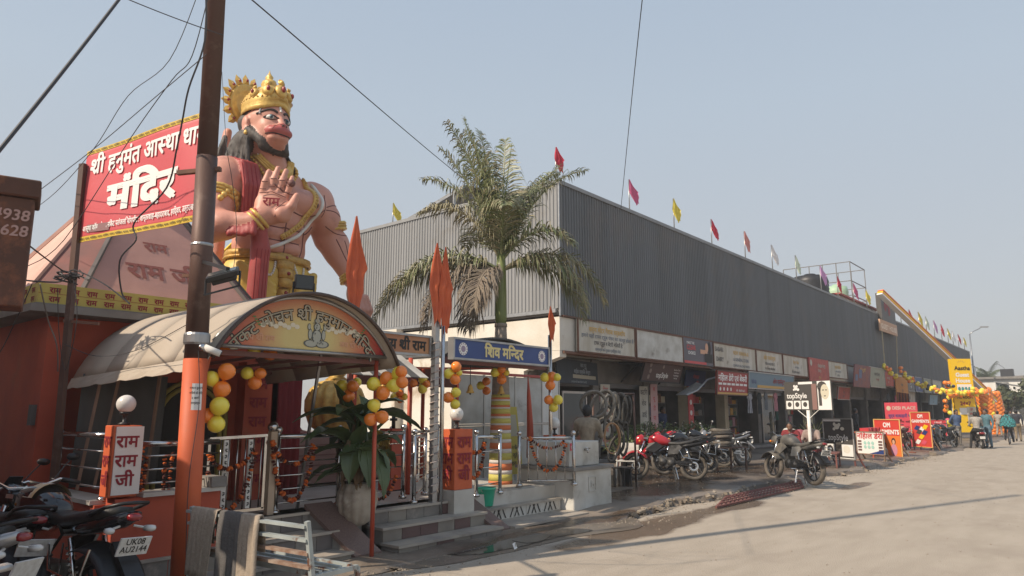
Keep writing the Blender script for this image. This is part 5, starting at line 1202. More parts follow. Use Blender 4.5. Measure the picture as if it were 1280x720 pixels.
for k in range(7): az = k*.9; m = MB(); m.tube([(px_+.07*math.cos(az), py_+.07*math.sin(az), .45), (px_+.10*math.cos(az), py_+.1*math.sin(az), 1.0), (px_+.05*math.cos(az), py_+.05*math.sin(az), 1.4)], [.035, .028, .018], 7); m.build('stem', BD if k % 2 else BG, t)
t.location.z = PZ-.04
TX, TY = 9.25, 8.02
PG = mat('palm_frond_green', (.125, .155, .06), .45, c2=(.20, .215, .105), scale=6, bump=0, c3=(.27, .25, .14), scale3=9, lo3=.55, hi3=.7)
PG2 = mat('palm_frond_pale', (.33, .29, .18), .7, c2=(.19, .18, .10), scale=6); PDR = mat('palm_frond_dry', (.17, .135, .105), .9, c2=(.24, .2, .15), scale=8)
TRK = mat('palm_trunk_grey', (.36, .31, .26), .85, c2=(.26, .225, .19), scale=3, aniso=(1, 1, 4), bump=.4, bscale=8); TRG = mat('palm_crownshaft_green', (.14, .19, .055), .45, c2=(.20, .23, .09), scale=3, aniso=(1, 1, .5))
pal = empty('palm_tree', (TX, TY, .45), label='palm tree with orange, yellow and white striped trunk before the market building', cat='tree')
def trunk_r(z): return .2-.03*(z-.45) if z < 1.93 else .155-.047*(z-1.93)
def tseg(z0, z1, mt, name, out=0, n=4): m = MB(); m.lathe([(trunk_r(z0+(z1-z0)*i/n)+out, z0+(z1-z0)*i/n) for i in range(n+1)], (TX, TY, 0), 24); return m.build(name, mt, pal)
tseg(.44, 3.1, TRK, 'trunk', 0, 12); tseg(3.1, 3.16, TRK, 'ring', .012, 1)
SY, SO, SW = mat('stripe_yellow', (.56, .50, .12), .7, c2=(.48, .42, .1), scale=4), mat('stripe_orange', (.66, .19, .07), .7, c2=(.56, .16, .06), scale=4), mat('stripe_white', (.68, .63, .58), .7, c2=(.58, .53, .49), scale=4)
hs = [('o', .055), ('y', .11), ('w', .065), ('o', .11), ('w', .06), ('y', .115), ('w', .07), ('o', .10), ('w', .06), ('y', .10), ('w', .055), ('o', .08), ('w', .03), ('y', .085), ('w', .035), ('o', .045), ('y', .085), ('w', .025), ('o', .035), ('y', .07), ('w', .03), ('o', .03), ('y', .05)]
z = .45; sc_ = (1.93-.45)/sum(h for _, h in hs)
for c, h in hs: h *= sc_; tseg(z, z+h, dict(o=SO, y=SY, w=SW)[c], 'painted_stripe', .004, 1); z += h
m = MB(); m.lathe([(.095, 3.16), (.105, 3.3), (.10, 3.7), (.09, 4.1), (.075, 4.4)], (TX, TY, 0), 20); m.build('crownshaft', TRG, pal)
rn = random.Random(5)
def frond(az, el, L, droop, mt, mt2=None, leaf=.62, dens=92, hang=1.0, curl=0, z0=4.25):
 d = Vector((math.cos(az)*math.cos(el), math.sin(az)*math.cos(el), math.sin(el))); p = Vector((TX, TY, z0)); N = 20; sp = [p.copy()]; ds = [d.copy()]
 for i in range(N):
  d = (d + Vector((curl/N*-math.sin(az), curl/N*math.cos(az), -droop/N*(.5+1.2*i/N)))).normalized(); p = p + d*(L/N); sp.append(p.copy()); ds.append(d.copy())
 m = MB(); m.tube(sp, [.032*(1-.85*i/N) for i in range(N+1)], 5)
 for i in range(dens):
  f = .12+.88*(i/dens); k = min(N-1, int(f*N)); q = sp[k].lerp(sp[k+1], f*N-k); dd = ds[k]
  sd = dd.cross(ZV); sd = sd.normalized() if sd.length > .05 else Vector((-math.sin(az), math.cos(az), 0)); up = sd.cross(dd)
  ll = leaf*math.sin(math.pi*min(1, .15+f*.8))**.6*(.35+.65*(1-abs(f-.45)))*rn.uniform(.75, 1.15)
  for s_ in (-1, 1):
   m.mi = 1 if mt2 and rn.random() < .35 else 0
   u = (sd*s_*rn.uniform(.6, 1.1)+dd*rn.uniform(.35, .95)+up*rn.uniform(-.1, .55)).normalized(); wv = dd.cross(u).normalized().cross(u)*.0115
   a0 = q; a1 = q+u*ll*.45+Vector((0, 0, -.06*hang*ll)); a2 = a1+(u+Vector((0, 0, -.8*hang))).normalized()*ll*.3; a3 = a2+(u*.5+Vector((0, 0, -1.5*hang))).normalized()*ll*.3
   m.add([a0-wv*.5, a0+wv*.5, a1+wv, a1-wv, a2+wv*.8, a2-wv*.8, a3], [(0, 1, 2, 3), (3, 2, 4, 5), (5, 4, 6)])
 m.mi = 0; return m.build('frond', [mt, mt2 or mt], pal)
vR = _az - math.pi/2        # azimuth pointing to the right of the view
def AZ(a): return vR + R(a)  # 0 = right, 90 = away, 180 = left, -90 = toward viewer
for a, el, L, dr_, mt, h in ((170, 80, 3.1, .75, PG, .5), (150, 76, 2.9, .9, PG, .5), (185, 72, 2.6, .9, PG, .5), (-160, 82, 2.7, 1.3, PG, .7), (35, 66, 2.7, .7, PG, .4), (165, 70, 2.6, 1.5, PG, .9), (140, 82, 2.9, .8, PG, .6), (20, 76, 2.4, 1.6, PG, .9), (-170, 66, 2.1, 2.0, PG2, .9), (80, 84, 2.7, .9, PG, .7), (15, 68, 2.8, 1.3, PG, .6), (60, 72, 2.5, 1.5, PG, .6), (-150, 76, 2.9, 1.1, PG, .8), (-85, 70, 1.8, 2.3, PG, .9), (-20, 55, 1.8, 2.2, PG, .8), (120, 60, 1.9, 1.9, PG, .7)):
 frond(AZ(a), R(el), L*.93, dr_, mt, PG2, hang=h)
for a, el, L, dr_, mt, h in ((0, 38, 2.35, 2.5, PG2, 1.3), (-15, 34, 2.1, 2.8, PG2, 1.5), (15, 28, 2.1, 2.6, PG, 1.4), (182, 24, 2.5, 1.7, PG2, 1.3), (172, 20, 2.75, 1.7, PG2, 1.5), (190, 34, 2.2, 2.2, PG, 1.2), (200, 14, 1.9, 2.2, PDR, 1.6), (-120, 10, 1.3, 2.6, PDR, 1.6), (178, 2, 1.9, 1.9, PDR, 1.5), (150, -15, 1.3, 2.6, PDR, 1.5)):
 frond(AZ(a), R(el), L, dr_, mt, PG if mt is PG2 else (PG2 if mt is PG else None), leaf=.68, hang=h*1.15, z0=4.1, dens=95)
for k in range(1): m = MB(); m.tube([(TX, TY, 4.3), (TX+.05, TY, 5.2), tuple(atD(640, 178, 12.2))], [.02, .012, .004], 5); m.build('spear_leaf', TRG, pal)
def balmat(n, c):
 m = mat(n, c, .2, coat=.5, c2=tuple(x*.9 for x in c), scale=2); return m
BO = balmat('orange_balloon', (.95, .26, .03)); BYL = balmat('yellow_balloon', (.90, .74, .07)); BDK = balmat('dark_balloon', (.03, .035, .05))
def balloon_mesh(mb, c, r, dirv):
 d = Vector(dirv).normalized(); q = d.to_track_quat('Z', 'Y').to_matrix().to_4x4()
 pr = [(.001, -1.16), (.09, -1.14), (.06, -1.06), (.28, -.95), (.60, -.72), (.86, -.40), (.985, -.05), (.97, .3), (.80, .65), (.5, .88), (.2, .99), (.001, 1.01)]
 mb.lathe([(a*r, b*r) for a, b in pr], c, 16, M_=q)
def bunch(center, items, label, group='balloon bunches tied to the temple posts', r=.085):
 c = Vector(center); t = empty('balloon_bunch', c, label=label, cat='balloons', group=group)
 for dx, dz, col, *rest in items:
  rr = rest[0] if rest else r; dep = rest[1] if len(rest) > 1 else random.uniform(-.07, .05)
  p = c + _Rt*dx + ZV*dz + _F*dep
  m = MB(); balloon_mesh(m, p, rr, (p-c)+Vector((0, 0, .02))); m.build('balloon', {'o': BO, 'y': BYL, 'k': BDK}[col], t)
 return t
def bunch_px(u, v, y, items, label, r, **k):
 c = atY(u, v, y); dep = (c-_C).dot(_fw); s = dep/880
 return bunch(c, [((a-u)*s, -(b-v)*s, col, (rr*s)) for a, b, col, rr in items], label, r=r, **k)
bunch_px(270, 495, 6.5, [(282, 465, 'o', 11), (265, 474, 'y', 10), (276, 487, 'o', 11), (278, 507, 'y', 12), (262, 519, 'o', 9.5), (274, 529, 'y', 11)], 'tall bunch of six balloons beside the notice on the utility pole', .08)
bunch_px(320, 470, 6.9, [(312, 467, 'y', 8), (326, 467, 'o', 7.5), (318, 478, 'o', 9)], 'three balloons hanging inside the arch canopy left of the statue leg', .08)
bunch_px(330, 442, 7.6, [(337, 442, 'o', 9), (318, 437, 'y', 8), (279, 437, 'o', 8)], 'balloons under the chord of the painted gable', .08)
bunch_px(434, 486, 7.2, [(428, 482, 'y', 7.5), (442, 483, 'o', 8), (436, 495, 'o', 8), (446, 478, 'y', 6)], 'four balloons above the banana plant at the canopy right end', .08)
bunch_px(474, 480, 6.45, [(467, 480, 'y', 9), (482, 473, 'o', 9), (479, 491, 'o', 9), (492, 482, 'y', 9), (497, 467, 'y', 9), (501, 465, 'o', 8), (503, 478, 'o', 8)], 'big bunch of seven balloons at the top of the red canopy post', .08)
bunch_px(470, 515, 6.45, [(467, 507, 'y', 8.5), (463, 524, 'o', 8.5), (477, 521, 'o', 8.5)], 'three balloons lower down on the red canopy post', .08)
bunch_px(524, 479, 7.9, [(517, 479, 'o', 5.5), (528, 474, 'y', 6), (528, 486, 'y', 6), (533, 480, 'o', 5)], 'small bunch of four balloons under the striped awning', .08)
bunch_px(500, 495, 8.4, [(493, 496, 'y', 5), (500, 492, 'o', 5), (505, 496, 'y', 4.5), (501, 500, 'o', 4)], 'tiny bunch of balloons behind the big banana leaf', .08)
bunch_px(566, 465, 7.05, [(570, 459, 'o', 7), (561, 467, 'y', 6.8), (569, 474, 'o', 7), (574, 466, 'y', 4)], 'four balloons on the post at the left end of the blue sign', .08)
bunch_px(566, 497, 7.05, [(570, 491, 'y', 6.5), (561, 497, 'o', 7), (569, 505, 'y', 6.5)], 'three balloons just above the globe lamp of the orange pillar', .08)
bunch_px(626, 468, 7.75, [(619, 466, 'y', 6), (627, 462, 'o', 5.5), (627, 474, 'o', 6.5), (633, 466, 'y', 4)], 'four balloons against the trunk above the painted stripes', .08)
bunch_px(606, 482, 8.8, [(608, 477, 'o', 5.5), (601, 482, 'y', 5.5), (608, 488, 'o', 5.5)], 'dim bunch of balloons on the rear red post left of the trunk', .08)
bunch_px(688, 476, 7.4, [(681, 472, 'y', 6), (690, 471, 'o', 6.5), (688, 481, 'o', 6.5), (696, 472, 'y', 5)], 'four balloons near the top of the right steel post', .08)
bunch_px(690, 502, 7.4, [(686, 500, 'o', 6), (697, 500, 'y', 6.5), (692, 509, 'y', 6)], 'three balloons lower on the right steel post above the gate leaf', .08)
G1 = mat('marigold_orange', (.50, .085, .015), .9, c2=(.62, .15, .02), scale=30); G2 = mat('dark_red_flower', (.06, .010, .008), .9, c2=(.09, .02, .01), scale=30)
def garland(a, b, sag, label, n=None, r=.029, seed=0, group='marigold garlands on the railings'):
 a = Vector(a); b = Vector(b); rn = random.Random(seed); m = MB()
 pts = []; N = 80
 for i in range(N+1): f = i/N; pts.append(a.lerp(b, f)+Vector((0, 0, -sag*(1-(2*f-1)**4*.35-(2*f-1)**2*.65))))
 L = sum((pts[i+1]-pts[i]).length for i in range(N)); n = int(L/(r*1.25)); acc = 0; k = 0; tgt = 0
 for i in range(N):
  sg = (pts[i+1]-pts[i]).length
  while tgt <= acc+sg and k < n:
   q = pts[i].lerp(pts[i+1], (tgt-acc)/sg)+Vector((rn.uniform(-1, 1), rn.uniform(-1, 1), rn.uniform(-1, 1)))*.006
   m.mi = 0 if (k//2) % 2 == 0 else 1
   if rn.random() < .12: m.mi = 1-m.mi
   rr = r*rn.uniform(.8, 1.15)*(1.1 if m.mi == 0 else .9); d = (pts[i+1]-pts[i]).normalized(); Q = (d+Vector((rn.uniform(-.4, .4), rn.uniform(-.4, .4), rn.uniform(-.4, .4)))).to_track_quat('Z', 'Y').to_matrix().to_4x4()
   m.lathe([(.2*rr, -.42*rr), (.85*rr, -.35*rr), (rr, 0), (.85*rr, .35*rr), (.2*rr, .42*rr)], q, 7, M_=Q); k += 1; tgt += r*1.25
  acc += sg
 o = m.build('flower_garland', [G1, G2]); return tag(o, label, 'garland', group)
y = 7.35
def gpx(u, v, y): return atY(u, v, y)
garland(gpx(262, 568, y), gpx(321, 556, y), .20, 'upper garland swag on the barred gate', seed=1)
garland(gpx(260, 590, y), gpx(321, 560, y), .52, 'long lower garland loop on the barred gate', seed=2)
garland(gpx(341, 552, y), gpx(394, 551, y), .26, 'short garland swag right of the cream gate post', seed=3)
garland(gpx(340, 553, y), gpx(395, 552, y), .66, 'deep garland loop right of the cream gate post', seed=4)
garland(gpx(456, 600, 7.2), gpx(497, 590, 7.2), .28, 'garland loop half hidden by the banana leaves', seed=5)
garland(gpx(580, 545, 7.2), gpx(607, 549, 7.2), .22, 'upper garland swag beside the orange lettered pillar', seed=6)
garland(gpx(578, 548, 7.2), gpx(607, 550, 7.2), .55, 'long garland loop beside the orange lettered pillar', seed=7)
garland(gpx(663, 546, 7.25), gpx(707, 549, 6.85), .16, 'upper garland swag on the open gate leaf', seed=8)
garland(gpx(662, 547, 7.25), gpx(708, 551, 6.85), .50, 'long garland loop on the open gate leaf', seed=9)
garland(gpx(178, 560, 7.1), gpx(184, 565, 7.12), .42, 'garland strand hanging behind the white lettered panel', seed=10, r=.02)
garland(gpx(206, 575, 7.1), gpx(217, 560, 7.12), .40, 'short garland strand near the utility pole above the low wall', seed=11, r=.02)
SK = mat('statue_skin_paint', (.64, .315, .235), .5, c2=(.56, .255, .185), scale=1.6, bump=.35, bscale=9, c3=(.36, .17, .13), scale3=2.6, lo3=.56, hi3=.8)
SR = mat('statue_lip_paint', (.46, .11, .095), .45, c2=(.40, .09, .08), scale=4); SC = mat('statue_scarf_red', (.42, .065, .06), .55, c2=(.32, .05, .045), scale=3, bump=.3)
SYL = mat('statue_cloth_yellow', (.72, .50, .10), .5, c2=(.64, .42, .08), scale=2, bump=.25, bscale=5); SH_ = mat('statue_hair', (.03, .025, .023), .6, c2=(.085, .07, .06), scale=14, aniso=(1, 1, .3), bump=.8, bscale=22)
SW_ = mat('statue_white_paint', (.70, .68, .64), .5); SB = mat('statue_black_line', (.03, .022, .02), .6); SLN = mat('statue_muscle_line', (.16, .06, .05), .7)
SG = M['gold']; SG2 = mat('bright_gold_paint', (.74, .50, .14), .4, .2, c2=(.58, .36, .09), scale=12, bump=.3, bscale=30); SIR = mat('statue_iris', (.10, .20, .24), .3); SGEM = mat('statue_gem_red', (.28, .03, .03), .25)
LEG = mat('statue_leg_paint', (.40, .13, .10), .55, c2=(.34, .11, .085), scale=2, bump=.2)
st = empty('deity_statue', (6.8, 11.5, 1.22), label='huge seven metre painted statue of a crowned monkey deity raising one palm', cat='statue')
V_ = lambda *a: Vector(a)
rh = V_(.80, -.60, 0); nh = V_(-.6, -.8, 0); PC = V_(6.17, 10.42, 5.06)
def H_(x, z, d=0): return tuple(PC + rh*x + ZV*z + nh*d)
P = []
P += [cap((6.35, 11.6, 3.4), (6.30, 11.6, 2.3), .42, .34, 6), cap((6.30, 11.6, 2.3), (6.28, 11.45, 1.5), .30, .17, 6), cap((6.28, 11.45, 1.4), (6.15, 10.9, 1.32), .17, .12, 6)]
P += [cap((7.15, 11.6, 3.4), (7.06, 11.55, 2.5), .44, .33, 6), cap((7.06, 11.55, 2.5), (6.95, 11.4, 1.6), .30, .17, 6), cap((6.95, 11.45, 1.38), (7.02, 10.72, 1.30), .17, .11, 6)]
for k in range(5): P.append(cap((6.92+.06*k, 10.72, 1.29), (6.93+.075*k, 10.50+.03*abs(k-1), 1.26), .045, .04, 6, k=.015)); P.append(cap((6.05+.06*k, 10.9, 1.29), (6.02+.07*k, 10.70+.03*abs(k-1), 1.26), .045, .04, 6, k=.015))
P += [ell((6.95, 11.4, 1.62), (.22, .22, .07), 6, k=.03)]
P += [ell((6.85, 11.62, 4.0), (.86, .58, .62), 3), ell((6.45, 11.5, 3.5), (.50, .50, .62), 3), ell((7.22, 11.5, 3.5), (.50, .50, .62), 3)]
for k in range(9):
 z0 = 4.15-.115*k; P.append(cap((6.10+.01*k, 11.25-.01*k, z0), (6.62, 11.02, z0-.34), .075, .06, 3, k=.05)); P.append(cap((7.58-.01*k, 11.25-.01*k, z0), (7.10, 11.02, z0-.34), .075, .06, 3, k=.05))
P += [ell((6.85, 11.62, 4.62), (.70, .48, .50), 0, k=.12), ell((6.85, 11.62, 5.2), (.84, .55, .62), 0, k=.15), ell((6.42, 11.30, 5.48), (.50, .34, .30), 0, k=.05), ell((7.28, 11.30, 5.48), (.50, .34, .30), 0, k=.05), ell((6.85, 11.7, 5.78), (.95, .42, .30), 0, k=.12)]
for sx, z in ((-.2, 5.05), (.2, 5.05), (-.19, 4.8), (.19, 4.8), (-.18, 4.56), (.18, 4.56)): P.append(ell((6.85+sx, 11.17, z), (.19, .10, .13), 0, k=.04))
P += [cap((6.78, 11.55, 5.9), (6.66, 11.4, 6.4), .42, .34, 0, k=.12), ell((6.8, 11.6, 6.0), (.66, .36, .28), 0, k=.12)]
P += [ell((7.72, 11.55, 5.66), (.38, .38, .42), 0, k=.12), cap((7.76, 11.55, 5.6), (8.04, 11.5, 5.0), .34, .26, 0, k=.08), ell((7.9, 11.35, 5.32), (.27, .24, .34), 0, k=.08), cap((8.05, 11.5, 5.0), (8.42, 11.22, 4.2), .27, .155, 0, k=.08), ell((8.2, 11.42, 4.85), (.26, .24, .35), 0, k=.1)]
P += [ell((8.46, 11.12, 3.92), (.19, .14, .26), 0, k=.08)]
for k in range(4): P += [cap((8.34+.085*k, 11.02-.02*k, 3.85), (8.36+.10*k, 10.88, 3.58), .06, .055, 0, k=.02), cap((8.36+.10*k, 10.88, 3.58), (8.34+.09*k, 10.92, 3.38), .055, .045, 0, k=.02)]
P += [cap((8.32, 11.05, 3.95), (8.22, 10.86, 3.68), .065, .05, 0, k=.03)]
P += [ell((5.86, 11.5, 5.66), (.42, .40, .42), 0, k=.12), cap((5.80, 11.48, 5.6), (5.50, 11.2, 4.72), .35, .26, 0, k=.08), cap((5.50, 11.2, 4.68), (5.88, 10.56, 4.74), .27, .15, 0, k=.08), ell((5.6, 11.0, 4.70), (.28, .30, .24), 0, k=.08)]
P += [ell(H_(-.02, -.02, 0), (.29, .13, .31), 0, k=.06, rot=Matrix.Rotation(math.atan2(rh.y, rh.x), 4, 'Z')), ell(H_(.17, -.16, .06), (.16, .12, .15), 0, k=.05), ell(H_(-.17, -.14, .05), (.11, .09, .18), 0, k=.05), cap(H_(-.28, -.30, 0), H_(-.1, -.16, 0), .15, .17, 0, k=.08)]
FG = [((-.19, .18), (-.15, .38), (-.10, .58)), ((-.06, .22), (-.01, .44), (.045, .65)), ((.07, .21), (.125, .42), (.175, .61)), ((.19, .15), (.245, .33), (.28, .50))]
for i, (a, b, c) in enumerate(FG):
 r_ = .064-.006*(i == 3); P += [cap(H_(*a, .01), H_(*b, .05), r_, r_*.93, 0, k=.018), cap(H_(*b, .05), H_(*c, .03), r_*.93, r_*.72, 0, k=.018)]
P += [cap(H_(.16, -.16, .05), H_(.30, -.02, .09), .10, .08, 0, k=.04), cap(H_(.30, -.02, .09), H_(.37, .17, .08), .08, .055, 0, k=.03)]
P += [ell((6.60, 11.27, 6.93), (.43, .46, .47), 0, k=.05), ell((6.60, 11.12, 6.60), (.36, .36, .34), 0, k=.08)]
P += [ell((6.44, 10.98, 6.70), (.17, .14, .15), 0, k=.06), ell((6.76, 10.98, 6.70), (.17, .14, .15), 0, k=.06)]        # cheeks
P += [cap((6.60, 10.86, 6.96), (6.59, 10.74, 6.70), .055, .075, 0, k=.06)]                                           # nose bridge
P += [ell((6.59, 10.84, 6.565), (.29, .20, .125), 1, k=.03), ell((6.47, 10.80, 6.56), (.15, .13, .09), 1, k=.03), ell((6.71, 10.80, 6.56), (.15, .13, .09), 1, k=.03)]
P += [ell((6.59, 10.72, 6.665), (.10, .075, .06), 1, k=.03)]
P += [ell((6.59, 10.86, 6.43), (.235, .17, .10), 0, k=.02), ell((6.59, 10.76, 6.475), (.17, .09, .035), 1, k=.015)]
P += [ell((6.60, 10.98, 6.36), (.22, .2, .10), 0, k=.04)]
for sx in (-1, 1):
 P += [ell((6.60+sx*.455, 11.32, 6.80), (.055, .10, .15), 0, k=.02), ell((6.60+sx*.46, 11.30, 6.67), (.05, .07, .06), 0, k=.02)]
 P += [cap((6.60+sx*.40, 11.25, 6.62), (6.60+sx*.27, 11.02, 6.38), .10, .09, 2, k=.04), ell((6.60+sx*.42, 11.42, 6.42), (.18, .22, .26), 2, k=.05), ell((6.60+sx*.47, 11.55, 6.15), (.20, .2, .24), 2, k=.05)]
 for q in range(5): P.append(cap((6.60+sx*(.42+.03*q), 11.25+.06*q, 6.5), (6.60+sx*(.50+.05*q), 11.2+.09*q, 6.03+.02*q), .06, .045, 2, k=.015))
P += [cap((6.36, 11.02, 6.30), (6.84, 11.02, 6.30), .10, .10, 2, k=.04), ell((6.60, 11.55, 6.95), (.45, .32, .42), 2, k=.04), ell((6.60, 11.36, 7.12), (.45, .36, .26), 2, k=.02)]
P += [cap((6.15, 12.25, 4.4), (6.30, 12.35, 6.2), .14, .12, 0), cap((6.30, 12.35, 6.2), (6.36, 12.3, 6.95), .12, .09, 0)]
for k in range(6): P.append(cap((6.22-.02*k, 12.25, 6.05+.03*k), (6.25-.015*k, 12.2, 6.78-.05*k), .08, .05, 2, k=.02))
for k in range(4):
 x = 5.95+.08*k; P += [cap((x-.02, 11.55, 6.08), (x, 11.12, 5.92), .055, .055, 4, k=.01), cap((x, 11.12, 5.92), (x+.01, 10.99, 5.5), .055, .052, 4, k=.01), cap((x+.01, 10.99, 5.5), (x*.7+1.84, 11.10, 4.75), .052, .045, 4, k=.01)]
for k in range(6): P.append(cap((5.88-.035*k, 10.50+.06*k, 4.90-.02*k), (5.84-.05*k, 10.42+.06*k, 4.52+.02*math.sin(k*2)), .06, .055, 4, k=.012))
P += [cap((6.02, 10.58, 4.70), (6.10, 10.62, 4.3), .13, .155, 4, k=.05), cap((6.10, 10.62, 4.3), (6.08, 10.66, 3.0), .155, .165, 4, k=.05)]
body = sdf_mesh(P, .03, 'body', [SK, SR, SH_, SYL, SC, SW_, LEG], st, k=.06)
from mathutils.bvhtree import BVHTree
bpy.context.view_layer.update()
_b = base_of(st); _bv = BVHTree.FromPolygons([v.co + _b for v in body.data.vertices], [p.vertices[:] for p in body.data.polygons])
def on(x, z, y0=9.6, off=.0, d=(0, 1, 0)):
 h = _bv.ray_cast(V_(x, y0, z), V_(*d)); return (h[0] - V_(*d).normalized()*off) if h[0] else V_(x, 11.0, z)
def onray(u, v, off=0.0):
 d = ray(u, v).normalized(); h = _bv.ray_cast(_C + d*8, d); return (h[0]-d*off) if h[0] else None
def strand(name, pts, r, mt, off=0.01, n=6, parent=None, samples=24, beads=0, y0=9.6):
 """a line laid on the statue surface; pts (x,z) pairs"""
 Q = []
 for i in range(len(pts)-1):
  for k in range(max(2, samples//(len(pts)-1))): f = k/max(2, samples//(len(pts)-1)); Q.append((pts[i][0]*(1-f)+pts[i+1][0]*f, pts[i][1]*(1-f)+pts[i+1][1]*f))
 Q.append(pts[-1]); W = [on(x, z, y0, off) for x, z in Q]
 for _ in range(2): W = [W[0]]+[(W[i-1]+W[i]*2+W[i+1])/4 for i in range(1, len(W)-1)]+[W[-1]]
 m = MB()
 if beads:
  L = sum((W[i+1]-W[i]).length for i in range(len(W)-1)); acc = 0; t_ = 0
  for i in range(len(W)-1):
   s = (W[i+1]-W[i]).length
   while t_ <= acc+s: m.ball(W[i].lerp(W[i+1], (t_-acc)/s), beads, 7); t_ += beads*1.9
   acc += s
 if r: m.tube(W, r, n)
 o = m.build(name, mt, parent or st)
 if beads: tag(o, kind='stuff')
 return o
def curve3(a, b, c, n=8):   # quadratic through control
 return [((1-t)**2*a[0]+2*t*(1-t)*b[0]+t*t*c[0], (1-t)**2*a[1]+2*t*(1-t)*b[1]+t*t*c[1]) for t in [i/n for i in range(n+1)]]
for k in range(5): strand('fold_shade_line', [(5.91+.08*k, 6.0), (5.92+.08*k, 5.5), (6.0+.055*k, 4.85)], .012, DRED, 0, y0=10.74)  # dark red strands paint the shade in the scarf folds
for k in range(4): strand('fold_shade_line', [(5.98+.06*k, 4.3), (5.97+.06*k, 3.4)], .007, DRED, 0)
for pts in (curve3((6.12, 5.42), (6.35, 5.12), (6.80, 5.27)), curve3((6.90, 5.27), (7.30, 5.10), (7.62, 5.42)), [(6.85, 5.7), (6.85, 5.3)], [(6.85, 5.2), (6.85, 4.45)], curve3((6.5, 4.92), (6.68, 4.88), (6.84, 4.93)), curve3((6.86, 4.93), (7.05, 4.88), (7.2, 4.92)), curve3((6.52, 4.68), (6.68, 4.64), (6.84, 4.69)), curve3((6.86, 4.69), (7.04, 4.64), (7.18, 4.68)), curve3((6.48, 5.1), (6.36, 4.8), (6.5, 4.4)), curve3((7.22, 5.1), (7.40, 4.8), (7.22, 4.4)), curve3((7.30, 4.9), (7.42, 4.95), (7.5, 5.1))):
 strand('muscle_line', pts, .013, SLN, 0)
for pts in ([(7.68, 5.75), (7.62, 5.3)], curve3((7.75, 5.15), (7.95, 5.0), (8.3, 5.08)), curve3((7.7, 5.5), (7.95, 5.65), (8.1, 5.62)), curve3((7.7, 5.45), (7.9, 5.5), (8.05, 5.4)), curve3((8.02, 4.95), (8.15, 4.7), (8.3, 4.45)), curve3((8.2, 4.95), (8.3, 4.7), (8.3, 4.5))): strand('muscle_line', pts, .010, SLN, 0)
for x, z in ((6.34, 5.44), (7.36, 5.44)):
 m = MB(); m.ball(on(x, z), .065, 12); m.build('chest_disc', mat('nipple_brown', (.17, .07, .06), .6), st)
strand('necklace', curve3((6.30, 6.16), (6.66, 5.1), (7.16, 6.16), 16), 0, SG2, .02, beads=.034, samples=48)
strand('necklace', curve3((6.38, 6.2), (6.68, 5.6), (7.03, 6.2), 16), 0, SW_, .02, beads=.02, samples=48)
for k in range(3): strand('collar', curve3((6.34+.03*k, 6.2), (6.68, 5.48+.12*k), (7.10-.03*k, 6.2), 16), .038, SG2, .01, samples=32)
strand('garland_chain', curve3((7.34, 6.0), (7.5, 5.2), (6.75, 4.72), 16), .055, SG2, .02, samples=40)
strand('garland_chain', curve3((7.34, 6.0), (7.5, 5.2), (6.75, 4.72), 16), 0, SG, .06, samples=40, beads=.032)
strand('sacred_thread', curve3((7.50, 5.95), (7.75, 4.95), (6.35, 4.42), 18), .034, SW_, .02, samples=40)
m = MB(); m.tube([(6.85+.74*math.cos(a), 11.62+.53*math.sin(a), 4.38+.03*math.cos(2*a)) for a in [i*math.pi/20 for i in range(40)]], .075, 8, closed=True); m.tube([(6.85+.80*math.cos(a), 11.62+.57*math.sin(a), 4.33) for a in [i*math.pi/20 for i in range(40)]], .03, 6, closed=True); m.build('belt', SG, st)
m = MB()
for z, wd in ((4.36, .20), (4.22, .17), (4.06, .15), (3.9, .13), (3.72, .12), (3.54, .12), (3.36, .11), (3.2, .1)):
 c = on(6.86, z, off=.03); m.loft([((c.x-wd, c.y+.02, z), .03, .085), ((c.x-wd*.4, c.y-.02, z), .05, .095), ((c.x+wd*.4, c.y-.02, z), .05, .095), ((c.x+wd, c.y+.02, z), .03, .085)], 8)
m.build('sash', SG, st)
for z in (4.36, 4.06, 3.72): c = on(6.86, z, off=.1); m = MB(); m.ball(c, .035, 10); m.build('gem', SGEM, st)
for sx in (-1, 1):
 strand('pearl_string', curve3((6.86+sx*.18, 4.3), (6.86+sx*.30, 3.72), (6.86+sx*.44, 4.26), 10), 0, SW_, .02, beads=.024, samples=30)
 strand('white_hem', [(6.86+sx*.06, 3.55), (6.86+sx*.35, 3.35), (6.86+sx*.62, 3.02)], .03, SW_, .02)
def ring(c, ax, R_, r, name, mt, n=22, lump=0):
 ax = V_(*ax).normalized(); a = ax.cross(ZV if abs(ax.z) < .9 else XV).normalized(); b = ax.cross(a); m = MB()
 m.tube([V_(*c)+(a*math.cos(t)+b*math.sin(t))*R_*(1+lump*(math.sin(t*9))) for t in [2*math.pi*i/n for i in range(n)]], r, 6, closed=True); o = m.build(name, mt, st); return o
for d in (-.055, 0, .055): ring((8.04+d*.2, 11.49, 5.22-d), (.28, -.03, -1), .325, .032, 'armlet', SG2 if d else SG, lump=.02)
for d in (-.06, 0, .06): ring((5.68+d*.3, 11.38, 5.25+d), (-.3, -.25, -1), .345, .035, 'armlet', SG2 if d else SG, lump=.02)
m = MB();
for k in range(7): a = -.9+k*.3; c = on(5.55+.06*k, 5.38-.07*abs(k-3), off=.02); m.ball(c, .055, 8)
tag(m.build('armlet_flower', SG2, st), kind='stuff')
for d in (-.05, .0, .05): ring((8.40+d*.25, 11.24, 4.26-d), (.3, -.28, -.8), .185, .03, 'bangle', SG2, lump=.03)
for d in (-.03, .03): ring(tuple(PC + rh*(-.24+d) + ZV*(-.27+d)), tuple(rh*.7+ZV*.7), .185, .035, 'bangle', SG2)
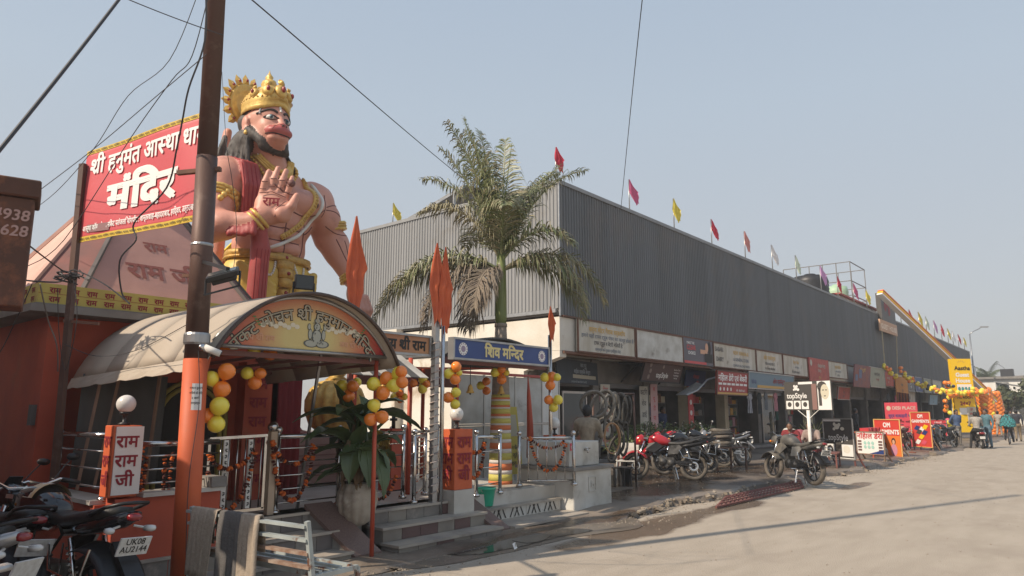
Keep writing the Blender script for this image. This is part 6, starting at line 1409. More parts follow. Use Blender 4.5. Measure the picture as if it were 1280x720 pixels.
ring((6.95, 11.4, 1.66), (0, 0, 1), .215, .04, 'anklet', c_('anklet_silver', '8d8480'), lump=.02); ring((6.95, 11.4, 1.54), (0, 0, 1), .2, .03, 'anklet', ORP)
m = MB(); lettering(m, 'राम', H_(-.02, -.05, .158), rh, ZV, height=.21, bold=.025); m.build('palm_lettering', MAR, st)
for pts in ((H_(-.22, .17, .115), H_(-.02, .2, .12), H_(.2, .12, .115)), (H_(.05, -.24, .16), H_(.06, -.10, .16), H_(.2, .04, .14))): m = MB(); m.tube(pts, .008, 5); m.build('palm_line', SLN, st)
for i, (a, b, c) in enumerate(FG):
 for p in (b, ((b[0]+a[0])/2, (b[1]+a[1])/2-.03)): m = MB(); m.tube([H_(p[0]-.05, p[1], .10), H_(p[0], p[1]-.01, .118), H_(p[0]+.05, p[1], .10)], .006, 4); m.build('finger_line', SLN, st)
for sx in (-1, 1):
 ex = 6.595+sx*.185; c = on(ex, 6.86, off=-.035); m = MB(); m.ball(c, .085, 16, .68); eo = m.build('eye', SW_, st)
 m = MB(); cc = c+V_(-.012, -.055, .0); m.ball(cc, .042, 12); m.build('iris', SIR, eo); m = MB(); m.ball(cc+V_(-.004, -.026, 0), .022, 10); m.build('pupil', SB, eo)
 strand('eyelid_line', curve3((ex-.12, 6.845), (ex, 6.965), (ex+.12, 6.845)), .012, SB, .012); strand('eyelid_line', curve3((ex-.11, 6.835), (ex, 6.77), (ex+.11, 6.84)), .007, SB, .010)
 strand('eyebrow', curve3((6.595+sx*.07, 6.97), (6.595+sx*.20, 7.10), (6.595+sx*.38, 6.93)), .027, SB, .0)
 strand('nostril', [(6.595+sx*.035, 6.665), (6.595+sx*.05, 6.64)], .018, SB, .0)
 m = MB(); m.lathe([(.002, -.07), (.035, -.05), (.045, -.01), (.03, .03), (.012, .05)], (6.60+sx*.48, 11.24, 6.57), 10); m.build('earring', SG2, st)
strand('mouth_line', curve3((6.33, 6.50), (6.595, 6.44), (6.86, 6.50)), .013, SB, .0); strand('lip_outline', curve3((6.33, 6.50), (6.45, 6.76), (6.59, 6.65)), .008, SLN, .0)
strand('forehead_mark', [(6.595, 7.13), (6.595, 7.0)], .028, SW_, .0); strand('forehead_mark', [(6.595, 7.12), (6.595, 7.02)], .014, SGEM, -.012)
strand('temple_curl', curve3((6.30, 7.15), (6.22, 7.02), (6.25, 6.92)), .022, c_('statue_silver_curl', '9a9696'), .01)
cr_ = empty('crown_pivot', (0, 0, 0)); bpy.data.objects.remove(cr_)
CX, CY = 6.60, 11.33
m = MB(); m.smooth = True
def crown_r(a, z):
 return .47 - .04*max(0, z-7.3)
rows = []
prof = [(7.05, .485), (7.12, .50), (7.2, .49), (7.24, .505), (7.34, .49), (7.38, .475), (7.45, .42), (7.52, .33), (7.58, .22), (7.60, .17)]
for z, r in prof:
 rows.append([(CX+r*math.cos(a), CY+r*1.02*math.sin(a), z+(.09*max(0, -math.sin(a))**2 if z < 7.4 else 0)*(-.25) + (.10 if z < 7.22 else .05)*(max(0, -math.sin(a))**6)) for a in [2*math.pi*i/36 for i in range(37)]])
m.grid(rows); crn = m.build('crown', SG2, st, thick=.02)
m = MB()
for z, n_b, r in ((7.30, 34, .03), (7.42, 26, .035)):
 for i in range(n_b): a = 2*math.pi*i/n_b; rr = .50 if z < 7.4 else .44; m.ball((CX+rr*math.cos(a), CY+rr*math.sin(a), z), r, 6)
tag(m.build('crown_bead', SG, crn), kind='stuff')
for a, z, s in ((-90, 7.40, .15), (-55, 7.38, .12), (-125, 7.38, .12), (-20, 7.34, .10), (-160, 7.34, .10)):
 ar = R(a); c = V_(CX+.47*math.cos(ar), CY+.48*math.sin(ar), z+.05); q = V_(math.cos(ar), math.sin(ar), .25).to_track_quat('Z', 'Y').to_matrix().to_4x4()
 m = MB(); m.lathe([(s*.2, .07), (s*.6, .075), (s, .03), (s*1.05, -.02)], c, 14, M_=q); m.lathe([(s*.5, -.02), (s*.62, .0)], c+V_(0, 0, s*1.2), 10, M_=q); m.ball(c+ZV*s*1.25, s*.36, 8); o = m.build('crown_medallion', SG2, crn)
 m = MB(); m.ball(c+V_(math.cos(ar), math.sin(ar), .25).normalized()*.085, s*.33, 10, 1.4); m.build('gem', SGEM, crn)
m = MB(); m.lathe([(.20, 7.52), (.23, 7.60), (.18, 7.66), (.14, 7.68), (.17, 7.74), (.15, 7.80), (.09, 7.83), (.07, 7.86), (.09, 7.9), (.05, 7.95), (.02, 8.0), (.003, 8.06)], (CX, CY-.05, 0), 18); m.build('crown_finial', SG2, st)
HC = V_(6.60, 11.98, 7.50); hn = V_(.10, -1, 0).normalized(); hr = V_(1, .10, 0).normalized()
q = hn.to_track_quat('Z', 'Y').to_matrix().to_4x4()
hl = empty('halo', HC); hl.parent = st; hl.location = HC-_b
bpy.data.objects.remove(hl)
m = MB(); m.lathe([(.30, .02), (.34, .06), (.38, .03), (.42, .05), (.47, .03), (.47, -.05), (.3, -.05)], HC, 40, M_=q); hal = m.build('halo', SG2, st)
m = MB(); m.lathe([(.001, .0), (.31, .0)], HC, 30, M_=q); m.build('halo_centre', SGEM, hal)
for i in range(14):
 a = R(-62+ i*(304/13)) if True else 0; a = R(90+ (i-6.5)*21.0); d = hr*math.cos(a)+ZV*math.sin(a); sd = hr*-math.sin(a)+ZV*math.cos(a)
 b0_ = HC+d*.46; tip = HC+d*.68; wd = .085
 m = MB(); m.add([b0_-sd*wd, b0_+d*.12-sd*wd*.9, tip, b0_+d*.12+sd*wd*.9, b0_+sd*wd, b0_+d*.08+hn*.06], [(0, 1, 5), (1, 2, 5), (2, 3, 5), (3, 4, 5), (4, 0, 5), (0, 4, 3, 2, 1)]); m.build('halo_petal', SG2, hal, thick=.012)
 m = MB(); m.ball(b0_+d*.08+hn*.045, .032, 8); m.build('petal_gem', SGEM, hal)
bpy.context.view_layer.update(); _seen = set()
def _desc(o): return [o] + [k for c in bpy.data.objects if c.parent == o for k in _desc(c)]
for o in _desc(st):
 if o.type != 'MESH' or o.data.name in _seen: continue
 _seen.add(o.data.name); bo = base_of(o)
 for v in o.data.vertices:
  z = v.co.z+bo.z
  if z > 5.95 and v.co.y+bo.y > 10.5:
   f = min(1, (z-5.95)/.4); x = v.co.x+bo.x; v.co.x = 6.60+(x-6.60)*(1-.15*f)-.16*f-bo.x
   if z > 6.33: v.co.z += -(min(z, 7.05)-6.33)*.12-max(0, z-7.05)*.09
   if z > 6.95: v.co.x += (6.44-v.co.x-bo.x)*.10*min(1, (z-6.95)/.15)*(1 if v.co.y+bo.y < 11.85 else 0)
mc = empty('golden_mace', (7.75, 10.6, 1.22), label='golden ribbed mace head standing upright beside the statue foot', cat='mace')
MX, MY = 7.62, 10.45
m = MB(); m.smooth = True
rows = [[(MX+r*(.94+.12*abs(math.sin(a*8)))*math.cos(a), MY+r*(.94+.12*abs(math.sin(a*8)))*math.sin(a), z) for a in [2*math.pi*k/64 for k in range(65)]] for r, z in [(.05, 1.24), (.25, 1.27), (.42, 1.42), (.50, 1.66), (.50, 1.84), (.42, 2.04), (.28, 2.16), (.15, 2.2)]]
m.grid(rows); m.build('mace_head', SG2, mc)
m = MB(); m.lathe([(.17, 2.17), (.2, 2.2), (.13, 2.25), (.16, 2.29), (.12, 2.33), (.15, 2.37), (.11, 2.42), (.135, 2.46), (.10, 2.52), (.12, 2.56), (.09, 2.62)], (MX, MY, 0), 16); m.lathe([(.085, 2.6), (.08, 3.0), (.09, 3.2), (.13, 3.25), (.13, 3.35), (.03, 3.42)], (MX, MY, 0), 12); m.build('mace_shaft', SG2, mc)
m = MB(); m.box(7.55, 7.85, 12.2, 12.5, 1.22, 3.3); tag(m.build('olive_column', OLV), 'olive yellow column behind the statue foot under the canopy', 'column')
t = empty('court_wall', (9.0, 13.6, 0), label='dark red rear wall of the statue court under a lean-to roof', cat='wall')
m = MB(); m.box(5.9, 8.2, 13.4, 13.55, .5, 2.9); m.build('wall', M['spiredark'], t)
t = empty('roadside_hoarding', (5.0, 12.9, 3), label='orange and yellow edged panel showing behind the statue hip by the pole', cat='sign')
a, b, c, d = [atY(u, v, 13.2) for u, v in ((250, 345), (296, 300), (296, 330), (250, 420))]
m = MB(); m.add([a, b, c, d], [(0, 1, 2, 3)]); m.build('panel', M['orangeb'], t, thick=.03); m = MB(); m.bar(a, b, .07); m.bar(b, c, .07); m.build('edge', YEL, t)
RF = dict(red=mat('crimson_flag', (.55, .03, .06), .7), pink=mat('pink_flag', (.62, .12, .25), .7), yellow=mat('yellow_flag', (.75, .60, .08), .7), rose=mat('salmon_flag', (.62, .25, .22), .7), white=mat('white_flag', (.72, .70, .70), .7), green=mat('pale_green_flag', (.60, .66, .52), .7), mauve=mat('mauve_flag', (.58, .30, .55), .7))
flags = [(491, 273, 238, 'yellow', 'l'), (695, 222, 175, 'red', 'f'), (787, 263, 219, 'pink', 'f'), (843, 289, 246, 'yellow', 'f'), (890, 306, 270, 'red', 'f'), (932, 325, 287, 'rose', 'f'), (966, 339, 304, 'white', 'f'), (996, 352, 318, 'green', 'f'), (1027, 365, 331, 'mauve', 'f'), (1048, 372, 343, 'red', 'f'), (1068, 381, 352, 'pink', 'f'), (1084, 387, 360, 'yellow', 'f'), (1127, 408, 388, 'white', 'f'), (1138, 412, 388, 'red', 'f'), (1150, 417, 391, 'yellow', 'f'), (1159, 421, 397, 'green', 'f'), (1169, 425, 402, 'mauve', 'f'), (1178, 428, 406, 'red', 'f'), (1186, 431, 411, 'yellow', 'f'), (1192, 433, 414, 'white', 'f'), (1199, 436, 418, 'red', 'f'), (1206, 438, 421, 'yellow', 'f')]
names = dict(red='crimson', pink='pink', yellow='yellow', rose='faded salmon', white='white', green='pale green', mauve='mauve')
where = ['on the roof left of the solar panels', 'on the building corner behind the palm', 'first to the right of the building corner', 'second to the right of the building corner', 'third to the right of the building corner', 'alone halfway along the near roof edge', 'left of the railed roof tank', 'beside the left end of the roof railing', 'in front of the black roof tank', 'in front of the green roof tank', 'at the right part of the roof railing', 'at the right end of the roof railing', 'just right of the arch signboard top', 'behind the sloping arch beam', 'next right of the arch beam crossing', 'in the middle of the far roof edge', 'by the small tilted roof sheet', 'just left of the tilted roof sheet', 'just right of the tilted roof sheet', 'among the last four at the far roof end', 'second from the far roof end', 'last at the far roof corner']
for i, (u, vb, vt, col, sd) in enumerate(flags):
 if sd == 'l': a = atX(u, vb, XL+.6)
 else: a = atY(u, vb, YF+.15)
 dep = (a-_C).dot(_fw); hgt = (vb-vt)*dep/880*.99; a.z = 7.9
 zt2 = a.z+hgt+.25
 flag('roof_flag', tuple(a), a.z+hgt+.15, .015+.0003*dep, hgt*.72, hgt*.30, RF[col], 'small %s pennant %s' % (names[col], where[i]), 'pennants along the roof edge', i+20, swing=((.06 if i % 2 else .22)*hgt, -.08*hgt))
t = empty('solar_array', (17.5, 15.5, 8), label='tilted solar panel array on steel legs at the left of the roof', cat='solar panels')
SP = mat('solar_underside', (.30, .30, .29), .5, c2=(.22, .22, .22), scale=1)
a = atX(505, 276, 17.0); b = atX(580, 232, 17.0)
A0 = V_(17.0, a.y, a.z-.02); B0_ = V_(17.0, b.y, b.z)
dxp = V_(4.5, 0, .35)
for i in range(5):
 for j in range(3):
  p0 = A0.lerp(B0_, i/5+.01); p1 = A0.lerp(B0_, (i+1)/5-.01); o = dxp*(j/3)
  m = MB(); m.prism([p0+o, p1+o, p1+o+dxp*.32, p0+o+dxp*.32], (0, 0, 0), (0, 0, .05)); m.build('solar_panel', SP, t)
m = MB()
for j in range(3): o = dxp*(j/2.2); m.bar(A0+o-ZV*.06, B0_+o-ZV*.06, .08)
for f in (.15, .5, .85): p = A0.lerp(B0_, f); m.bar(V_(p.x, p.y, 7.9), p-ZV*.05, .07); m.bar(V_(p.x+2, p.y, 7.9), p+dxp*.45-ZV*.05, .07)
m.build('frame', M['steel'], t)
def AR(u, v, y=14.0): return atY(u, v, y)
t = empty('roof_railing', tuple(AR(1020, 360)), label='open steel pipe frame around the tanks on the far roof', cat='railing')
c0 = AR(1062, 327, 12.6); zt1 = c0.z; x_a = c0.x; x_b = AR(1080, 335, 12.6).x; y_b = atX(979, 337, x_a).y
SPI = mat('dull_pipe', (.16, .155, .15), .7)
for z in (9.4, 10.4, zt1):
 m = MB(); m.bar((x_a, 12.6, z), (x_b, 12.6, z), .05); m.bar((x_b, 12.6, z), (x_b, y_b, z), .05); m.bar((x_a, 12.6, z), (x_a, y_b, z), .05); m.build('rail', SPI, t)
for k in range(6):
 y = 12.6+(y_b-12.6)*k/5
 for x in (x_a, x_b): m = MB(); m.bar((x, y, 8), (x, y, zt1), .05); m.build('upright', SPI, t)
def rtank(u, v, vt, r, mt, label, y=13.2):
 p = atY(u, v, y); z1 = atY(u, vt, y).z; t = empty('roof_tank', tuple(p), label=label, cat='water tank'); z0 = 7.95; h = z1-z0
 m = MB(); pr = [(r*.98, z0)]
 for k in range(7): pr += [(r, z0+h*(.04+.12*k)), (r*.965, z0+h*(.09+.12*k))]
 pr += [(r*.9, z1-.1), (r*.35, z1), (r*.3, z1+.08), (.01, z1+.1)]; m.lathe(pr, (p.x, y, 0), 22); m.build('tank_body', mt, t)
rtank(1013, 355, 345, 1.05, M['blackm'], 'ribbed black plastic water tank behind the roof railing')
rtank(1046, 372, 358, .75, mat('green_tank', (.35, .52, .35), .5), 'pale green water tank right of the black one on the roof')
m = MB(); a = atY(1050, 370, 12.2); m.box(a.x-.5, a.x+9, 12.2, 15, 8.01, 8.75); o = m.build('roof_room', M['dwhite']); tag(o, 'low white roof room with red edge right of the tanks', 'roof room')
m = MB(); m.box(a.x-.7, a.x+9.2, 12.0, 15.2, 8.755, 8.85); m.build('roof_slab', REDB, o)
TY_ = mat('tyre_rubber', (.030, .028, .026), .85, c2=(.06, .052, .045), scale=9); TYD = mat('dusty_tyre_rubber', (.085, .075, .062), .9, c2=(.17, .145, .12), scale=7)
ALB = mat('black_alloy', (.03, .03, .032), .4, .5); ENG = mat('engine_grey', (.12, .115, .11), .5, .6, c2=(.05, .048, .045), scale=12, bump=.3); SIL = mat('silver_bike_paint', (.42, .42, .42), .3, .6)
BKP = mat('black_bike_paint', (.012, .012, .014), .12, coat=.6); RDP = mat('red_bike_paint', (.42, .015, .025), .22, coat=.5); GRP = mat('dusty_grey_bike_paint', (.10, .095, .085), .6, c2=(.06, .058, .055), scale=6, c3=(.19, .17, .14), scale3=4, lo3=.5, hi3=.7)
SEAT = mat('black_seat_vinyl', (.022, .021, .021), .5, c2=(.035, .033, .03), scale=10, bump=.15, bscale=60); TLR = mat('tail_light_red', (.22, .012, .015), .15, coat=.5); LENS = mat('clear_lens', (.55, .55, .53), .08, coat=.5); AMB = mat('amber_lens', (.70, .22, .02), .2)
PLW = mat('number_plate_white', (.62, .62, .60), .5, c2=(.5, .49, .46), scale=30)
def torus(mb, c, R_, r, n=28, k=8, flat=1.0):
 pts = [(c[0]+R_*math.cos(2*math.pi*i/n), c[1], c[2]+R_*math.sin(2*math.pi*i/n)) for i in range(n)]
 b = len(mb.v); mb.tube(pts, r, k, closed=True)
 if flat != 1: mb.v[b:] = [(v[0], c[1]+(v[1]-c[1])*flat, v[2]) for v in mb.v[b:]]
def wheel(t, x, r, wd, name, tyre, rimm, spokes=6, disc_=True):
 c = (x, 0, r); m = MB(); torus(m, c, r-.045, .047, 32, 8, wd/.094); w_ = m.build(name, tyre, t, local=True)
 m = MB(); torus(m, c, r-.10, .018, 28, 6, 1.6)
 for k in range(spokes):
  a = 2*math.pi*k/spokes
  if spokes > 12:
   for s in (-1, 1): m.bar((x+.05*math.cos(a), s*.035, r+.05*math.sin(a)), (x+(r-.1)*math.cos(a+.2*s), 0, r+(r-.1)*math.sin(a+.2*s)), .005)
  else: m.bar((x+.03*math.cos(a), 0, r+.03*math.sin(a)), (x+(r-.10)*math.cos(a+.12), 0, r+(r-.10)*math.sin(a+.12)), .026, .02)
 m.cyl((x, -.06, r), (x, .06, r), .035, 10); m.build('rim', rimm, w_, local=True)
 if disc_: m = MB(); torus(m, (x, .055, r), .085, .022, 20, 4, .12); m.build('brake_disc', M['chrome'], w_, local=True)
def motorcycle(paint, tyre, rimm, label, seat=SEAT, tailm=None, side=None, spokes=6, bags=False, plate=True, cowl=None, group=None):
 t = empty('motorcycle', (0, 0, 0), label=label, cat='motorcycle', group=group); side = side or paint; L = 1.30; cowl = cowl or paint
 B = lambda m, n, mt, p=t: m.build(n, mt, p, local=True)
 wheel(t, 0, .31, .12, 'rear_wheel', tyre, rimm, spokes); wheel(t, L, .31, .10, 'front_wheel', tyre, rimm, spokes)
 # fork, fenders
 m = MB()
 for s in (-1, 1): m.cyl((L, s*.085, .31), (L-.22, s*.085, .86), .023, 8); m.cyl((L-.02, s*.085, .36), (L-.10, s*.085, .55), .032, 8)
 B(m, 'fork', M['chrome'])
 def fender(c, r, a0, a1, w_, lift=.02):
  rows = [];
  for i in range(11):
   a = R(a0+(a1-a0)*i/10); rows.append([(c[0]+(r-abs(j)*.018)*math.cos(a), j*w_/3, c[1]+(r-abs(j)*.018)*math.sin(a)) for j in range(-3, 4)])
  m = MB(); m.smooth = True; return m.grid(rows)
 o = fender((L, .31), .345, 150, 28, .16).build('front_fender', paint, t, local=True, thick=.008)
 o = fender((0, .31), .375, 160, 75, .16).build('rear_fender', ALB, t, local=True, thick=.008)
 m = MB(); m.prism([(-.18, -.07, .66), (-.40, -.06, .47), (-.42, -.06, .49), (-.20, -.07, .70)], (0, 0, 0), (0, .13, 0)); B(m, 'mudguard', ALB)
 # tank, seat, tail
 m = MB(); m.loft([((1.00, 0, .86), .04, .05), ((.97, 0, .87), .10, .10), ((.86, 0, .89), .145, .135), ((.72, 0, .89), .15, .13), ((.60, 0, .86), .12, .10), ((.50, 0, .83), .08, .06)], 18, 2.6); B(m, 'tank', paint)
 m = MB(); m.lathe([(.035, 0), (.035, .012), (.01, .014)], (.78, 0, 1.02), 12); B(m, 'fuel_cap', M['chrome'])
 for s in (-1, 1):
  m = MB(); m.prism([(.98, s*.13, .80), (1.06, s*.15, .66), (.86, s*.155, .60), (.66, s*.15, .74), (.80, s*.15, .84)], (0, 0, 0), (0, s*.03, 0)); B(m, 'tank_shroud', tailm or cowl)
  m = MB(); m.prism([(.52, s*.12, .76), (.56, s*.125, .56), (.34, s*.13, .58), (.24, s*.12, .72), (.30, s*.115, .78)], (0, 0, 0), (0, s*.025, 0)); B(m, 'side_cover', side)
 m = MB(); m.loft([((.58, 0, .82), .08, .03), ((.50, 0, .81), .11, .045), ((.30, 0, .80), .13, .05), ((.14, 0, .83), .13, .05), ((-.06, 0, .87), .11, .045), ((-.20, 0, .89), .07, .03)], 14, 3); B(m, 'seat', seat)
 m = MB(); m.loft([((.34, 0, .74), .10, .05), ((.10, 0, .77), .115, .055), ((-.14, 0, .82), .10, .05), ((-.30, 0, .87), .06, .03)], 12, 3); B(m, 'tail_cowl', tailm or cowl)
 m = MB(); m.loft([((-.285, 0, .865), .055, .028), ((-.325, 0, .86), .05, .024), ((-.34, 0, .86), .03, .012)], 10, 3); B(m, 'tail_light', TLR)
 m = MB(); m.tube([(.0, -.12, .86), (-.18, -.13, .92), (-.30, -.09, .95), (-.32, 0, .955), (-.30, .09, .95), (-.18, .13, .92), (.0, .12, .86)], .013, 6); B(m, 'grab_rail', ALB)
 # headlamp, visor, bars
 m = MB(); m.loft([((1.06, 0, .88), .05, .06), ((1.14, 0, .90), .11, .12), ((1.24, 0, .88), .12, .11), ((1.30, 0, .84), .09, .07)], 14, 2.6); B(m, 'headlamp_cowl', cowl)
 m = MB(); m.loft([((1.275, 0, .84), .085, .06), ((1.32, 0, .83), .07, .045), ((1.33, 0, .83), .03, .02)], 12, 2.4); B(m, 'headlight', LENS)
 m = MB(); m.prism([(1.27, -.07, .93), (1.27, .07, .93), (1.17, .05, 1.06), (1.17, -.05, 1.06)], (0, 0, 0), (.008, 0, .004)); B(m, 'visor', ALB)
 m = MB(); m.tube([(1.0, -.38, 1.02), (1.03, -.25, 1.05), (1.07, -.1, .98), (1.07, .1, .98), (1.03, .25, 1.05), (1.0, .38, 1.02)], .012, 6); m.box(1.0, 1.1, -.09, .09, .91, .94); B(m, 'handlebar', M['chrome'])
 for s in (-1, 1):
  m = MB(); m.cyl((1.025, s*.26, 1.045), (.995, s*.39, 1.02), .018, 8); B(m, 'grip', SEAT)
  m = MB(); m.bar((1.06, s*.2, 1.05), (1.06, s*.36, 1.03), .008); B(m, 'lever', M['chrome'])
  m = MB(); m.tube([(1.05, s*.22, 1.05), (1.06, s*.28, 1.14), (1.05, s*.32, 1.2)], .006, 5); mo = B(m, 'mirror_stalk', ALB)
  m = MB(); m.loft([((1.045, s*.34, 1.22), .05, .03), ((1.065, s*.34, 1.22), .05, .03)], 12, 2.2); B(m, 'mirror', ALB, mo)
  m = MB(); m.ball((1.18, s*.19, .85), .028, 8); m.cyl((1.18, s*.08, .86), (1.18, s*.17, .85), .008, 5); B(m, 'indicator', AMB)
  m = MB(); m.loft([((-.26, s*.14, .78), .035, .022), ((-.30, s*.15, .78), .035, .022), ((-.32, s*.15, .78), .015, .01)], 8); m.cyl((-.24, s*.05, .80), (-.26, s*.12, .785), .008, 5); B(m, 'indicator', LENS)
 # frame, engine, swing arm, shocks, exhaust
 m = MB(); m.tube([(1.08, 0, .84), (.95, 0, .70), (.84, 0, .36), (.50, 0, .30), (.34, 0, .40)], .022, 6); m.tube([(1.05, 0, .86), (.6, 0, .78), (.3, 0, .74), (-.1, 0, .8)], .022, 6)
 for s in (-1, 1): m.bar((.36, s*.08, .36), (0, s*.09, .31), .03);
 B(m, 'frame', ALB)
 m = MB(); m.cbox((.60, 0, .40), (.34, .24, .20)); m.cyl((.68, -.13, .40), (.68, .13, .40), .095, 14); m.cyl((.50, -.13, .38), (.50, .13, .38), .08, 14)
 for k in range(7): m.cbox((.74+.012*k, 0, .50+.026*k), (.16, .19, .014), 0, 0, -.4)
 m.cbox((.83, 0, .70), (.12, .14, .07), 0, 0, -.4); B(m, 'engine', ENG)
 m = MB(); m.tube([(.86, -.05, .56), (.90, -.08, .42), (.72, -.13, .22), (.40, -.15, .24), (.20, -.16, .32)], .02, 8); m.tube([(.22, -.16, .31), (.05, -.165, .37), (-.22, -.17, .46)], [.03, .045, .04], 10); B(m, 'exhaust', ENG if paint is not BKP else M['chrome'])
 for s in (-1, 1): m = MB(); m.cyl((.02, s*.12, .36), (.16, s*.12, .70), .018, 8); m.tube([(.02+.14*f+.0, s*.12+.032*math.sin(f*50), .40+.26*f+.0) for f in [i/60 for i in range(61)]], .006, 4); B(m, 'shock_absorber', M['chrome'])
 m = MB(); m.box(.02, .40, .085, .11, .37, .43); B(m, 'chain_guard', ALB)
 m = MB(); m.tube([(.30, .18, .66), (.22, .2, .50), (-.12, .2, .45), (-.16, .18, .66)], .009, 5); m.tube([(.1, .2, .47), (.12, .19, .68)], .007, 5); B(m, 'guard_rail', M['chrome'])
 m = MB(); m.cyl((.42, -.24, .30), (.42, .24, .30), .014, 6); m.bar((.40, .1, .28), (.34, .20, .02), .018); m.bar((.46, .1, .26), (.40, .13, .0), .02); m.bar((.46, -.1, .26), (.40, -.13, .0), .02); B(m, 'stand', M['chrome'])
 if plate:
  Mx = Matrix.Translation((-.345, 0, .68)) @ Matrix.Rotation(R(-20), 4, 'Y')
  m = MB(); m.box(-.006, .006, -.11, .11, -.06, .06, Mx); pl = B(m, 'number_plate', PLW)
  m = MB(); up_ = (Mx.to_3x3() @ V_(0, 0, 1));
  rows_ = ('UK08', 'AU2144') if plate is True else plate
  for i, s in enumerate(rows_): lettering(m, s, V_(-.345, 0, .68)+up_*(.012-.052*i)+V_(-.0078, 0, 0), (0, -1, 0), up_, height=.058, bold=.02, maxw=.19)
  m.build('plate_lettering', BLK, pl, local=True)
 return t
def place(t, rear, front_dir, lean=-5, z=.0, sc=1.0):
 d = math.atan2(front_dir[1], front_dir[0]); t.location = (rear[0], rear[1], z); t.rotation_euler = (R(-lean)*-1, 0, d); t.scale = (sc,)*3; return t
nm = 'motorcycles parked by the shops'
b1 = motorcycle(RDP, TYD, ALB, 'red motorcycle parked side-on in front of the potted bushes', side=ENG, tailm=ALB)
r_, f_ = atZ(868, 601, .11), atZ(808, 599.5, .11); place(b1, r_, f_-r_, 6, z=.11)
def cp(src, mp, rear_px, front_px, label, z=.11, lean=6, sc=1.0, head=None):
 c = copy_tree(src, label=label); remat(c, mp); a = atZ(*rear_px, z)
 if head is None: b = atZ(*front_px, z); d = b-a
 else: d = V_(math.cos(head), math.sin(head), 0)
 return place(c, a, d, lean, z, sc)
cp(b1, {'red_bike_paint': BKP}, (886, 592), None, 'black motorcycle just behind the red one, its tail to the right', head=R(150))
c = cp(b1, {}, (880, 588), None, 'second red motorcycle half hidden behind the front red one', head=R(128))
cp(b1, {'red_bike_paint': SIL, 'black_alloy': SIL}, (929, 582), None, 'silver tailed motorcycle behind the stack of tyres', head=R(145))
cp(b1, {'red_bike_paint': BKP}, (905, 584), None, 'dark motorcycle standing behind the tyre table', head=R(120))
b2 = motorcycle(GRP, TYD, ALB, 'dusty grey motorcycle standing by the iron grating', side=mat('dusty_silver', (.24, .23, .21), .5, .3), seat=mat('dusty_seat', (.09, .085, .075), .8))
r_, f_ = atZ(1018, 607, .06), atZ(954, 598, .06); place(b2, r_, f_-r_, 5, z=.06, sc=1.04)
cp(b1, {'red_bike_paint': BKP}, (1136, 563), None, 'black motorcycle between the two orange garment boards', head=R(170), z=.05)
cp(b1, {'red_bike_paint': BKP}, (1175, 561), None, 'black motorcycle behind the small red price board', head=R(178), z=.05)
cp(b1, {'red_bike_paint': BKP}, (1194, 559), None, 'black motorcycle beside the man in the blue sweater', head=R(160), z=.05)
b3 = motorcycle(BKP, TY_, ALB, 'black motorcycle with chrome side cover and white plate nearest the camera', side=M['chrome'], plate=('UK08', 'AU2144'))
d3 = V_(-.21, .98, 0).normalized(); rear = V_(2.13, 5.70, 0); place(b3, rear, d3, 4, 0, 1.06)
m = MB(); m.smooth = True; rows = []
for x in (.66, .72, .78): rows.append([(x, (.155)*math.cos(a), .885+.148*math.sin(a)) for a in [R(20+14*i) for i in range(11)]])
m.grid(rows); m.build('tank_stripe', mat('tank_stripe_ochre', (.60, .36, .10), .5, c2=(.62, .58, .5), scale=8), b3, local=True)
m = MB(); lettering(m, 'Apache', V_(.40, .158, .63), (-1, 0, 0), (0, 0, 1), height=.05, bold=.02, slant=.3); m.build('side_lettering', BLK, b3, local=True)
b4 = copy_tree(b3, label='black motorcycle with ochre tank stripe behind the chrome sided one'); place(b4, V_(1.78, 6.35, 0), V_(.02, .98, 0), 6, 0, 1.02)
def unplate(b):
 for n in [k.name for k in bpy.data.objects if k.name.startswith('plate_lettering') and k.parent and k.parent.parent == b]: bpy.data.objects.remove(bpy.data.objects[n])
unplate(b4)
c = copy_tree(b3, label='silver and grey motorcycle tail with a red light at the left edge'); remat(c, {'black_bike_paint': SIL}); place(c, V_(1.28, 5.35, 0), V_(-.6, .8, 0), 3, 0, 1.05)
unplate(c)
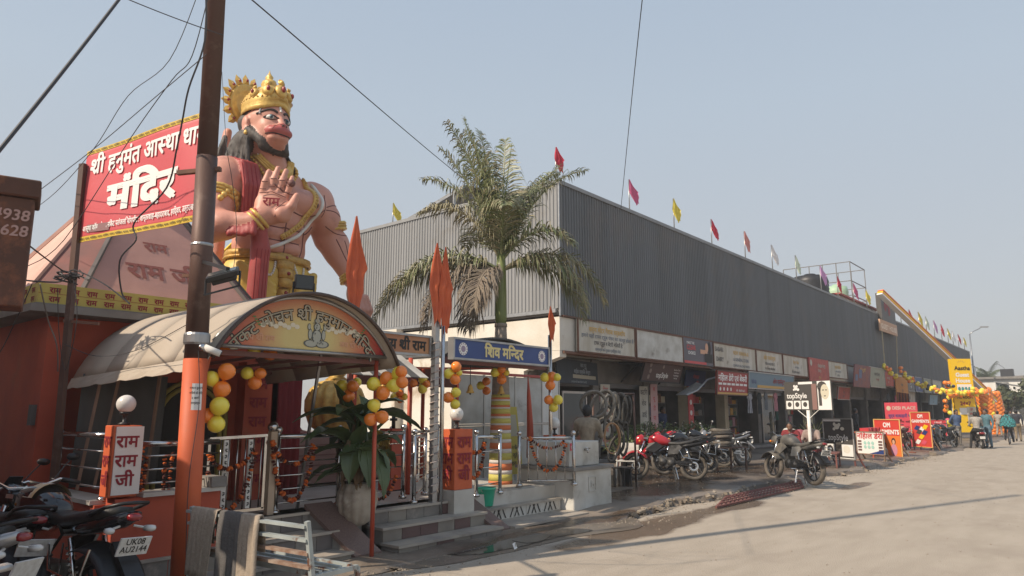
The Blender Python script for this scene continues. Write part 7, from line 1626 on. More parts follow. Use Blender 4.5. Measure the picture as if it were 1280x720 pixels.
def scooter(paint, label):
 t = empty('scooter', (0, 0, 0), label=label, cat='scooter'); B = lambda m, n, mt, p=t: m.build(n, mt, p, local=True)
 wheel(t, 0, .24, .10, 'rear_wheel', TY_, SIL, 5, False); wheel(t, 1.2, .24, .10, 'front_wheel', TY_, SIL, 5, False)
 m = MB(); m.loft([((.50, 0, .50), .14, .16), ((.30, 0, .55), .19, .19), ((.05, 0, .60), .19, .17), ((-.20, 0, .66), .14, .11), ((-.32, 0, .70), .06, .05)], 16, 2.6); B(m, 'rear_body', paint)
 m = MB(); m.loft([((.58, 0, .74), .10, .03), ((.45, 0, .76), .14, .05), ((.1, 0, .79), .15, .055), ((-.16, 0, .81), .11, .04)], 14, 3); B(m, 'seat', SEAT)
 m = MB(); m.loft([((-.24, 0, .68), .13, .06), ((-.33, 0, .69), .10, .045), ((-.345, 0, .69), .06, .02)], 12, 3); B(m, 'tail_light', TLR)
 for s in (-1, 1): m = MB(); m.loft([((-.16, s*.15, .67), .035, .05), ((-.27, s*.125, .68), .03, .04)], 10); B(m, 'indicator', LENS)
 m = MB(); m.tube([(.0, -.12, .84), (-.2, -.11, .88), (-.27, 0, .89), (-.2, .11, .88), (.0, .12, .84)], .014, 6); B(m, 'grab_rail', SIL)
 m = MB(); m.cbox((.78, 0, .30), (.5, .30, .05)); m.prism([(1.02, -.19, .32), (1.02, .19, .32), (.98, .17, .80), (.98, -.17, .80)], (0, 0, 0), (.06, 0, .02)); m.loft([((1.08, 0, .55), .12, .2), ((1.16, 0, .62), .06, .12)], 10); B(m, 'leg_shield', paint)
 m = MB(); m.tube([(.94, -.33, .98), (.98, -.1, .97), (.98, .1, .97), (.94, .33, .98)], .016, 6); m.cyl((.99, 0, .75), (1.0, 0, .98), .03, 8); m.cyl((1.2, 0, .24), (1.06, 0, .6), .03, 8); B(m, 'handlebar', ALB)
 m = MB(); m.loft([((.93, 0, .97), .07, .05), ((1.03, 0, .96), .10, .07), ((1.09, 0, .94), .06, .05)], 10); B(m, 'headlamp', paint)
 for s in (-1, 1): m = MB(); m.tube([(.96, s*.2, 1.0), (.97, s*.27, 1.12)], .006, 5); m.loft([((.96, s*.29, 1.15), .05, .032), ((.98, s*.29, 1.15), .05, .032)], 10); B(m, 'mirror', ALB)
 m = MB(); m.box(-.36, -.35, -.10, .10, .44, .55); B(m, 'number_plate', PLW); m = MB(); m.prism([(-.15, -.08, .5), (-.35, -.07, .40), (-.35, -.07, .58), (-.2, -.08, .6)], (0, 0, 0), (0, .15, 0)); B(m, 'mudguard', ALB)
 m = MB(); m.tube([(.2, -.2, .28), (-.05, -.22, .3), (-.2, -.22, .36)], [.03, .05, .045], 8); B(m, 'exhaust', ENG); m = MB(); m.bar((.45, .1, .2), (.4, .2, 0), .02); m.bar((.45, -.1, .2), (.4, -.2, 0), .02); B(m, 'stand', ALB)
 return t
s1 = scooter(mat('gold_scooter_paint', (.36, .22, .05), .25, .4, coat=.5), 'gold scooter tail with a red light in the bottom left corner'); place(s1, V_(.86, 4.03, 0), V_(-.75, .66, 0), 2, 0, 1.08)
s2 = scooter(BKP, 'black scooter seen from behind with a rider by the yellow panel'); q = atZ(1228, 561, .0); place(s2, q, V_(.96, .28, 0), 0, 0)
def cm(n, c, r=.85): return mat(n, c, r, c2=tuple(x*.72 for x in c), scale=14, bump=.25, bscale=30)
SKN = mat('brown_skin', (.20, .105, .065), .6); HAIR = mat('black_hair', (.012, .011, .011), .5, bump=.4, bscale=60); SHOE = mat('dark_shoe', (.03, .025, .022), .6)
def person(label, shirt, pants, pose='stand', loc=(0, 0, 0), face=0, h=1.68, sleeve='long', shoe=SHOE, cat='person', hair=HAIR, arms=None, res=.02, extra=None):
 t = empty('person', loc, label=label, cat=cat); s = h/1.72
 hip = V_(0, 0, .90); chest = V_(.01, 0, 1.30); neck = V_(.02, 0, 1.47); head = V_(.04, 0, 1.60)
 ls = [[V_(0, sd*.09, .90), V_(.02, sd*.10, .50), V_(-.02, sd*.105, .09), V_(.12, sd*.12, .04)] for sd in (-1, 1)]
 A = arms or [[V_(.0, sd*.20, 1.40), V_(-.03, sd*.26, 1.12), V_(.03, sd*.26, .88)] for sd in (-1, 1)]
 if pose == 'walk':
  ls = [[V_(0, -.09, .9), V_(.16, -.09, .52), V_(.12, -.1, .10), V_(.26, -.1, .05)], [V_(0, .09, .9), V_(-.02, .09, .5), V_(-.28, .1, .16), V_(-.18, .1, .05)]]
  A = [[V_(0, -.2, 1.4), V_(-.12, -.25, 1.14), V_(-.05, -.25, .92)], [V_(0, .2, 1.4), V_(.08, .25, 1.14), V_(.22, .22, .98)]]
 if pose in ('sit', 'ride', 'cycle'):
  hz_ = {'sit': .45, 'ride': .82, 'cycle': .88}[pose]; dz = hz_-.9; lean_ = {'sit': .28, 'ride': .05, 'cycle': .16}[pose]
  hip = V_(0, 0, hz_+.04); chest = V_(lean_*.7, 0, hz_+.42); neck = V_(lean_, 0, hz_+.58); head = V_(lean_+.05, 0, hz_+.71)
  kx = {'sit': .42, 'ride': .38, 'cycle': .34}[pose]; fz = {'sit': .07, 'ride': .07, 'cycle': .25}[pose]
  ls = [[V_(0, sd*.1, hz_+.02), V_(kx, sd*(.16 if pose != 'cycle' else .1), hz_+(.03 if pose == 'sit' else -.12+.1*sd*(pose == 'cycle'))), V_(kx-.08 if pose != 'ride' else .30, sd*(.17 if pose != 'ride' else .26), max(.07, fz+.06*sd*(pose == 'cycle'))), V_(kx+.07, sd*(.17 if pose != 'ride' else .27), max(.04, fz-.03))] for sd in (-1, 1)]
  hx = {'sit': .48, 'ride': .50, 'cycle': .55}[pose]; hzz = hz_+{'sit': .18, 'ride': .18, 'cycle': .16}[pose]
  A = [[chest+V_(.0, sd*.19, .1), chest+V_(.14, sd*.26, -.18), V_(hx, sd*.18, hzz)] for sd in (-1, 1)]
 if pose == 'bend':
  chest = V_(.30, 0, 1.15); neck = V_(.42, 0, 1.24); head = V_(.54, 0, 1.27); A = [[chest+V_(.02, sd*.2, .05), V_(.42, sd*.24, .90), V_(.52, sd*.15, .70)] for sd in (-1, 1)]
 up = (neck-chest).normalized()
 P = [ell(hip, (.14, .165, .13), 2, k=.05), cap(hip+V_(0, 0, .02), chest, .125, .15, 1, k=.06), ell(chest+(up*.02), (.125, .19, .17), 1, k=.06), cap(chest+V_(0, -.15, .12) if pose != 'bend' else chest+V_(0, -.15, .03), chest+V_(0, .15, .12) if pose != 'bend' else chest+V_(0, .15, .03), .065, .065, 1, k=.05), cap(neck-up*.06, neck+up*.05, .052, .05, 0, k=.02)]
 P += [ell(head, (.095, .078, .118), 0, k=.02), ell(head+V_(.085, 0, -.005), (.022, .016, .028), 0, k=.015), ell(head+V_(.055, 0, -.07), (.045, .045, .04), 0, k=.02), ell(head+V_(0, .08, -.01), (.02, .012, .03), 0, k=.01), ell(head+V_(0, -.08, -.01), (.02, .012, .03), 0, k=.01)]
 for l in ls: P += [cap(l[0], l[1], .098, .068, 2, k=.05), cap(l[1], l[2]+V_(0, 0, .03), .066, .052, 2, k=.03), cap(l[2], l[2]+V_(.01, 0, -.01), .04, .04, 3, k=.02), cap(l[2]+V_(0, 0, -.04), l[3], .045, .038, 3, k=.02)]
 sm_ = 1 if sleeve == 'long' else 0
 for a in A:
  P += [cap(a[0], a[1], .062, .048, 1, k=.04), cap(a[1], a[2], .046, .034, sm_, k=.02)]; d = (a[2]-a[1]).normalized(); sd = d.cross(V_(1, 0, 0) if abs(d.x) < .8 else ZV).normalized()
  P.append(ell(a[2]+d*.04, (.034, .03, .042), 0, k=.01))
  for k in range(4): P.append(cap(a[2]+d*.06+sd*(.012*(k-1.5)*1.4), a[2]+d*(.115-.006*abs(k-1.5))+sd*(.013*(k-1.5)*1.6)+V_(.008, 0, 0), .0095, .008, 0, k=.006))
  P.append(cap(a[2]+d*.03+sd*.03, a[2]+d*.075+sd*.05, .011, .009, 0, k=.008))
 body = sdf_mesh(P, res, 'body', [SKN, shirt, pants, shoe], t, local=True, k=.03)
 m = sdf_mesh([ell(head+V_(-.02, 0, .035), (.102, .087, .105), 0), ell(head+V_(-.045, 0, -.01), (.07, .078, .09), 0)], .018, 'hair', [hair], t, local=True)
 for sd in (-1, 1): m = MB(); m.ball(head+V_(.083, sd*.032, .012), .010, 8); m.build('eye', BLK, t, local=True)
 t.rotation_euler = (0, 0, face); t.scale = (s,)*3
 return t
FA = _az; back = FA; TC = -math.pi+FA      # facing away / toward the camera
def gr(u, v, z=0): p = atZ(u, v, z); p.z = z; return tuple(p)
p = atD(735, 595, 13.2)
A_b = [[V_(0, -.2, 1.38), V_(.08, -.27, 1.14), V_(.32, -.2, 1.12)], [V_(0, .2, 1.38), V_(.10, .26, 1.15), V_(.34, .15, 1.2)]]
person('man in a beige jacket seen from behind at the hanging tubes', cm('beige_jacket', (.36, .30, .225)), cm('dark_jeans', (.035, .038, .05)), 'stand', (p.x, p.y, .08), back-.25, arms=A_b)
person('crouched man in a dark red shirt behind the dusty grey motorcycle', cm('dark_red_shirt', (.22, .025, .03)), cm('grey_trousers', (.10, .095, .09)), 'sit', tuple(atD(993, 590, 20.0)[:2])+(.1,), R(190))
person('seated man in a pinkish grey checked shirt left of the charcoal sign', cm('check_shirt', (.36, .27, .24)), cm('maroon_trousers', (.16, .03, .035)), 'sit', tuple(atD(1021, 590, 20.2)[:2])+(.1,), R(176))
p = atY(829, 560, 12.75); person('person in a blue jacket standing in the shop doorway behind the bushes', cm('blue_jacket', (.03, .05, .12)), cm('black_trousers', (.03, .03, .03)), 'stand', (p.x, p.y, .12), R(-100))
p = atY(1072, 560, 9.6); person('man in dark clothes standing at the red stall table', cm('dark_shirt', (.035, .035, .04)), cm('dark_trousers', (.03, .03, .035)), 'stand', (p.x, p.y, .1), R(-60))
A_ = [[V_(0, sd*.2, 1.4), V_(-.12, sd*.28, 1.15), V_(-.16, sd*.08, 1.0)] for sd in (-1, 1)]
person('man in a blue sweater standing with hands behind his back', cm('blue_sweater', (.07, .115, .22)), cm('grey_trousers_b', (.20, .185, .165)), 'stand', gr(1199, 558), TC+.1, arms=A_, h=1.72)
q = gr(1226, 561); person('man in a pale grey shirt sitting astride the black scooter', cm('pale_grey_shirt', (.40, .37, .33)), cm('black_trousers_b', (.03, .03, .032)), 'ride', (q[0]+.10, q[1]+.08, .0), R(16))
person('man in a blue green kurta leaning beside the black scooter', cm('teal_kurta', (.10, .20, .24)), cm('steel_blue_trousers', (.12, .20, .26)), 'stand', gr(1237, 560), R(150), h=1.74)
q = gr(1262, 556); t = empty('bicycle', q, label='bicycle ridden away from the camera by the person in the teal shawl', cat='bicycle')
B = lambda m, n, mt, p=t: m.build(n, mt, p, local=True)
wheel(t, 0, .34, .045, 'rear_wheel', TY_, M['chrome'], 14, False); wheel(t, 1.05, .34, .045, 'front_wheel', TY_, M['chrome'], 14, False)
m = MB(); [m.cyl(a, b, .016, 6) for a, b in (((0, .03, .34), (.45, 0, .30)), ((0, -.03, .34), (.28, 0, .82)), ((.45, 0, .30), (.27, 0, .86)), ((.3, 0, .78), (.9, 0, .82)), ((.45, 0, .30), (.9, 0, .76)), ((.88, 0, .92), (1.05, 0, .34)))]; B(m, 'frame', BKP)
m = MB(); m.loft([((.12, 0, .88), .09, .03), ((.38, 0, .89), .03, .02)], 8); B(m, 'saddle', SEAT); m = MB(); m.tube([(.80, -.28, 1.0), (.92, -.1, .98), (.92, .1, .98), (.80, .28, 1.0)], .012, 6); B(m, 'handlebar', M['chrome']); m = MB(); m.box(-.1, .2, -.06, .06, .72, .74); B(m, 'carrier', M['chrome']); m = MB(); m.bar((.45, -.12, .3), (.45, .12, .3), .02); m.cbox((.45, -.14, .2), (.1, .06, .02)); m.cbox((.45, .14, .4), (.1, .06, .02)); B(m, 'pedal', ALB)
t.rotation_euler = (0, 0, R(3))
pr_ = person('person in a teal checked shawl cycling away down the road', cm('dark_kurta', (.05, .08, .08)), cm('dark_trousers_c', (.04, .04, .045)), 'cycle', (q[0]+.25, q[1]+.01, 0), R(3))
sh = MB(); sh.smooth = True; rows = []
for i in range(9):
 f = i/8; z = 1.52-.62*f; r1 = .10+.16*min(1, f*1.8)+.05*f; rows.append([(.14*(1-f)+(r1*.72)*math.cos(a)*(1+.05*math.sin(a*7+f*3)), (r1*1.15)*math.sin(a)*(1+.05*math.sin(a*7)), z+.03*math.sin(a*3)*f) for a in [2*math.pi*k/26 for k in range(27)]])
SHW = bpy.data.materials.new('teal_check_cloth'); SHW.use_nodes = True; n_ = SHW.node_tree.nodes; l_ = SHW.node_tree.links; ck = n_.new('ShaderNodeTexChecker'); ck.inputs['Scale'].default_value = 14; ck.inputs[1].default_value = (.05, .26, .27, 1); ck.inputs[2].default_value = (.02, .06, .07, 1); tc_ = n_.new('ShaderNodeTexCoord'); l_.new(tc_.outputs['Object'], ck.inputs[0]); l_.new(ck.outputs[0], n_['Principled BSDF'].inputs['Base Color']); n_['Principled BSDF'].inputs['Roughness'].default_value = .9
sh.grid(rows); sh.build('shawl', SHW, pr_, local=True, thick=.01)
person('man in a dark jacket and khaki trousers walking at the right edge', cm('dark_jacket', (.035, .037, .05)), cm('khaki_trousers', (.24, .185, .12)), 'walk', gr(1274, 552), R(5), h=1.74)
person('person in pale clothes walking beyond the cyclist', cm('pale_kurta', (.42, .38, .33)), cm('pale_pyjama', (.34, .31, .27)), 'walk', gr(1250, 546), R(-4), h=1.66, res=.025)
person('man in a grey jacket walking far down the road', cm('grey_jacket', (.15, .15, .16)), cm('black_trousers_d', (.03, .03, .03)), 'walk', gr(1266, 541), R(180), h=1.7, res=.025)
person('woman in a red shawl far down the road by the right edge', cm('red_shawl', (.30, .05, .05)), cm('brown_skirt', (.12, .08, .06)), 'stand', gr(1259, 537), R(170), h=1.6, res=.025)
def quad_sign(name, px, deps, label, bgm, fm=None, thick=.04, frame=.03, legs=None, legm=None):
 """px: top left, top right, bottom right, bottom left image points; deps: left and right depth"""
 (tl, tr, br, bl) = px; dl, dr_ = deps
 TLp, BLp = atD(*tl, dl), atD(*bl, dl*1.0); TRp, BRp = atD(*tr, dr_), atD(*br, dr_)
 cx = (BLp+BRp)/2; o = BLp.copy(); rt = V_(BRp.x-BLp.x, BRp.y-BLp.y, 0); W_ = rt.length; rt.normalize(); H_ = ((TLp.z-BLp.z)+(TRp.z-BRp.z))/2; o.z = (BLp.z+BRp.z)/2
 up = V_(0, 0, 1); nn = rt.cross(up)
 t = empty(name, (cx.x, cx.y, 0), label=label, cat='sign')
 m = MB(); m.prism([o, o+rt*W_, o+rt*W_+up*H_, o+up*H_], nn*-thick, (0, 0, 0)); m.build('board', bgm, t)
 if fm:
  for a, b in ((o, o+rt*W_), (o+up*H_, o+rt*W_+up*H_), (o, o+up*H_), (o+rt*W_, o+rt*W_+up*H_)): m = MB(); m.bar(a+nn*.003, b+nn*.003, frame); m.build('frame', fm, t)
 if legs:
  for f in (.03, .97):
   for s in (0, 1):
    a = o+rt*(W_*f)-nn*.02+up*(H_*.3 if s else 0); b = V_(a.x, a.y, legs)-nn*(.02 if s == 0 else .35); m = MB(); m.bar(a, b, .035); m.build('leg', legm or M['wood'], t)
 return t, o+nn*.006, rt, up, W_, H_
def portrait(t, o, rt, up, cx, cy, s, dress, skin=SKINP, hair=BLK, L=.004):
 m = MB(); disc(m, o, rt, up, cx, cy+s*.55, s*.24, 12, L, s*.28); m.build('printed_hair', hair, t)
 m = MB(); disc(m, o, rt, up, cx, cy+s*.50, s*.15, 12, L+.001, s*.2); m.build('printed_face', skin, t)
 m = MB(); disc(m, o, rt, up, cx, cy-s*.15, s*.36, 14, L+.0005, s*.48); m.build('printed_dress', dress, t)
t, o, rt, up, W_, H_ = quad_sign('pole_sign', ((981.5, 478.5), (1040, 474), (1041, 512), (982, 513.5)), (20.9, 19.5), 'large charcoal and white salon signboard raised on a single white post', CHAR)
m = MB(); rect(m, o, rt, up, W_*.72, W_*.99, .01, H_-.01, .002); m.build('pale_panel', WH, t)
lines(t, o, rt, up, W_, H_, [('topStyle', .42, .26, WH, (.04, .50), .02)], WH)
m = MB();
for i in range(3): rect(m, o, rt, up, W_*(.03+.17*i), W_*(.18+.17*i), H_*.04, H_*.33, .002)
rect(m, o, rt, up, W_*.32, W_*.62, H_*.90, H_*.98, .002); m.build('white_panel', WH, t)
m = MB(); [disc(m, o, rt, up, W_*(.105+.17*i), H_*.2, H_*.09, 9, .004) for i in range(3)]; m.build('dark_portrait', CHAR, t)
m = MB()
for cx, cy, rx, ry in ((.26, .78, .035, .09), (.23, .84, .02, .05), (.29, .83, .02, .05), (.31, .72, .03, .05), (.22, .72, .02, .04)): disc(m, o, rt, up, W_*cx, H_*cy, W_*rx, 9, .003, H_*ry)
m.build('white_emblem', WH, t)
m = MB(); rect(m, o, rt, up, W_*.60, W_*.70, H_*.02, H_*.9, .003); m.build('pink_print', c_('dusty_rose_print', '8d6d66'), t)
m = MB(); disc(m, o, rt, up, W_*.82, H_*.80, W_*.10, 12, .004, H_*.18); rect(m, o, rt, up, W_*.74, W_*.80, H_*.15, H_*.75, .004); m.build('printed_hair', CHAR, t)
m = MB(); disc(m, o, rt, up, W_*.87, H_*.62, W_*.085, 14, .0055, H_*.26); m.build('printed_face', c_('portrait_cream', 'cfc8b2'), t)
m = MB(); disc(m, o, rt, up, W_*.84, H_*.68, W_*.02, 8, .007, H_*.02); disc(m, o, rt, up, W_*.90, H_*.68, W_*.02, 8, .007, H_*.02); disc(m, o, rt, up, W_*.87, H_*.48, W_*.02, 8, .007, H_*.02); m.build('printed_features', CHAR, t)
pc = o+rt*(W_*.52); m = MB(); m.cyl((pc.x, pc.y+.03, 0.05), (pc.x, pc.y+.03, o.z), .05, 10); m.bar(pc+V_(0, .03, -.25), pc+rt*.35+V_(0, .03, 0), .015); m.bar(pc+V_(0, .03, -.25), pc-rt*.35+V_(0, .03, 0), .015); m.build('post', M['white'], t)
t, o, rt, up, W_, H_ = quad_sign('standing_sign', ((1030, 523.5), (1069, 523.5), (1069, 575), (1032, 571.5)), (20.9, 19.8), 'charcoal salon board standing on legs beside the raised one', CHAR, M['frame'], legs=.03, legm=M['rust'])
lines(t, o, rt, up, W_, H_, [('topStyle', .46, .21, WH, (.06, .92), .02)], WH)
m = MB(); rect(m, o, rt, up, W_*.02, W_*.62, H_*.93, H_*.985, .002); rect(m, o, rt, up, W_*.03, W_*.36, H_*.07, H_*.36, .002); rect(m, o, rt, up, W_*.60, W_*.97, H_*.07, H_*.36, .002); rect(m, o, rt, up, 0, W_, 0, H_*.03, .002); m.build('white_panel', WH, t)
m = MB(); rect(m, o, rt, up, W_*.4, W_*.57, H_*.25, H_*.35, .002); rect(m, o, rt, up, W_*.4, W_*.57, H_*.1, H_*.2, .002); disc(m, o, rt, up, W_*.2, H_*.22, W_*.11, 9, .004); m.build('dark_panel', c_('darker_panel', '35302e'), t)
m = MB()
for cx, cy, rx, ry in ((.48, .80, .09, .07), (.40, .86, .05, .05), (.56, .85, .05, .045), (.66, .75, .07, .045), (.38, .74, .05, .04)): disc(m, o, rt, up, W_*cx, H_*cy, W_*rx, 9, .003, H_*ry)
disc(m, o, rt, up, W_*.76, H_*.24, W_*.12, 10, .004, H_*.1); m.build('white_emblem', c_('emblem_cream', 'ded9cc'), t)
t, o, rt, up, W_, H_ = quad_sign('standing_sign', ((1071, 539.5), (1106, 540.5), (1106, 568.5), (1072, 567)), (22.8, 21.9), 'low white dairy board with red Hindi name and product pictures', WH, M['wood'], legs=.03)
lines(t, o, rt, up, W_, H_, [('निहाल डेरी', .70, .34, RED, (.03, .98), .03, 1)], WH)
m = MB(); [rect(m, o, rt, up, W_*(.05+(.0 if i < 4 else .76)), W_*(.19+(.0 if i < 4 else .76)), H_*(.14+.13*(i % 4)), H_*(.22+.13*(i % 4)), .002) for i in range(8)]; m.build('dark_label', c_('label_brown', '6d4f4c'), t)
m = MB(); [disc(m, o, rt, up, W_*(.32+.14*(i % 3)), H_*(.50-.18*(i//3)), W_*.055, 10, .002+.0005*i) for i in range(6)]; m.build('product_picture', c_('product_mint', 'a5cfc4'), t)
m = MB(); m.add([o+nn_ if False else o+rt*(W_*a)+up*(H_*b)+rt.cross(up)*.003 for a, b in ((.45, .02), (.98, .02), (.98, .22))], [(0, 1, 2)]); m.build('blue_corner', BLUE, t)
OMR = c_('garment_board_red', 'd0463c', .45); OFR = mat('yellow_ochre_frame', (.65, .42, .14), .6)
t, o, rt, up, W_, H_ = quad_sign('standing_sign', ((1095, 524), (1127, 525), (1128.5, 573), (1096, 571.5)), (25.4, 24.2), 'red garment board with two models in a yellow frame, left of the pair', OMR, OFR, legs=.03)
lines(t, o, rt, up, W_, H_, [('OM', .80, .17, WH, (.3, .7), .05), ('GARMENTS', .62, .16, WH, (.04, .96), .05, 1)], WH)
m = MB(); rect(m, o, rt, up, .03, W_-.03, .03, H_*.58, .001); m.build('orange_ground', ORP, t)
portrait(t, o, rt, up, W_*.72, H_*.26, .42, c_('dress_pink', 'c98aa0')); portrait(t, o, rt, up, W_*.38, H_*.18, .34, WH)
t, o, rt, up, W_, H_ = quad_sign('standing_sign', ((1140, 515.5), (1163.5, 515), (1166, 559.5), (1141.5, 558)), (29.5, 28.4), 'tall red garment board with shirt pictures in a yellow frame, right of the pair', OMR, OFR, legs=.03)
lines(t, o, rt, up, W_, H_, [('OM', .84, .14, WH, (.2, .8), .05), ('GARMENTS', .70, .12, WH, (.04, .96), .05, 1)], WH)
for i, (cx, cy, c) in enumerate(((.3, .55, BLUE), (.55, .52, WH), (.72, .58, YEL), (.4, .44, CHAR), (.68, .42, BLUE), (.3, .15, WH), (.6, .14, PINK), (.5, .30, YEL))): m = MB(); m.add([o+rt*(W_*(cx+a))+up*(H_*(cy+b))+rt.cross(up)*(.002+.0008*i) for a, b in ((-.16, -.04), (.02, -.08), (.17, .03), (-.02, .07))], [(0, 1, 2, 3)]); m.build('printed_shirt', c, t)
DP = c_('food_board_red', 'cb4a58', .5)
t, o, rt, up, W_, H_ = quad_sign('standing_sign', ((1107, 503), (1150, 503), (1151, 558), (1110, 558)), (31.5, 30.2), 'wide pinkish red food board with an English name behind the garment boards', DP, None, legs=.04)
lines(t, o, rt, up, W_, H_, [('DESI PLACE', .84, .10, PALE, (.24, .96), .02, 1), ('शुद्ध शाकाहारी भोजन', .66, .10, BLUE, (.1, .96), .03), ('चाय  समोसा  थाली', .54, .06, BLK, (.05, .95), .02)], WH)
m = MB(); disc(m, o, rt, up, W_*.13, H_*.87, W_*.07, 12, .002); [disc(m, o, rt, up, W_*(.2+.3*(i % 2)), H_*(.40-.17*(i//2)), W_*.11, 12, .002, H_*.06) for i in range(4)]; m.build('round_plate_print', c_('plate_print', 'c9b7a0'), t)
t, o, rt, up, W_, H_ = quad_sign('standing_sign', ((1164.5, 524.5), (1184.5, 525), (1185.5, 551), (1165, 550)), (35, 34), 'small red price board with white rows on a pale stand', c_('price_board_red', 'c8404c', .5), M['frame'], legs=.04, legm=M['frame'])
lines(t, o, rt, up, W_, H_, [('MENU LIST', .84, .10, WH, (.1, .9), .02)] + [('..... ...', .12+.13*i, .12, WH, (.1+.1*(i % 2), .5), .06) for i in range(5)] + [('.... ..', .12+.13*i, .12, WH, (.55, .9), .06) for i in range(5)], WH)
t = empty('yellow_panel_sign', (44, 6.7, 0), label='tall yellow guest house panel sign beside the orange balloon column', cat='sign')
YP = c_('guest_yellow', 'f0c314', .45)
a = atD(1187.5, 449.5, 43.5); b = atD(1213, 447.5, 43.5); z0 = atD(1208, 540, 43.5).z; z1 = (a.z+b.z)/2; o = V_(a.x, a.y, z0); rt = V_(b.x-a.x, b.y-a.y, 0); W_ = rt.length; rt.normalize(); H_ = z1-z0; up = ZV; nn_ = rt.cross(up)
m = MB(); m.prism([o, o+rt*W_, o+rt*W_+up*H_, o+up*H_], nn_*-.25, (0, 0, 0)); m.build('panel', YP, t)
o = o+nn_*.01
lines(t, o, rt, up, W_, H_, [('Aastha', .845, .078, BLK, (.12, .95), .04), ('Guest', .755, .075, WH, (.15, .88), .06), ('House', .675, .075, WH, (.15, .88), .06), ('AC ROOM', .455, .045, BLK, (.12, .92), .04), ('24×7', .365, .07, DRED, (.2, .85), .05)], WH)
m = MB(); rect(m, o, rt, up, W_*.2, W_*.9, H_*.53, H_*.65, .004); rect(m, o, rt, up, W_*.2, W_*.55, H_*.24, H_*.33, .004); m.build('white_photo', WH, t)
m = MB(); [disc(m, o, rt, up, W_*(.3+.16*i), H_*.585, W_*.07, 10, .008+.001*i, H_*.03) for i in range(4)]; m.build('guests_photo', TEAL, t)
m = MB(); rect(m, o, rt, up, W_*.55, W_*.98, H_*.12, H_*.34, .008); m.build('side_notice', PALE, t)
lines(t, o+nn_*.012, rt, up, W_, H_, [('रूम', .30, .035, RED, (.6, .95), .03), ('होटल', .24, .03, RED, (.6, .95), .03), ('....', .19, .03, INK, (.6, .95), .03)], WH)
m = MB();
for k in range(5): aa = R(30+30*k); m.add([o+rt*(W_*(.5+.14*math.cos(aa+s)))+up*(H_*(.935+.028*math.sin(aa+s)))+nn_*.005 for s in (-.15, .15)]+[o+rt*(W_*(.5+.24*math.cos(aa)))+up*(H_*(.935+.05*math.sin(aa)))+nn_*.005], [(0, 1, 2)])
m.build('lotus_emblem', OCH, t)
m = MB(); m.bar(V_(o.x, o.y, 0)-nn_*.15+rt*.1, V_(o.x, o.y, z0)-nn_*.15+rt*.1, .1); m.bar(V_(o.x, o.y, 0)-nn_*.15+rt*(W_-.1), V_(o.x, o.y, z0)-nn_*.15+rt*(W_-.1), .1); m.build('leg', M['frame'], t)
t = empty('sloping_arch', (54, 8, 0), label='long striped yellow and orange beam sloping from the roof to the balloon column', cat='arch')
A0 = atY(1100, 365, YF-.5); A1 = atD(1243, 500, 50.0)
d = (A1-A0); sd = d.cross(ZV).normalized(); upv = sd.cross(d).normalized()
for k, (w0, w1, mt) in enumerate(((-.2, -.1, WH), (-.1, -.04, ORP), (-.04, .05, YEL), (.05, .10, DRED), (.10, .18, ORP))):
 m = MB(); m.prism([A0+upv*w0-sd*.2, A0+upv*w1-sd*.2, A0+upv*w1+sd*.2, A0+upv*w0+sd*.2], (0, 0, 0), d); m.build('beam_strip', mt, t)
m = MB(); a = atY(1100, 366, YF-.3); b = atY(1118, 384, YF-.3); m.prism([V_(a.x, YF-.3, 7.4), V_(b.x, YF-.3, 7.4), V_(b.x, YF-.3, b.z), V_(a.x, YF-.3, a.z)], (0, 0, 0), (0, .3, 0)); m.build('gable_panel', CHAR, t)
m = MB(); [disc(m, (a.x+(b.x-a.x)*.4, YF-.31, 8.6), XV, ZV, .5*i-.5, .3*math.sin(i*2), .35, 9, .004+.002*i) for i in range(3)]; m.build('red_logo', DRED, t)
t = empty('guest_house_sign', tuple(atY(1111, 408, YF-.4)), label='small peach guest house lettering board high on the cladding', cat='sign')
a = atY(1101, 413, YF-.4); b = atY(1122, 418, YF-.4); z1 = atY(1101, 399, YF-.4).z
m = MB(); m.box(a.x, b.x, YF-.4, YF-.3, a.z, z1); m.build('board', c_('peach_board', 'c9a182', .6), t)
lines(t, V_(a.x, YF-.41, a.z), XV, ZV, b.x-a.x, z1-a.z, [('GUEST HOUSE', .25, .6, c_('peach_letters', 'f0dcc8'), (.04, .96), .05, 1)], WH)
m = MB()
for x, u2, v2 in ((a.x+.3, 1106, 457), (b.x-.4, 1122, 470)): q = atY(u2, v2, YF-.4); m.bar((x, YF-.4, a.z), (q.x, YF-.4, q.z), .05)
m.build('hanging_strap', M['cream'], t)
def tiny(t, c, r, mt, protos={}):
 key = (mt.name,)
 if key not in protos: m = MB(); balloon_mesh(m, (0, 0, 0), 1.0, (0, 0, 1)); protos[key] = m.build('balloon', mt, t, local=True); o = protos[key]
 else: o = bpy.data.objects.new('balloon', protos[key].data); COL.objects.link(o)
 o.parent = t; o.location = V_(*c)-V_(*t.location); o.scale = (r,)*3; o.rotation_euler = (random.uniform(-2, 2), random.uniform(-2, 2), random.uniform(0, 6)); return o
t = empty('balloon_string', tuple(atY(1140, 470, 10.7)), label='string of yellow and orange balloons swagged along the far shop fronts', cat='balloons')
ctr = [(1106, 458), (1110, 463), (1114, 466), (1120, 470), (1126, 462), (1131, 468), (1136, 474), (1142, 474), (1147, 478), (1152, 481), (1157, 480), (1161, 485), (1166, 486), (1171, 488), (1176, 489), (1181, 488), (1186, 490), (1189, 484)]
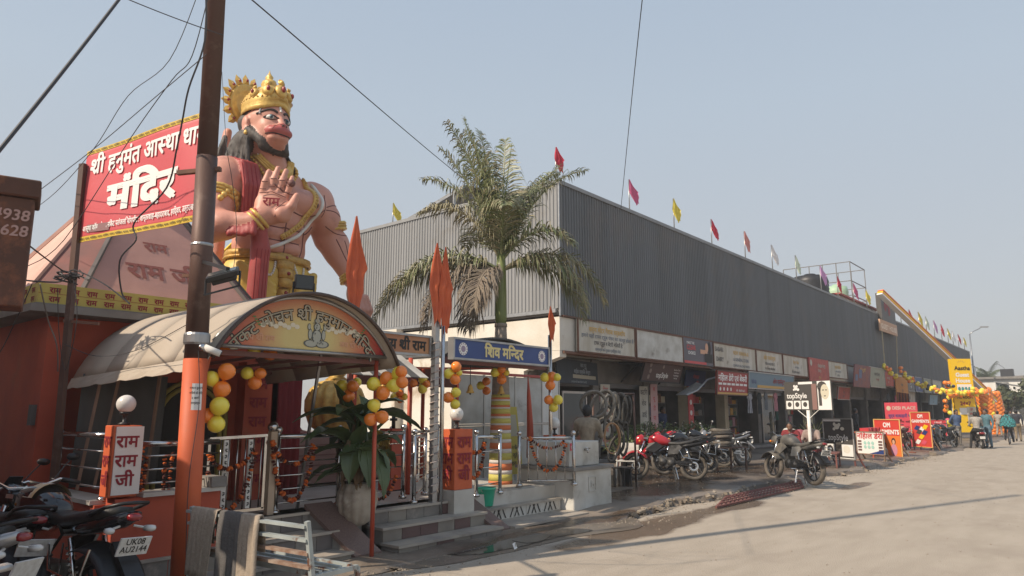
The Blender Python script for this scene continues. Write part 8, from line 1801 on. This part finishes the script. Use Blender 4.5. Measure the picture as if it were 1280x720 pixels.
for i, (u, v) in enumerate(ctr):
 y = 10.8-3.6*(i/17)**2; col = (BYL, BO, BYL, BYL, BO, BDK)[i % 6] if i % 5 else BYL
 c = atY(u, v, y)
 for k in range(4): s = (c-_C).dot(_fw)/880*2.4; tiny(t, c+V_(random.uniform(-1, 1)*s*1.3, random.uniform(-1, 1)*s, random.uniform(-1, 1)*s*1.2), s*.92, col if k < 3 else random.choice([BYL, BO]))
t = empty('balloon_column', tuple(atD(1235, 520, 50)), label='thick orange balloon column forming the near leg of the entrance arch', cat='balloons'); t.location.z = 0
a = atD(1228, 487, 50); b = atD(1243, 544, 50)
for i in range(26):
 f = i/25; c = a.lerp(b, f)
 for k in range(8): an = k*.785+i*.3; tiny(t, c+_Rt*(.38*math.cos(an))+_F*(.38*math.sin(an)), .19, BO if (k*5+i) % 9 else BYL)
t = empty('balloon_column', tuple(atD(1250, 520, 52)), label='second orange balloon column just right of the near one', cat='balloons'); t.location.z = 0
a = atD(1240, 492, 53); b = atD(1254, 543, 53)
for i in range(20):
 f = i/19; c = a.lerp(b, f)
 for k in range(7): an = k*.9+i*.3; tiny(t, c+_Rt*(.36*math.cos(an))+_F*(.36*math.sin(an)), .2, BO if (k*5+i) % 11 else BO)
t = empty('balloon_cluster', tuple(atD(1185, 500, 43)), label='loose cluster of orange and yellow balloons around the yellow panel top', cat='balloons')
for i in range(62):
 f = random.random(); u, v = random.choice([(random.uniform(1181, 1188), random.uniform(476, 540)), (random.uniform(1214, 1234), random.uniform(486, 494)), (random.uniform(1186, 1214), random.uniform(490, 495))]); tiny(t, atD(u, v, random.uniform(42.4, 43.2)), .14, random.choice([BO, BO, BYL, BYL, PINK] if v > 520 else [BO, BYL]))
TUB = mat('grey_inner_tube', (.13, .12, .105), .75, c2=(.2, .185, .16), scale=8); TUB2 = mat('dark_inner_tube', (.06, .056, .05), .7, c2=(.1, .092, .08), scale=8)
rk = atD(765, 600, 14.3); t = empty('tube_rack', (rk.x, rk.y, .1), label='iron rack bar carrying the hanging inner tubes', cat='rack')
a = atD(735, 492, 14.0); b = atD(792, 492, 15.0)
m = MB(); m.cyl(a, b, .02, 6); m.build('bar', M['brownpole'], t)
for q in (a.lerp(b, .1), b): m = MB(); m.cyl((q.x, q.y, .08), q, .025, 6); m.build('post', M['brownpole'], t)
rn = random.Random(3); labs = ['largest pale inner tube coil at the front of the rack', 'second pale tube coil crossed over the largest', 'long pale tube hanging down beside the beige jacket', 'grey tube coil in the middle of the rack', 'dark looped tube low in the middle of the rack', 'grey bundle of tubes right of centre', 'dark tube bundle at the right end of the rack', 'thin dark tube hanging furthest right', 'drooping dark tube below the right bundle', 'short grey tube loop under the bar', 'dark tube touching the white chair side', 'twisted dark tube near the hose coil']
specs = [(742, 505, 16, 16, 13.6, TUB, .035, 0), (752, 508, 14, 20, 13.8, TUB, .035, .3), (748, 535, 7, 24, 13.7, TUB, .03, .25), (760, 512, 8, 18, 14.2, TUB, .03, .1), (757, 535, 8, 12, 14.0, TUB2, .032, -.2), (768, 508, 6, 17, 14.4, TUB, .035, 0), (777, 510, 6, 18, 14.6, TUB2, .038, 0), (783, 515, 5, 20, 14.8, TUB2, .03, .1), (772, 545, 7, 18, 14.5, TUB2, .035, -.1), (764, 500, 7, 9, 14.3, TUB, .03, 0), (780, 548, 5, 20, 14.6, TUB2, .03, .1), (768, 560, 6, 16, 14.3, TUB2, .028, .3)]
for lab, (u, v, rx, ry, dep, mt, r, tw) in zip(labs, specs):
 c = atD(u, v, dep); s = dep/880; m = MB()
 for q in range(2):
  pts = [c+_Rt*(rx*s*math.cos(a_)+ry*s*tw*math.sin(a_)+.012*q)+ZV*(ry*s*math.sin(a_)-.02*q)+_F*(.05*math.sin(a_*2+u)+.05*q) for a_ in [2*math.pi*i/22 for i in range(22)]]; m.tube(pts, r*.8, 7, closed=True)
 tag(m.build('inner_tube', mt), lab, 'tube', 'inner tubes hanging on the rack');
HOS = mat('orange_hose', (.42, .24, .12), .5)
c = atD(766, 548, 13.0); m = MB(); P = []
for i in range(100): a_ = i*.33; s = 13.0/880; rr = 1+.03*math.sin(i*.7); P.append(c+_Rt*(9.5*s*rr*math.cos(a_))+ZV*(19*s*rr*math.sin(a_))+_F*(.002*i))
m.tube(P, .009, 5); tag(m.build('hose_coil', HOS), 'coil of orange air hose hanging behind the white water tank', 'hose')
def table(name, c, w_, d_, h, label, topm=M['wood'], rz=0, legr=.02):
 t = empty(name, c, rz, label, 'table'); m = MB(); m.box(-w_/2, w_/2, -d_/2, d_/2, h-.03, h); m.build('table_top', topm, t, local=True)
 for sx in (-1, 1):
  for sy in (-1, 1): m = MB(); m.bar((sx*(w_/2-.04), sy*(d_/2-.04), 0), (sx*(w_/2-.04), sy*(d_/2-.04), h-.031), legr*2); m.build('leg', topm if topm is not M['steel'] else topm, t, local=True)
 return t
q = atD(778, 590, 14.6); table('work_stool', (q.x, q.y, .09), .35, .3, .42, 'dark work stool beside the tube rack', M['blackm'])
m = MB(); m.lathe([(.13, .1), (.15, .45), (.155, .46), (.13, .46), (.12, .14), (.001, .14)], (q.x+.4, q.y+.2, 0), 16); tag(m.build('black_drum', M['blackm']), 'black plastic tub between the tube rack and the chair', 'tub')
q = atD(785, 592, 16.3); t = empty('plastic_chair', (q.x, q.y, .1), R(200), 'white plastic chair with open back standing in front of the bushes', 'chair')
m = MB(); m.box(-.22, .22, -.22, .22, .40, .43); m.build('seat', M['dwhite'], t, local=True, bevel=.01)
m = MB(); m.smooth = True; m.grid([[(-.22-.02*j-.03*math.cos(a_), .24*math.sin(a_), .45+.12*j) for a_ in [R(-70+20*i) for i in range(8)]] for j in range(4)]); m.build('backrest', M['dwhite'], t, local=True, thick=.015)
for sx, sy in ((-1, -1), (-1, 1), (1, -1), (1, 1)): m = MB(); m.bar((sx*.2, sy*.2, .4), (sx*.24, sy*.24, 0), .035); m.build('leg', M['dwhite'], t, local=True)
for sy in (-1, 1): m = MB(); m.bar((-.24, sy*.24, .62), (.15, sy*.25, .62), .035); m.bar((.15, sy*.25, .62), (.18, sy*.22, .42), .03); m.build('armrest', M['dwhite'], t, local=True)
q = atD(906, 590, 18.6); tb = table('iron_table', (q.x, q.y, .1), 1.15, .6, .62, 'rusty iron table carrying the stack of tyres', M['brownpole'], R(-20)); zz = .72+.0
for k in range(6):
 c = V_(q.x-.08+random.uniform(-.03, .03), q.y+random.uniform(-.03, .03), .10+.62+.045+.075*k); m = MB(); N = 26; RR = .235-.012*(k == 5)
 m.tube([(c.x+RR*math.cos(2*math.pi*i/N), c.y+RR*math.sin(2*math.pi*i/N), c.z+.012*math.sin(2*math.pi*i/N+k)) for i in range(N)], .048, 8, closed=True)
 tag(m.build('tyre', TYD if k % 2 else TY_), ['bottom tyre of the stack on the iron table', 'second tyre up in the stack on the iron table', 'third tyre up in the stack on the iron table', 'fourth tyre up in the stack on the iron table', 'fifth tyre up in the stack on the iron table', 'topmost smaller tyre of the stack on the iron table'][k], 'tyre', 'stacked tyres')
LFG = mat('bush_leaf', (.09, .13, .045), .5, c2=(.15, .18, .07), scale=8); TER = mat('terracotta_pot', (.28, .10, .06), .8, c2=(.2, .08, .05), scale=5); AGV = mat('agave_leaf', (.20, .22, .11), .5, c2=(.13, .15, .07), scale=5)
def bush(x, y, z, r, h, label, seed, n=520, col=LFG, group='potted bushes before the shops'):
 t = empty('potted_bush', (x, y, z), label=label, cat='plant', group=group); rn = random.Random(seed)
 m = MB(); m.lathe([(.12, z), (.17, z+.26), (.19, z+.27), (.19, z+.31), (.15, z+.31), (.14, z+.27), (.001, z+.27)], (x, y, 0), 14); m.build('pot', TER if seed % 2 else M['slab'], t)
 m = MB()
 for k in range(n):
  a_ = rn.uniform(0, 6.28); ph = rn.uniform(-.3, 1.5); rr = r*rn.uniform(.35, 1.05)*(1+.25*math.sin(a_*3+seed)); c = V_(x+rr*math.cos(a_)*math.cos(ph), y+rr*math.sin(a_)*math.cos(ph), z+.3+h*(.35+.6*math.sin(ph)*rn.uniform(.6, 1.1)))
  d = V_(math.cos(a_)*.8, math.sin(a_)*.8, rn.uniform(-.6, 1.0)).normalized(); s = d.cross(V_(rn.uniform(-1, 1), rn.uniform(-1, 1), 1)).normalized()*.018; L = rn.uniform(.08, .17)
  m.add([c-s*.3, c+d*L*.5-s, c+d*L+V_(0, 0, -.02), c+d*L*.5+s], [(0, 1, 2, 3)])
 m.build('foliage', col, t); m = MB(); [m.tube([(x, y, z+.28), (x+.1*math.cos(k*2), y+.1*math.sin(k*2), z+.3+h*.5)], .012, 5) for k in range(4)]; tag(m.build('stem', M['brownpole'], t), kind='stuff')
 return t
for i, (u, v, r, h, lb) in enumerate(((777, 588, .28, .5, 'behind the white plastic chair'), (795, 587, .36, .62, 'just right of the white plastic chair'), (812, 586, .36, .70, 'behind the headlamp of the red motorcycle'), (832, 585, .34, .66, 'in front of the lettered doorway'), (852, 584, .34, .6, 'behind the seat of the red motorcycle'), (870, 583, .36, .72, 'by the pink lettered pillar'), (886, 582, .30, .62, 'under the red dairy board'))):
 a = atZ(u, v-4, .1); bush(a.x, a.y, .1, r*1.25, h*1.35, 'green bush in a pot ' + lb, i+1)
q = atD(1017, 575, 21.5); t = empty('agave_plant', (q.x, q.y, .1), label='spiky agave in a pot behind the raised salon sign post', cat='plant')
m = MB(); m.lathe([(.16, .1), (.24, .75), (.27, .8), (.2, .8), (.001, .76)], (q.x, q.y, 0), 16); m.build('pot', M['slab'], t)
for k in range(30):
 a_ = k*2.4; el = R(20+55*random.random()); d = V_(math.cos(a_)*math.cos(el), math.sin(a_)*math.cos(el), math.sin(el)); s = d.cross(ZV).normalized()*.035; L = random.uniform(.45, .65); c = V_(q.x, q.y, .8); u_ = s.cross(d).normalized()*.012
 m = MB(); m.add([c-s, c+s, c+d*L*.6+s*.6, c+d*L, c+d*L*.6-s*.6, c+u_-ZV*.02], [(0, 1, 2, 4), (4, 2, 3)]); m.build('leaf', AGV, t, thick=.01)
def garment(u, v, y, w_, h, mt, label, kind='shirt', group='garments hung out before the shops'):
 c = atY(u, v, y); m = MB(); rn = random.Random(int(u)); m.smooth = True
 prof = [(0, .25), (.03, .5), (.10, .95), (.28, 1.0), (.32, .62), (.6, .6), (1.0, .66)] if kind == 'shirt' else [(0, .4), (.1, .45), (.5, .5), (1.0, .55)]
 for side in (-.03, .03):
  m.grid([[(c.x+w_*.5*wd*j/4, y+side*(1-abs(j)/5)+.02*math.sin(j*2+f*4), c.z-h*f) for j in range(-4, 5)] for f, wd in prof])
 if kind == 'trousers': m = MB(); m.tube([(c.x-.05, y, c.z), (c.x-.09, y, c.z-h)], [.10, .06], 8); m.tube([(c.x+.05, y, c.z), (c.x+.16, y, c.z-h*.98)], [.10, .06], 8)
 o = m.build('garment', mt); tag(o, label, 'clothes', group); return o
STR = bpy.data.materials.new('striped_cloth'); STR.use_nodes = True; n_ = STR.node_tree.nodes; l_ = STR.node_tree.links; wv = n_.new('ShaderNodeTexWave'); wv.inputs['Scale'].default_value = 5.5; cr = n_.new('ShaderNodeValToRGB'); cr.color_ramp.elements[0].position = .45; cr.color_ramp.elements[1].position = .55; cr.color_ramp.elements[0].color = (.03, .035, .05, 1); cr.color_ramp.elements[1].color = (.4, .41, .43, 1); tc_ = n_.new('ShaderNodeTexCoord'); l_.new(tc_.outputs['Object'], wv.inputs[0]); l_.new(wv.outputs[0], cr.inputs[0]); l_.new(cr.outputs[0], n_['Principled BSDF'].inputs['Base Color'])
yg = 11.0
ra, rb = atY(932, 488, yg), atY(978, 490, yg); m = MB(); m.cyl(ra, rb, .015, 6); tag(m.build('clothes_rail', M['steel']), 'thin rail under the pale blue board carrying the garments', 'rail')
for u, w_, h, mt, lb in ((936.5, .62, .80, STR, 'dark and pale striped shirt, first on the rail'), (949, .55, .85, cm('black_shirt_cloth', (.02, .025, .025)), 'black shirt beside the striped one on the rail'), (957, .45, .7, cm('grey_shirt_cloth', (.15, .16, .17)), 'grey shirt between the black and pink ones'), (969, .55, .78, cm('pink_shirt_cloth', (.46, .19, .21)), 'pink shirt at the right of the rail')): garment(u, 491, yg, w_, h, mt, lb)
garment(971, 512, 11.2, .40, .45, cm('green_shorts_cloth', (.02, .07, .05)), 'small dark green piece below the pink shirt')
garment(963, 515, 11.6, .35, 1.1, cm('olive_drape_cloth', (.12, .11, .07)), 'long olive drape hanging behind the pink shirt')
garment(1110, 492, 10.2, .9, 1.2, cm('black_hoodie_cloth', (.02, .02, .025)), 'black jacket displayed above the white trousers')
garment(1111, 512, 10.0, .3, 1.25, cm('white_trouser_cloth', (.6, .6, .6)), 'white trousers displayed before the far garment shop', 'trousers')
garment(1119, 494, 10.2, .6, 1.6, cm('crimson_kurta_cloth', (.30, .05, .08)), 'crimson kurta right of the white trousers')
for k in range(8):
 u = 1122+k*1.9; garment(u, 490+.3*k, 10.3, .22, 1.3, [cm('orange_strip_cloth', (.35, .09, .03)), cm('dark_red_strip_cloth', (.12, .02, .02))][k % 2], ['first', 'second', 'third', 'fourth', 'fifth', 'sixth', 'seventh', 'last'][k] + ' of the bright strips hung under the orange banner', 'strip')
q = atD(1086, 560, 24.5); tt = table('stall_table', (q.x, q.y, .1), 1.6, .7, .85, 'stall table covered in red goods behind the dairy board', M['redpost'], R(0))
for k in range(9): m = MB(); c = V_(q.x-.7+.17*k, q.y-.1, .96); m.cbox(c+V_(0, 0, .06), (.14, .3, .12), random.uniform(-.2, .2)); tag(m.build('red_packet', [RED, PINK, DRED][k % 3]), ['first', 'second', 'third', 'fourth', 'fifth', 'sixth', 'seventh', 'eighth', 'ninth'][k] + ' red packet from the left on the stall table', 'packet', 'red packets on the stall table')
for u, v, mt, lb in ((988, 541, M['dwhite'], 'white cloth bundle behind the man in red'), (1003, 543, cm('pink_cloth_bundle', (.40, .12, .14)), 'pink cloth bundle between the two seated men')):
 c = atD(u, v, 21.0); o = sdf_mesh([ell(c, (.24, .2, .13), 0, k=.05), ell(c+V_(.18, 0, -.04), (.2, .18, .12), 0, k=.05), ell(c+V_(-.12, .05, .05), (.13, .13, .1), 0, k=.05)], .03, 'cloth_bundle', [mt]); tag(o, lb, 'bundle')
 tb2 = table('low_table', (c.x, c.y, .1), .8, .5, c.z-.24, 'low table under the ' + ('white' if u < 1000 else 'pink') + ' cloth bundle', M['brownpole'])
q = atD(1042, 590, 19.4); table('iron_trestle', (q.x, q.y, .05), .9, .35, .48, 'thin rusty iron trestle before the charcoal standing board', M['rust'], R(10))
for k, (u, v) in enumerate(((1011, 597), (1086, 579), (1075, 578), (1108, 579), (1141, 568), (1166, 568))):
 c = atZ(u, v, .05); m = MB(); m.cbox((c.x, c.y, .08), (.22, .14, .12), k, .1, .1); tag(m.build('brick', M['kerb'] if k % 2 else TER), ['loose concrete block on the kerb by the grey motorcycle wheel', 'stone weight at the left foot of the dairy board', 'second stone weight beside the dairy board foot', 'stone weight at the right foot of the dairy board', 'stone weight left of the tall garment board', 'stone weight right of the tall garment board'][k], 'stone')
c = atZ(643, 687, .02); m = MB(); m.add([c, c+V_(.07, .01, .01), c+V_(.06, .05, .05), c+V_(.01, .04, .06), c+V_(.04, .02, .08)], [(0, 1, 2, 3), (1, 2, 4), (2, 3, 4), (0, 3, 4)]); tag(m.build('paper_scrap', WH), 'crumpled white paper lying at the puddle edge', 'litter')
def simple_house(x0, x1, y0, y1, h, wm, label, roofm=None, floors=1, sl=.0, win=True):
 t = empty('building', ((x0+x1)/2, y0, 0), label=label, cat='building')
 m = MB(); m.box(x0, x1, y0, y1, 0, h); m.build('wall', wm, t)
 m = MB(); m.box(x0-.4, x1+.3, y0-.6, y1+.2, h+.003, h+.2); m.build('roof', roofm or M['slab'], t)
 fh = h/floors; n = max(2, int((y1-y0)/2.6))
 for f in range(floors):
  for k in range(n):
   y = y0+(y1-y0)*(k+.5)/n; z = f*fh+.9
   m = MB(); m.box(x0-.05, x0-.005, y-.6, y+.6, z, z+fh*.5); w_ = m.build('window', M['glass'] if f else M['dark'], t); m = MB(); m.box(x0-.12, x0-.051, y-.7, y+.7, z-.1, z-.02); m.build('sill', M['white'], w_)
 if floors > 1: m = MB(); m.box(x0-1.0, x0-.002, y0, y1, fh-.1, fh+.05); m.build('balcony', M['slab'], t)
 m = MB(); m.box(x0+1, x0+2.5, y0+1, y0+2.5, h+.2, h+1.3); m.build('water_tank', M['blackm'], t)
 return t
simple_house(96, 110, 2.5, 13, 5.2, M['white'], 'white building with a grey awning just past the market end', floors=2)
simple_house(112, 124, -1.5, 7, 4.4, M['dwhite'], 'off white house with flat roof behind the red tent', floors=1)
simple_house(128, 146, -6, 6, 6.2, M['salmon2'], 'pinkish two storey building at the far end of the street', floors=2)
simple_house(150, 170, 6, 20, 7.5, M['white'], 'tall pale building far behind the street lamps', floors=2)
simple_house(120, 132, 9, 18, 6.2, M['plaster'], 'cream plaster building far left of the lamps', floors=2)
t = empty('red_tent', (104, .8, 0), label='red peaked tent roof at the right edge of the far street', cat='tent')
c = V_(100, 1.3, 4.6); m = MB(); m.add([c, c+V_(-3, -3, -1.6), c+V_(3, -3, -1.6), c+V_(3, 3, -1.6), c+V_(-3, 3, -1.6)], [(0, 1, 2), (0, 2, 3), (0, 3, 4), (0, 4, 1)]); m.build('roof', REDB, t, thick=.05)
for sx in (-1, 1):
 for sy in (-1, 1): m = MB(); m.cyl((c.x+3*sx, c.y+3*sy, 0), (c.x+3*sx, c.y+3*sy, 3.0), .08, 6); m.build('post', M['white'], t)
t = empty('shed_roof', (88, 4, 0), label='sloping grey lean-to sheet roof with rails beyond the balloon columns', cat='shed')
m = MB(); m.prism([(88, 3.6, 3.4), (88, 9, 4.6), (94, 9, 4.6), (94, 3.6, 3.4)], (0, 0, 0), (0, 0, .1)); m.build('roof', M['clad'], t)
for x in (88.2, 93.8):
 for y in (3.8, 8.8): m = MB(); m.cyl((x, y, 0), (x, y, 3.4+(y-3.6)*.22), .08, 6); m.build('post', M['steel'], t)
for k in range(7): m = MB(); m.bar((87.9, 3.8+.8*k, 2.2), (87.9, 3.8+.8*k, 3.3), .05); m.build('bar', M['dwhite'], t)
def lamp_post(base, h, arm, label):
 t = empty('street_lamp', base, label=label, cat='street lamp'); b = V_(*base)
 m = MB(); m.cyl(b, b+ZV*h, .11, 10, .07); m.build('pole', M['steel'], t); e = b+ZV*h; m = MB(); m.tube([e, e+ZV*.3+arm*.3, e+ZV*.6+arm*.8, e+ZV*.8+arm], .05, 6); m.build('arm', M['steel'], t)
 m = MB(); q = e+ZV*.8+arm; m.cbox(q+arm.normalized()*.3, (.8, .3, .12), math.atan2(arm.y, arm.x)); m.build('lamp_head', M['frame'], t); return t
p = atD(1223, 516, 76); lamp_post((p.x, p.y, 0), 10.0, _Rt*1.4, 'tall street lamp with its arm to the right beyond the market end')
p = atD(1225, 516, 85); lamp_post((p.x, p.y, 0), 7.0, -_Rt*1.4, 'shorter street lamp with its arm to the left, just behind the tall one')
for u, dep, h, lb in ((1262, 130, 9.5, 'left'), (1269, 140, 9, 'right')): p = atD(u, 514, dep); lamp_post((p.x, p.y, 0), h, -_Rt*1.0, 'faint distant lamp pole over the rooftops, %s of the two' % lb)
PF = mat('far_palm_green', (.07, .09, .035), .7, c2=(.1, .12, .05), scale=1)
def far_palm(u, dep, vt, label, seed, tr=.22):
 p = atD(u, 516, dep); top = atD(u, vt, dep).z; t = empty('palm_tree', (p.x, p.y, 0), label=label, cat='tree'); rn = random.Random(seed)
 m = MB(); m.tube([(p.x, p.y, 0), (p.x+.2, p.y, top*.5), (p.x, p.y, top)], [tr*1.2, tr, tr*.8], 8); m.build('trunk', TRK, t)
 for k in range(22):
  a_ = k*2.4; el = R(rn.uniform(-15, 75)); d = V_(math.cos(a_)*math.cos(el), math.sin(a_)*math.cos(el), math.sin(el)); q = V_(p.x, p.y, top); m = MB(); L = rn.uniform(2.6, 3.4); N = 9
  for i in range(N):
   q2 = q+d*(L/N); sd = d.cross(ZV).normalized();
   for s in (-1, 1):
    for z_ in range(2): b_ = q.lerp(q2, z_*.5); m.add([b_, b_+d*.15, b_+sd*s*.75*(1-abs(i/N-.4))+d*.35+V_(0, 0, -.35)], [(0, 1, 2)])
   q = q2; d = (d+V_(0, 0, -.16)).normalized()
  m.build('frond', PF, t)
far_palm(1241, 105, 474, 'palm tree behind the guest house arch, right of the lamp', 1); far_palm(1228, 118, 478, 'smaller darker palm just left of the other far palm', 2)
FT = mat('far_tree_green', (.05, .065, .03), .8, c2=(.09, .10, .05), scale=.8)
def far_tree(u, dep, vt, r, label, seed):
 p = atD(u, 516, dep); top = max(3, atD(u, vt, dep).z); t = empty('leafy_tree', (p.x, p.y, 0), label=label, cat='tree'); rn = random.Random(seed)
 m = MB(); m.tube([(p.x, p.y, 0), (p.x+.2, p.y, top*.6)], [.3, .15], 7); [m.tube([(p.x, p.y, top*.4), (p.x+r*.5*math.cos(k*2), p.y+r*.5*math.sin(k*2), top*.75)], [.12, .05], 5) for k in range(4)]; m.build('trunk', M['brownpole'], t)
 m = MB(); cl = [(V_(p.x+rn.gauss(0, r*.4), p.y+rn.gauss(0, r*.4), top-r*rn.uniform(.2, 1.0)), r*rn.uniform(.25, .45)) for _ in range(14)]
 for k in range(900):
  c, rr = rn.choice(cl); d = V_(rn.gauss(0, 1), rn.gauss(0, 1), rn.gauss(0, 1)).normalized(); q = c+d*rr*rn.uniform(.6, 1); s = V_(rn.gauss(0, 1), rn.gauss(0, 1), rn.gauss(0, 1)).normalized()*.22; s2 = s.cross(d).normalized()*.16
  m.add([q-s, q-s2, q+s, q+s2], [(0, 1, 2, 3)])
 m.build('crown', FT, t)
far_tree(1262, 60, 482, 1.6, 'bushy tree just right of the balloon columns', 4); far_tree(1290, 90, 470, 3, 'dark leafy tree past the right edge of the far road', 5); far_tree(1275, 150, 490, 3, 'low leafy tree at the end of the street', 6); far_tree(1310, 70, 470, 3, 'tree beyond the right frame edge along the road', 7)
def car(u, v, rz, paint, label):
 q = atZ(u, v); t = empty('parked_car', (q.x, q.y, 0), rz, label, 'car'); B = lambda m, n, mt: m.build(n, mt, t, local=True)
 m = MB(); m.loft([((-1.9, 0, .62), .72, .22), ((-1.8, 0, .62), .80, .32), ((-.9, 0, .65), .82, .34), ((.8, 0, .65), .82, .34), ((1.6, 0, .58), .78, .28), ((1.85, 0, .55), .70, .2)], 16, 4); B(m, 'body', paint)
 m = MB(); m.loft([((-1.5, 0, .95), .64, .06), ((-1.1, 0, 1.18), .66, .24), ((.1, 0, 1.2), .66, .26), ((.75, 0, 1.0), .62, .08)], 14, 4); B(m, 'cabin_glass', M['glass'])
 m = MB(); m.loft([((-1.1, 0, 1.43), .58, .03), ((.05, 0, 1.46), .58, .03)], 12, 4); B(m, 'roof', paint)
 for x in (-1.2, 1.15):
  for s in (-1, 1): m = MB(); m.cyl((x, s*.70, .3), (x, s*.84, .3), .3, 16); w_ = B(m, 'wheel', TY_)
 for s in (-1, 1): m = MB(); m.box(-1.93, -1.86, s*.6-.1, s*.6+.1, .65, .8); B(m, 'tail_light', TLR); m = MB(); m.box(1.80, 1.87, s*.55-.12, s*.55+.12, .6, .72); B(m, 'headlight', LENS)
car(1262, 530, R(5), M['white'], 'white car parked far down the road behind the walkers'); car(1279, 531, R(180), SIL, 'silver car facing the camera far down the road')
t = empty('neighbour_shade_blocks', (-1, 7.3, 0), label='unseen neighbouring blocks added past the left edge to cast shade', cat='building')  # out of view; blocks added and sized to shade wall, bikes and pillar
m = MB(); m.box(-5, 1.5, 8.6, 14, 0, 3.9); m.build('wall', M['plaster'], t); m = MB(); m.box(-5, 1.12, 6.6, 7.58, 0, 3.0); m.build('tall_shade_block', M['orange'], t); m = MB(); m.box(-5, 1.1, 4.9, 6.59, 0, 1.9); m.build('low_shade_block', M['orange'], t)
m = MB(); m.box(-5.1, 1.6, 8.5, 14.1, 3.905, 4.0); m.build('roof', M['slab'], t)
m = MB(); m.box(-30, 330, -70, 60, -2.5, 13.5)
HZ = bpy.data.materials.new('winter_haze'); HZ.use_nodes = True; n_ = HZ.node_tree.nodes; n_.remove(n_['Principled BSDF']); pv = n_.new('ShaderNodeVolumePrincipled'); pv.inputs['Density'].default_value = .0017; pv.inputs['Color'].default_value = (.93, .94, .96, 1); pv.inputs['Anisotropy'].default_value = .2
HZ.node_tree.links.new(pv.outputs[0], n_['Material Output'].inputs['Volume']); hz_ = m.build('haze', HZ); tag(hz_, 'pale winter haze filling the whole street', kind='stuff')
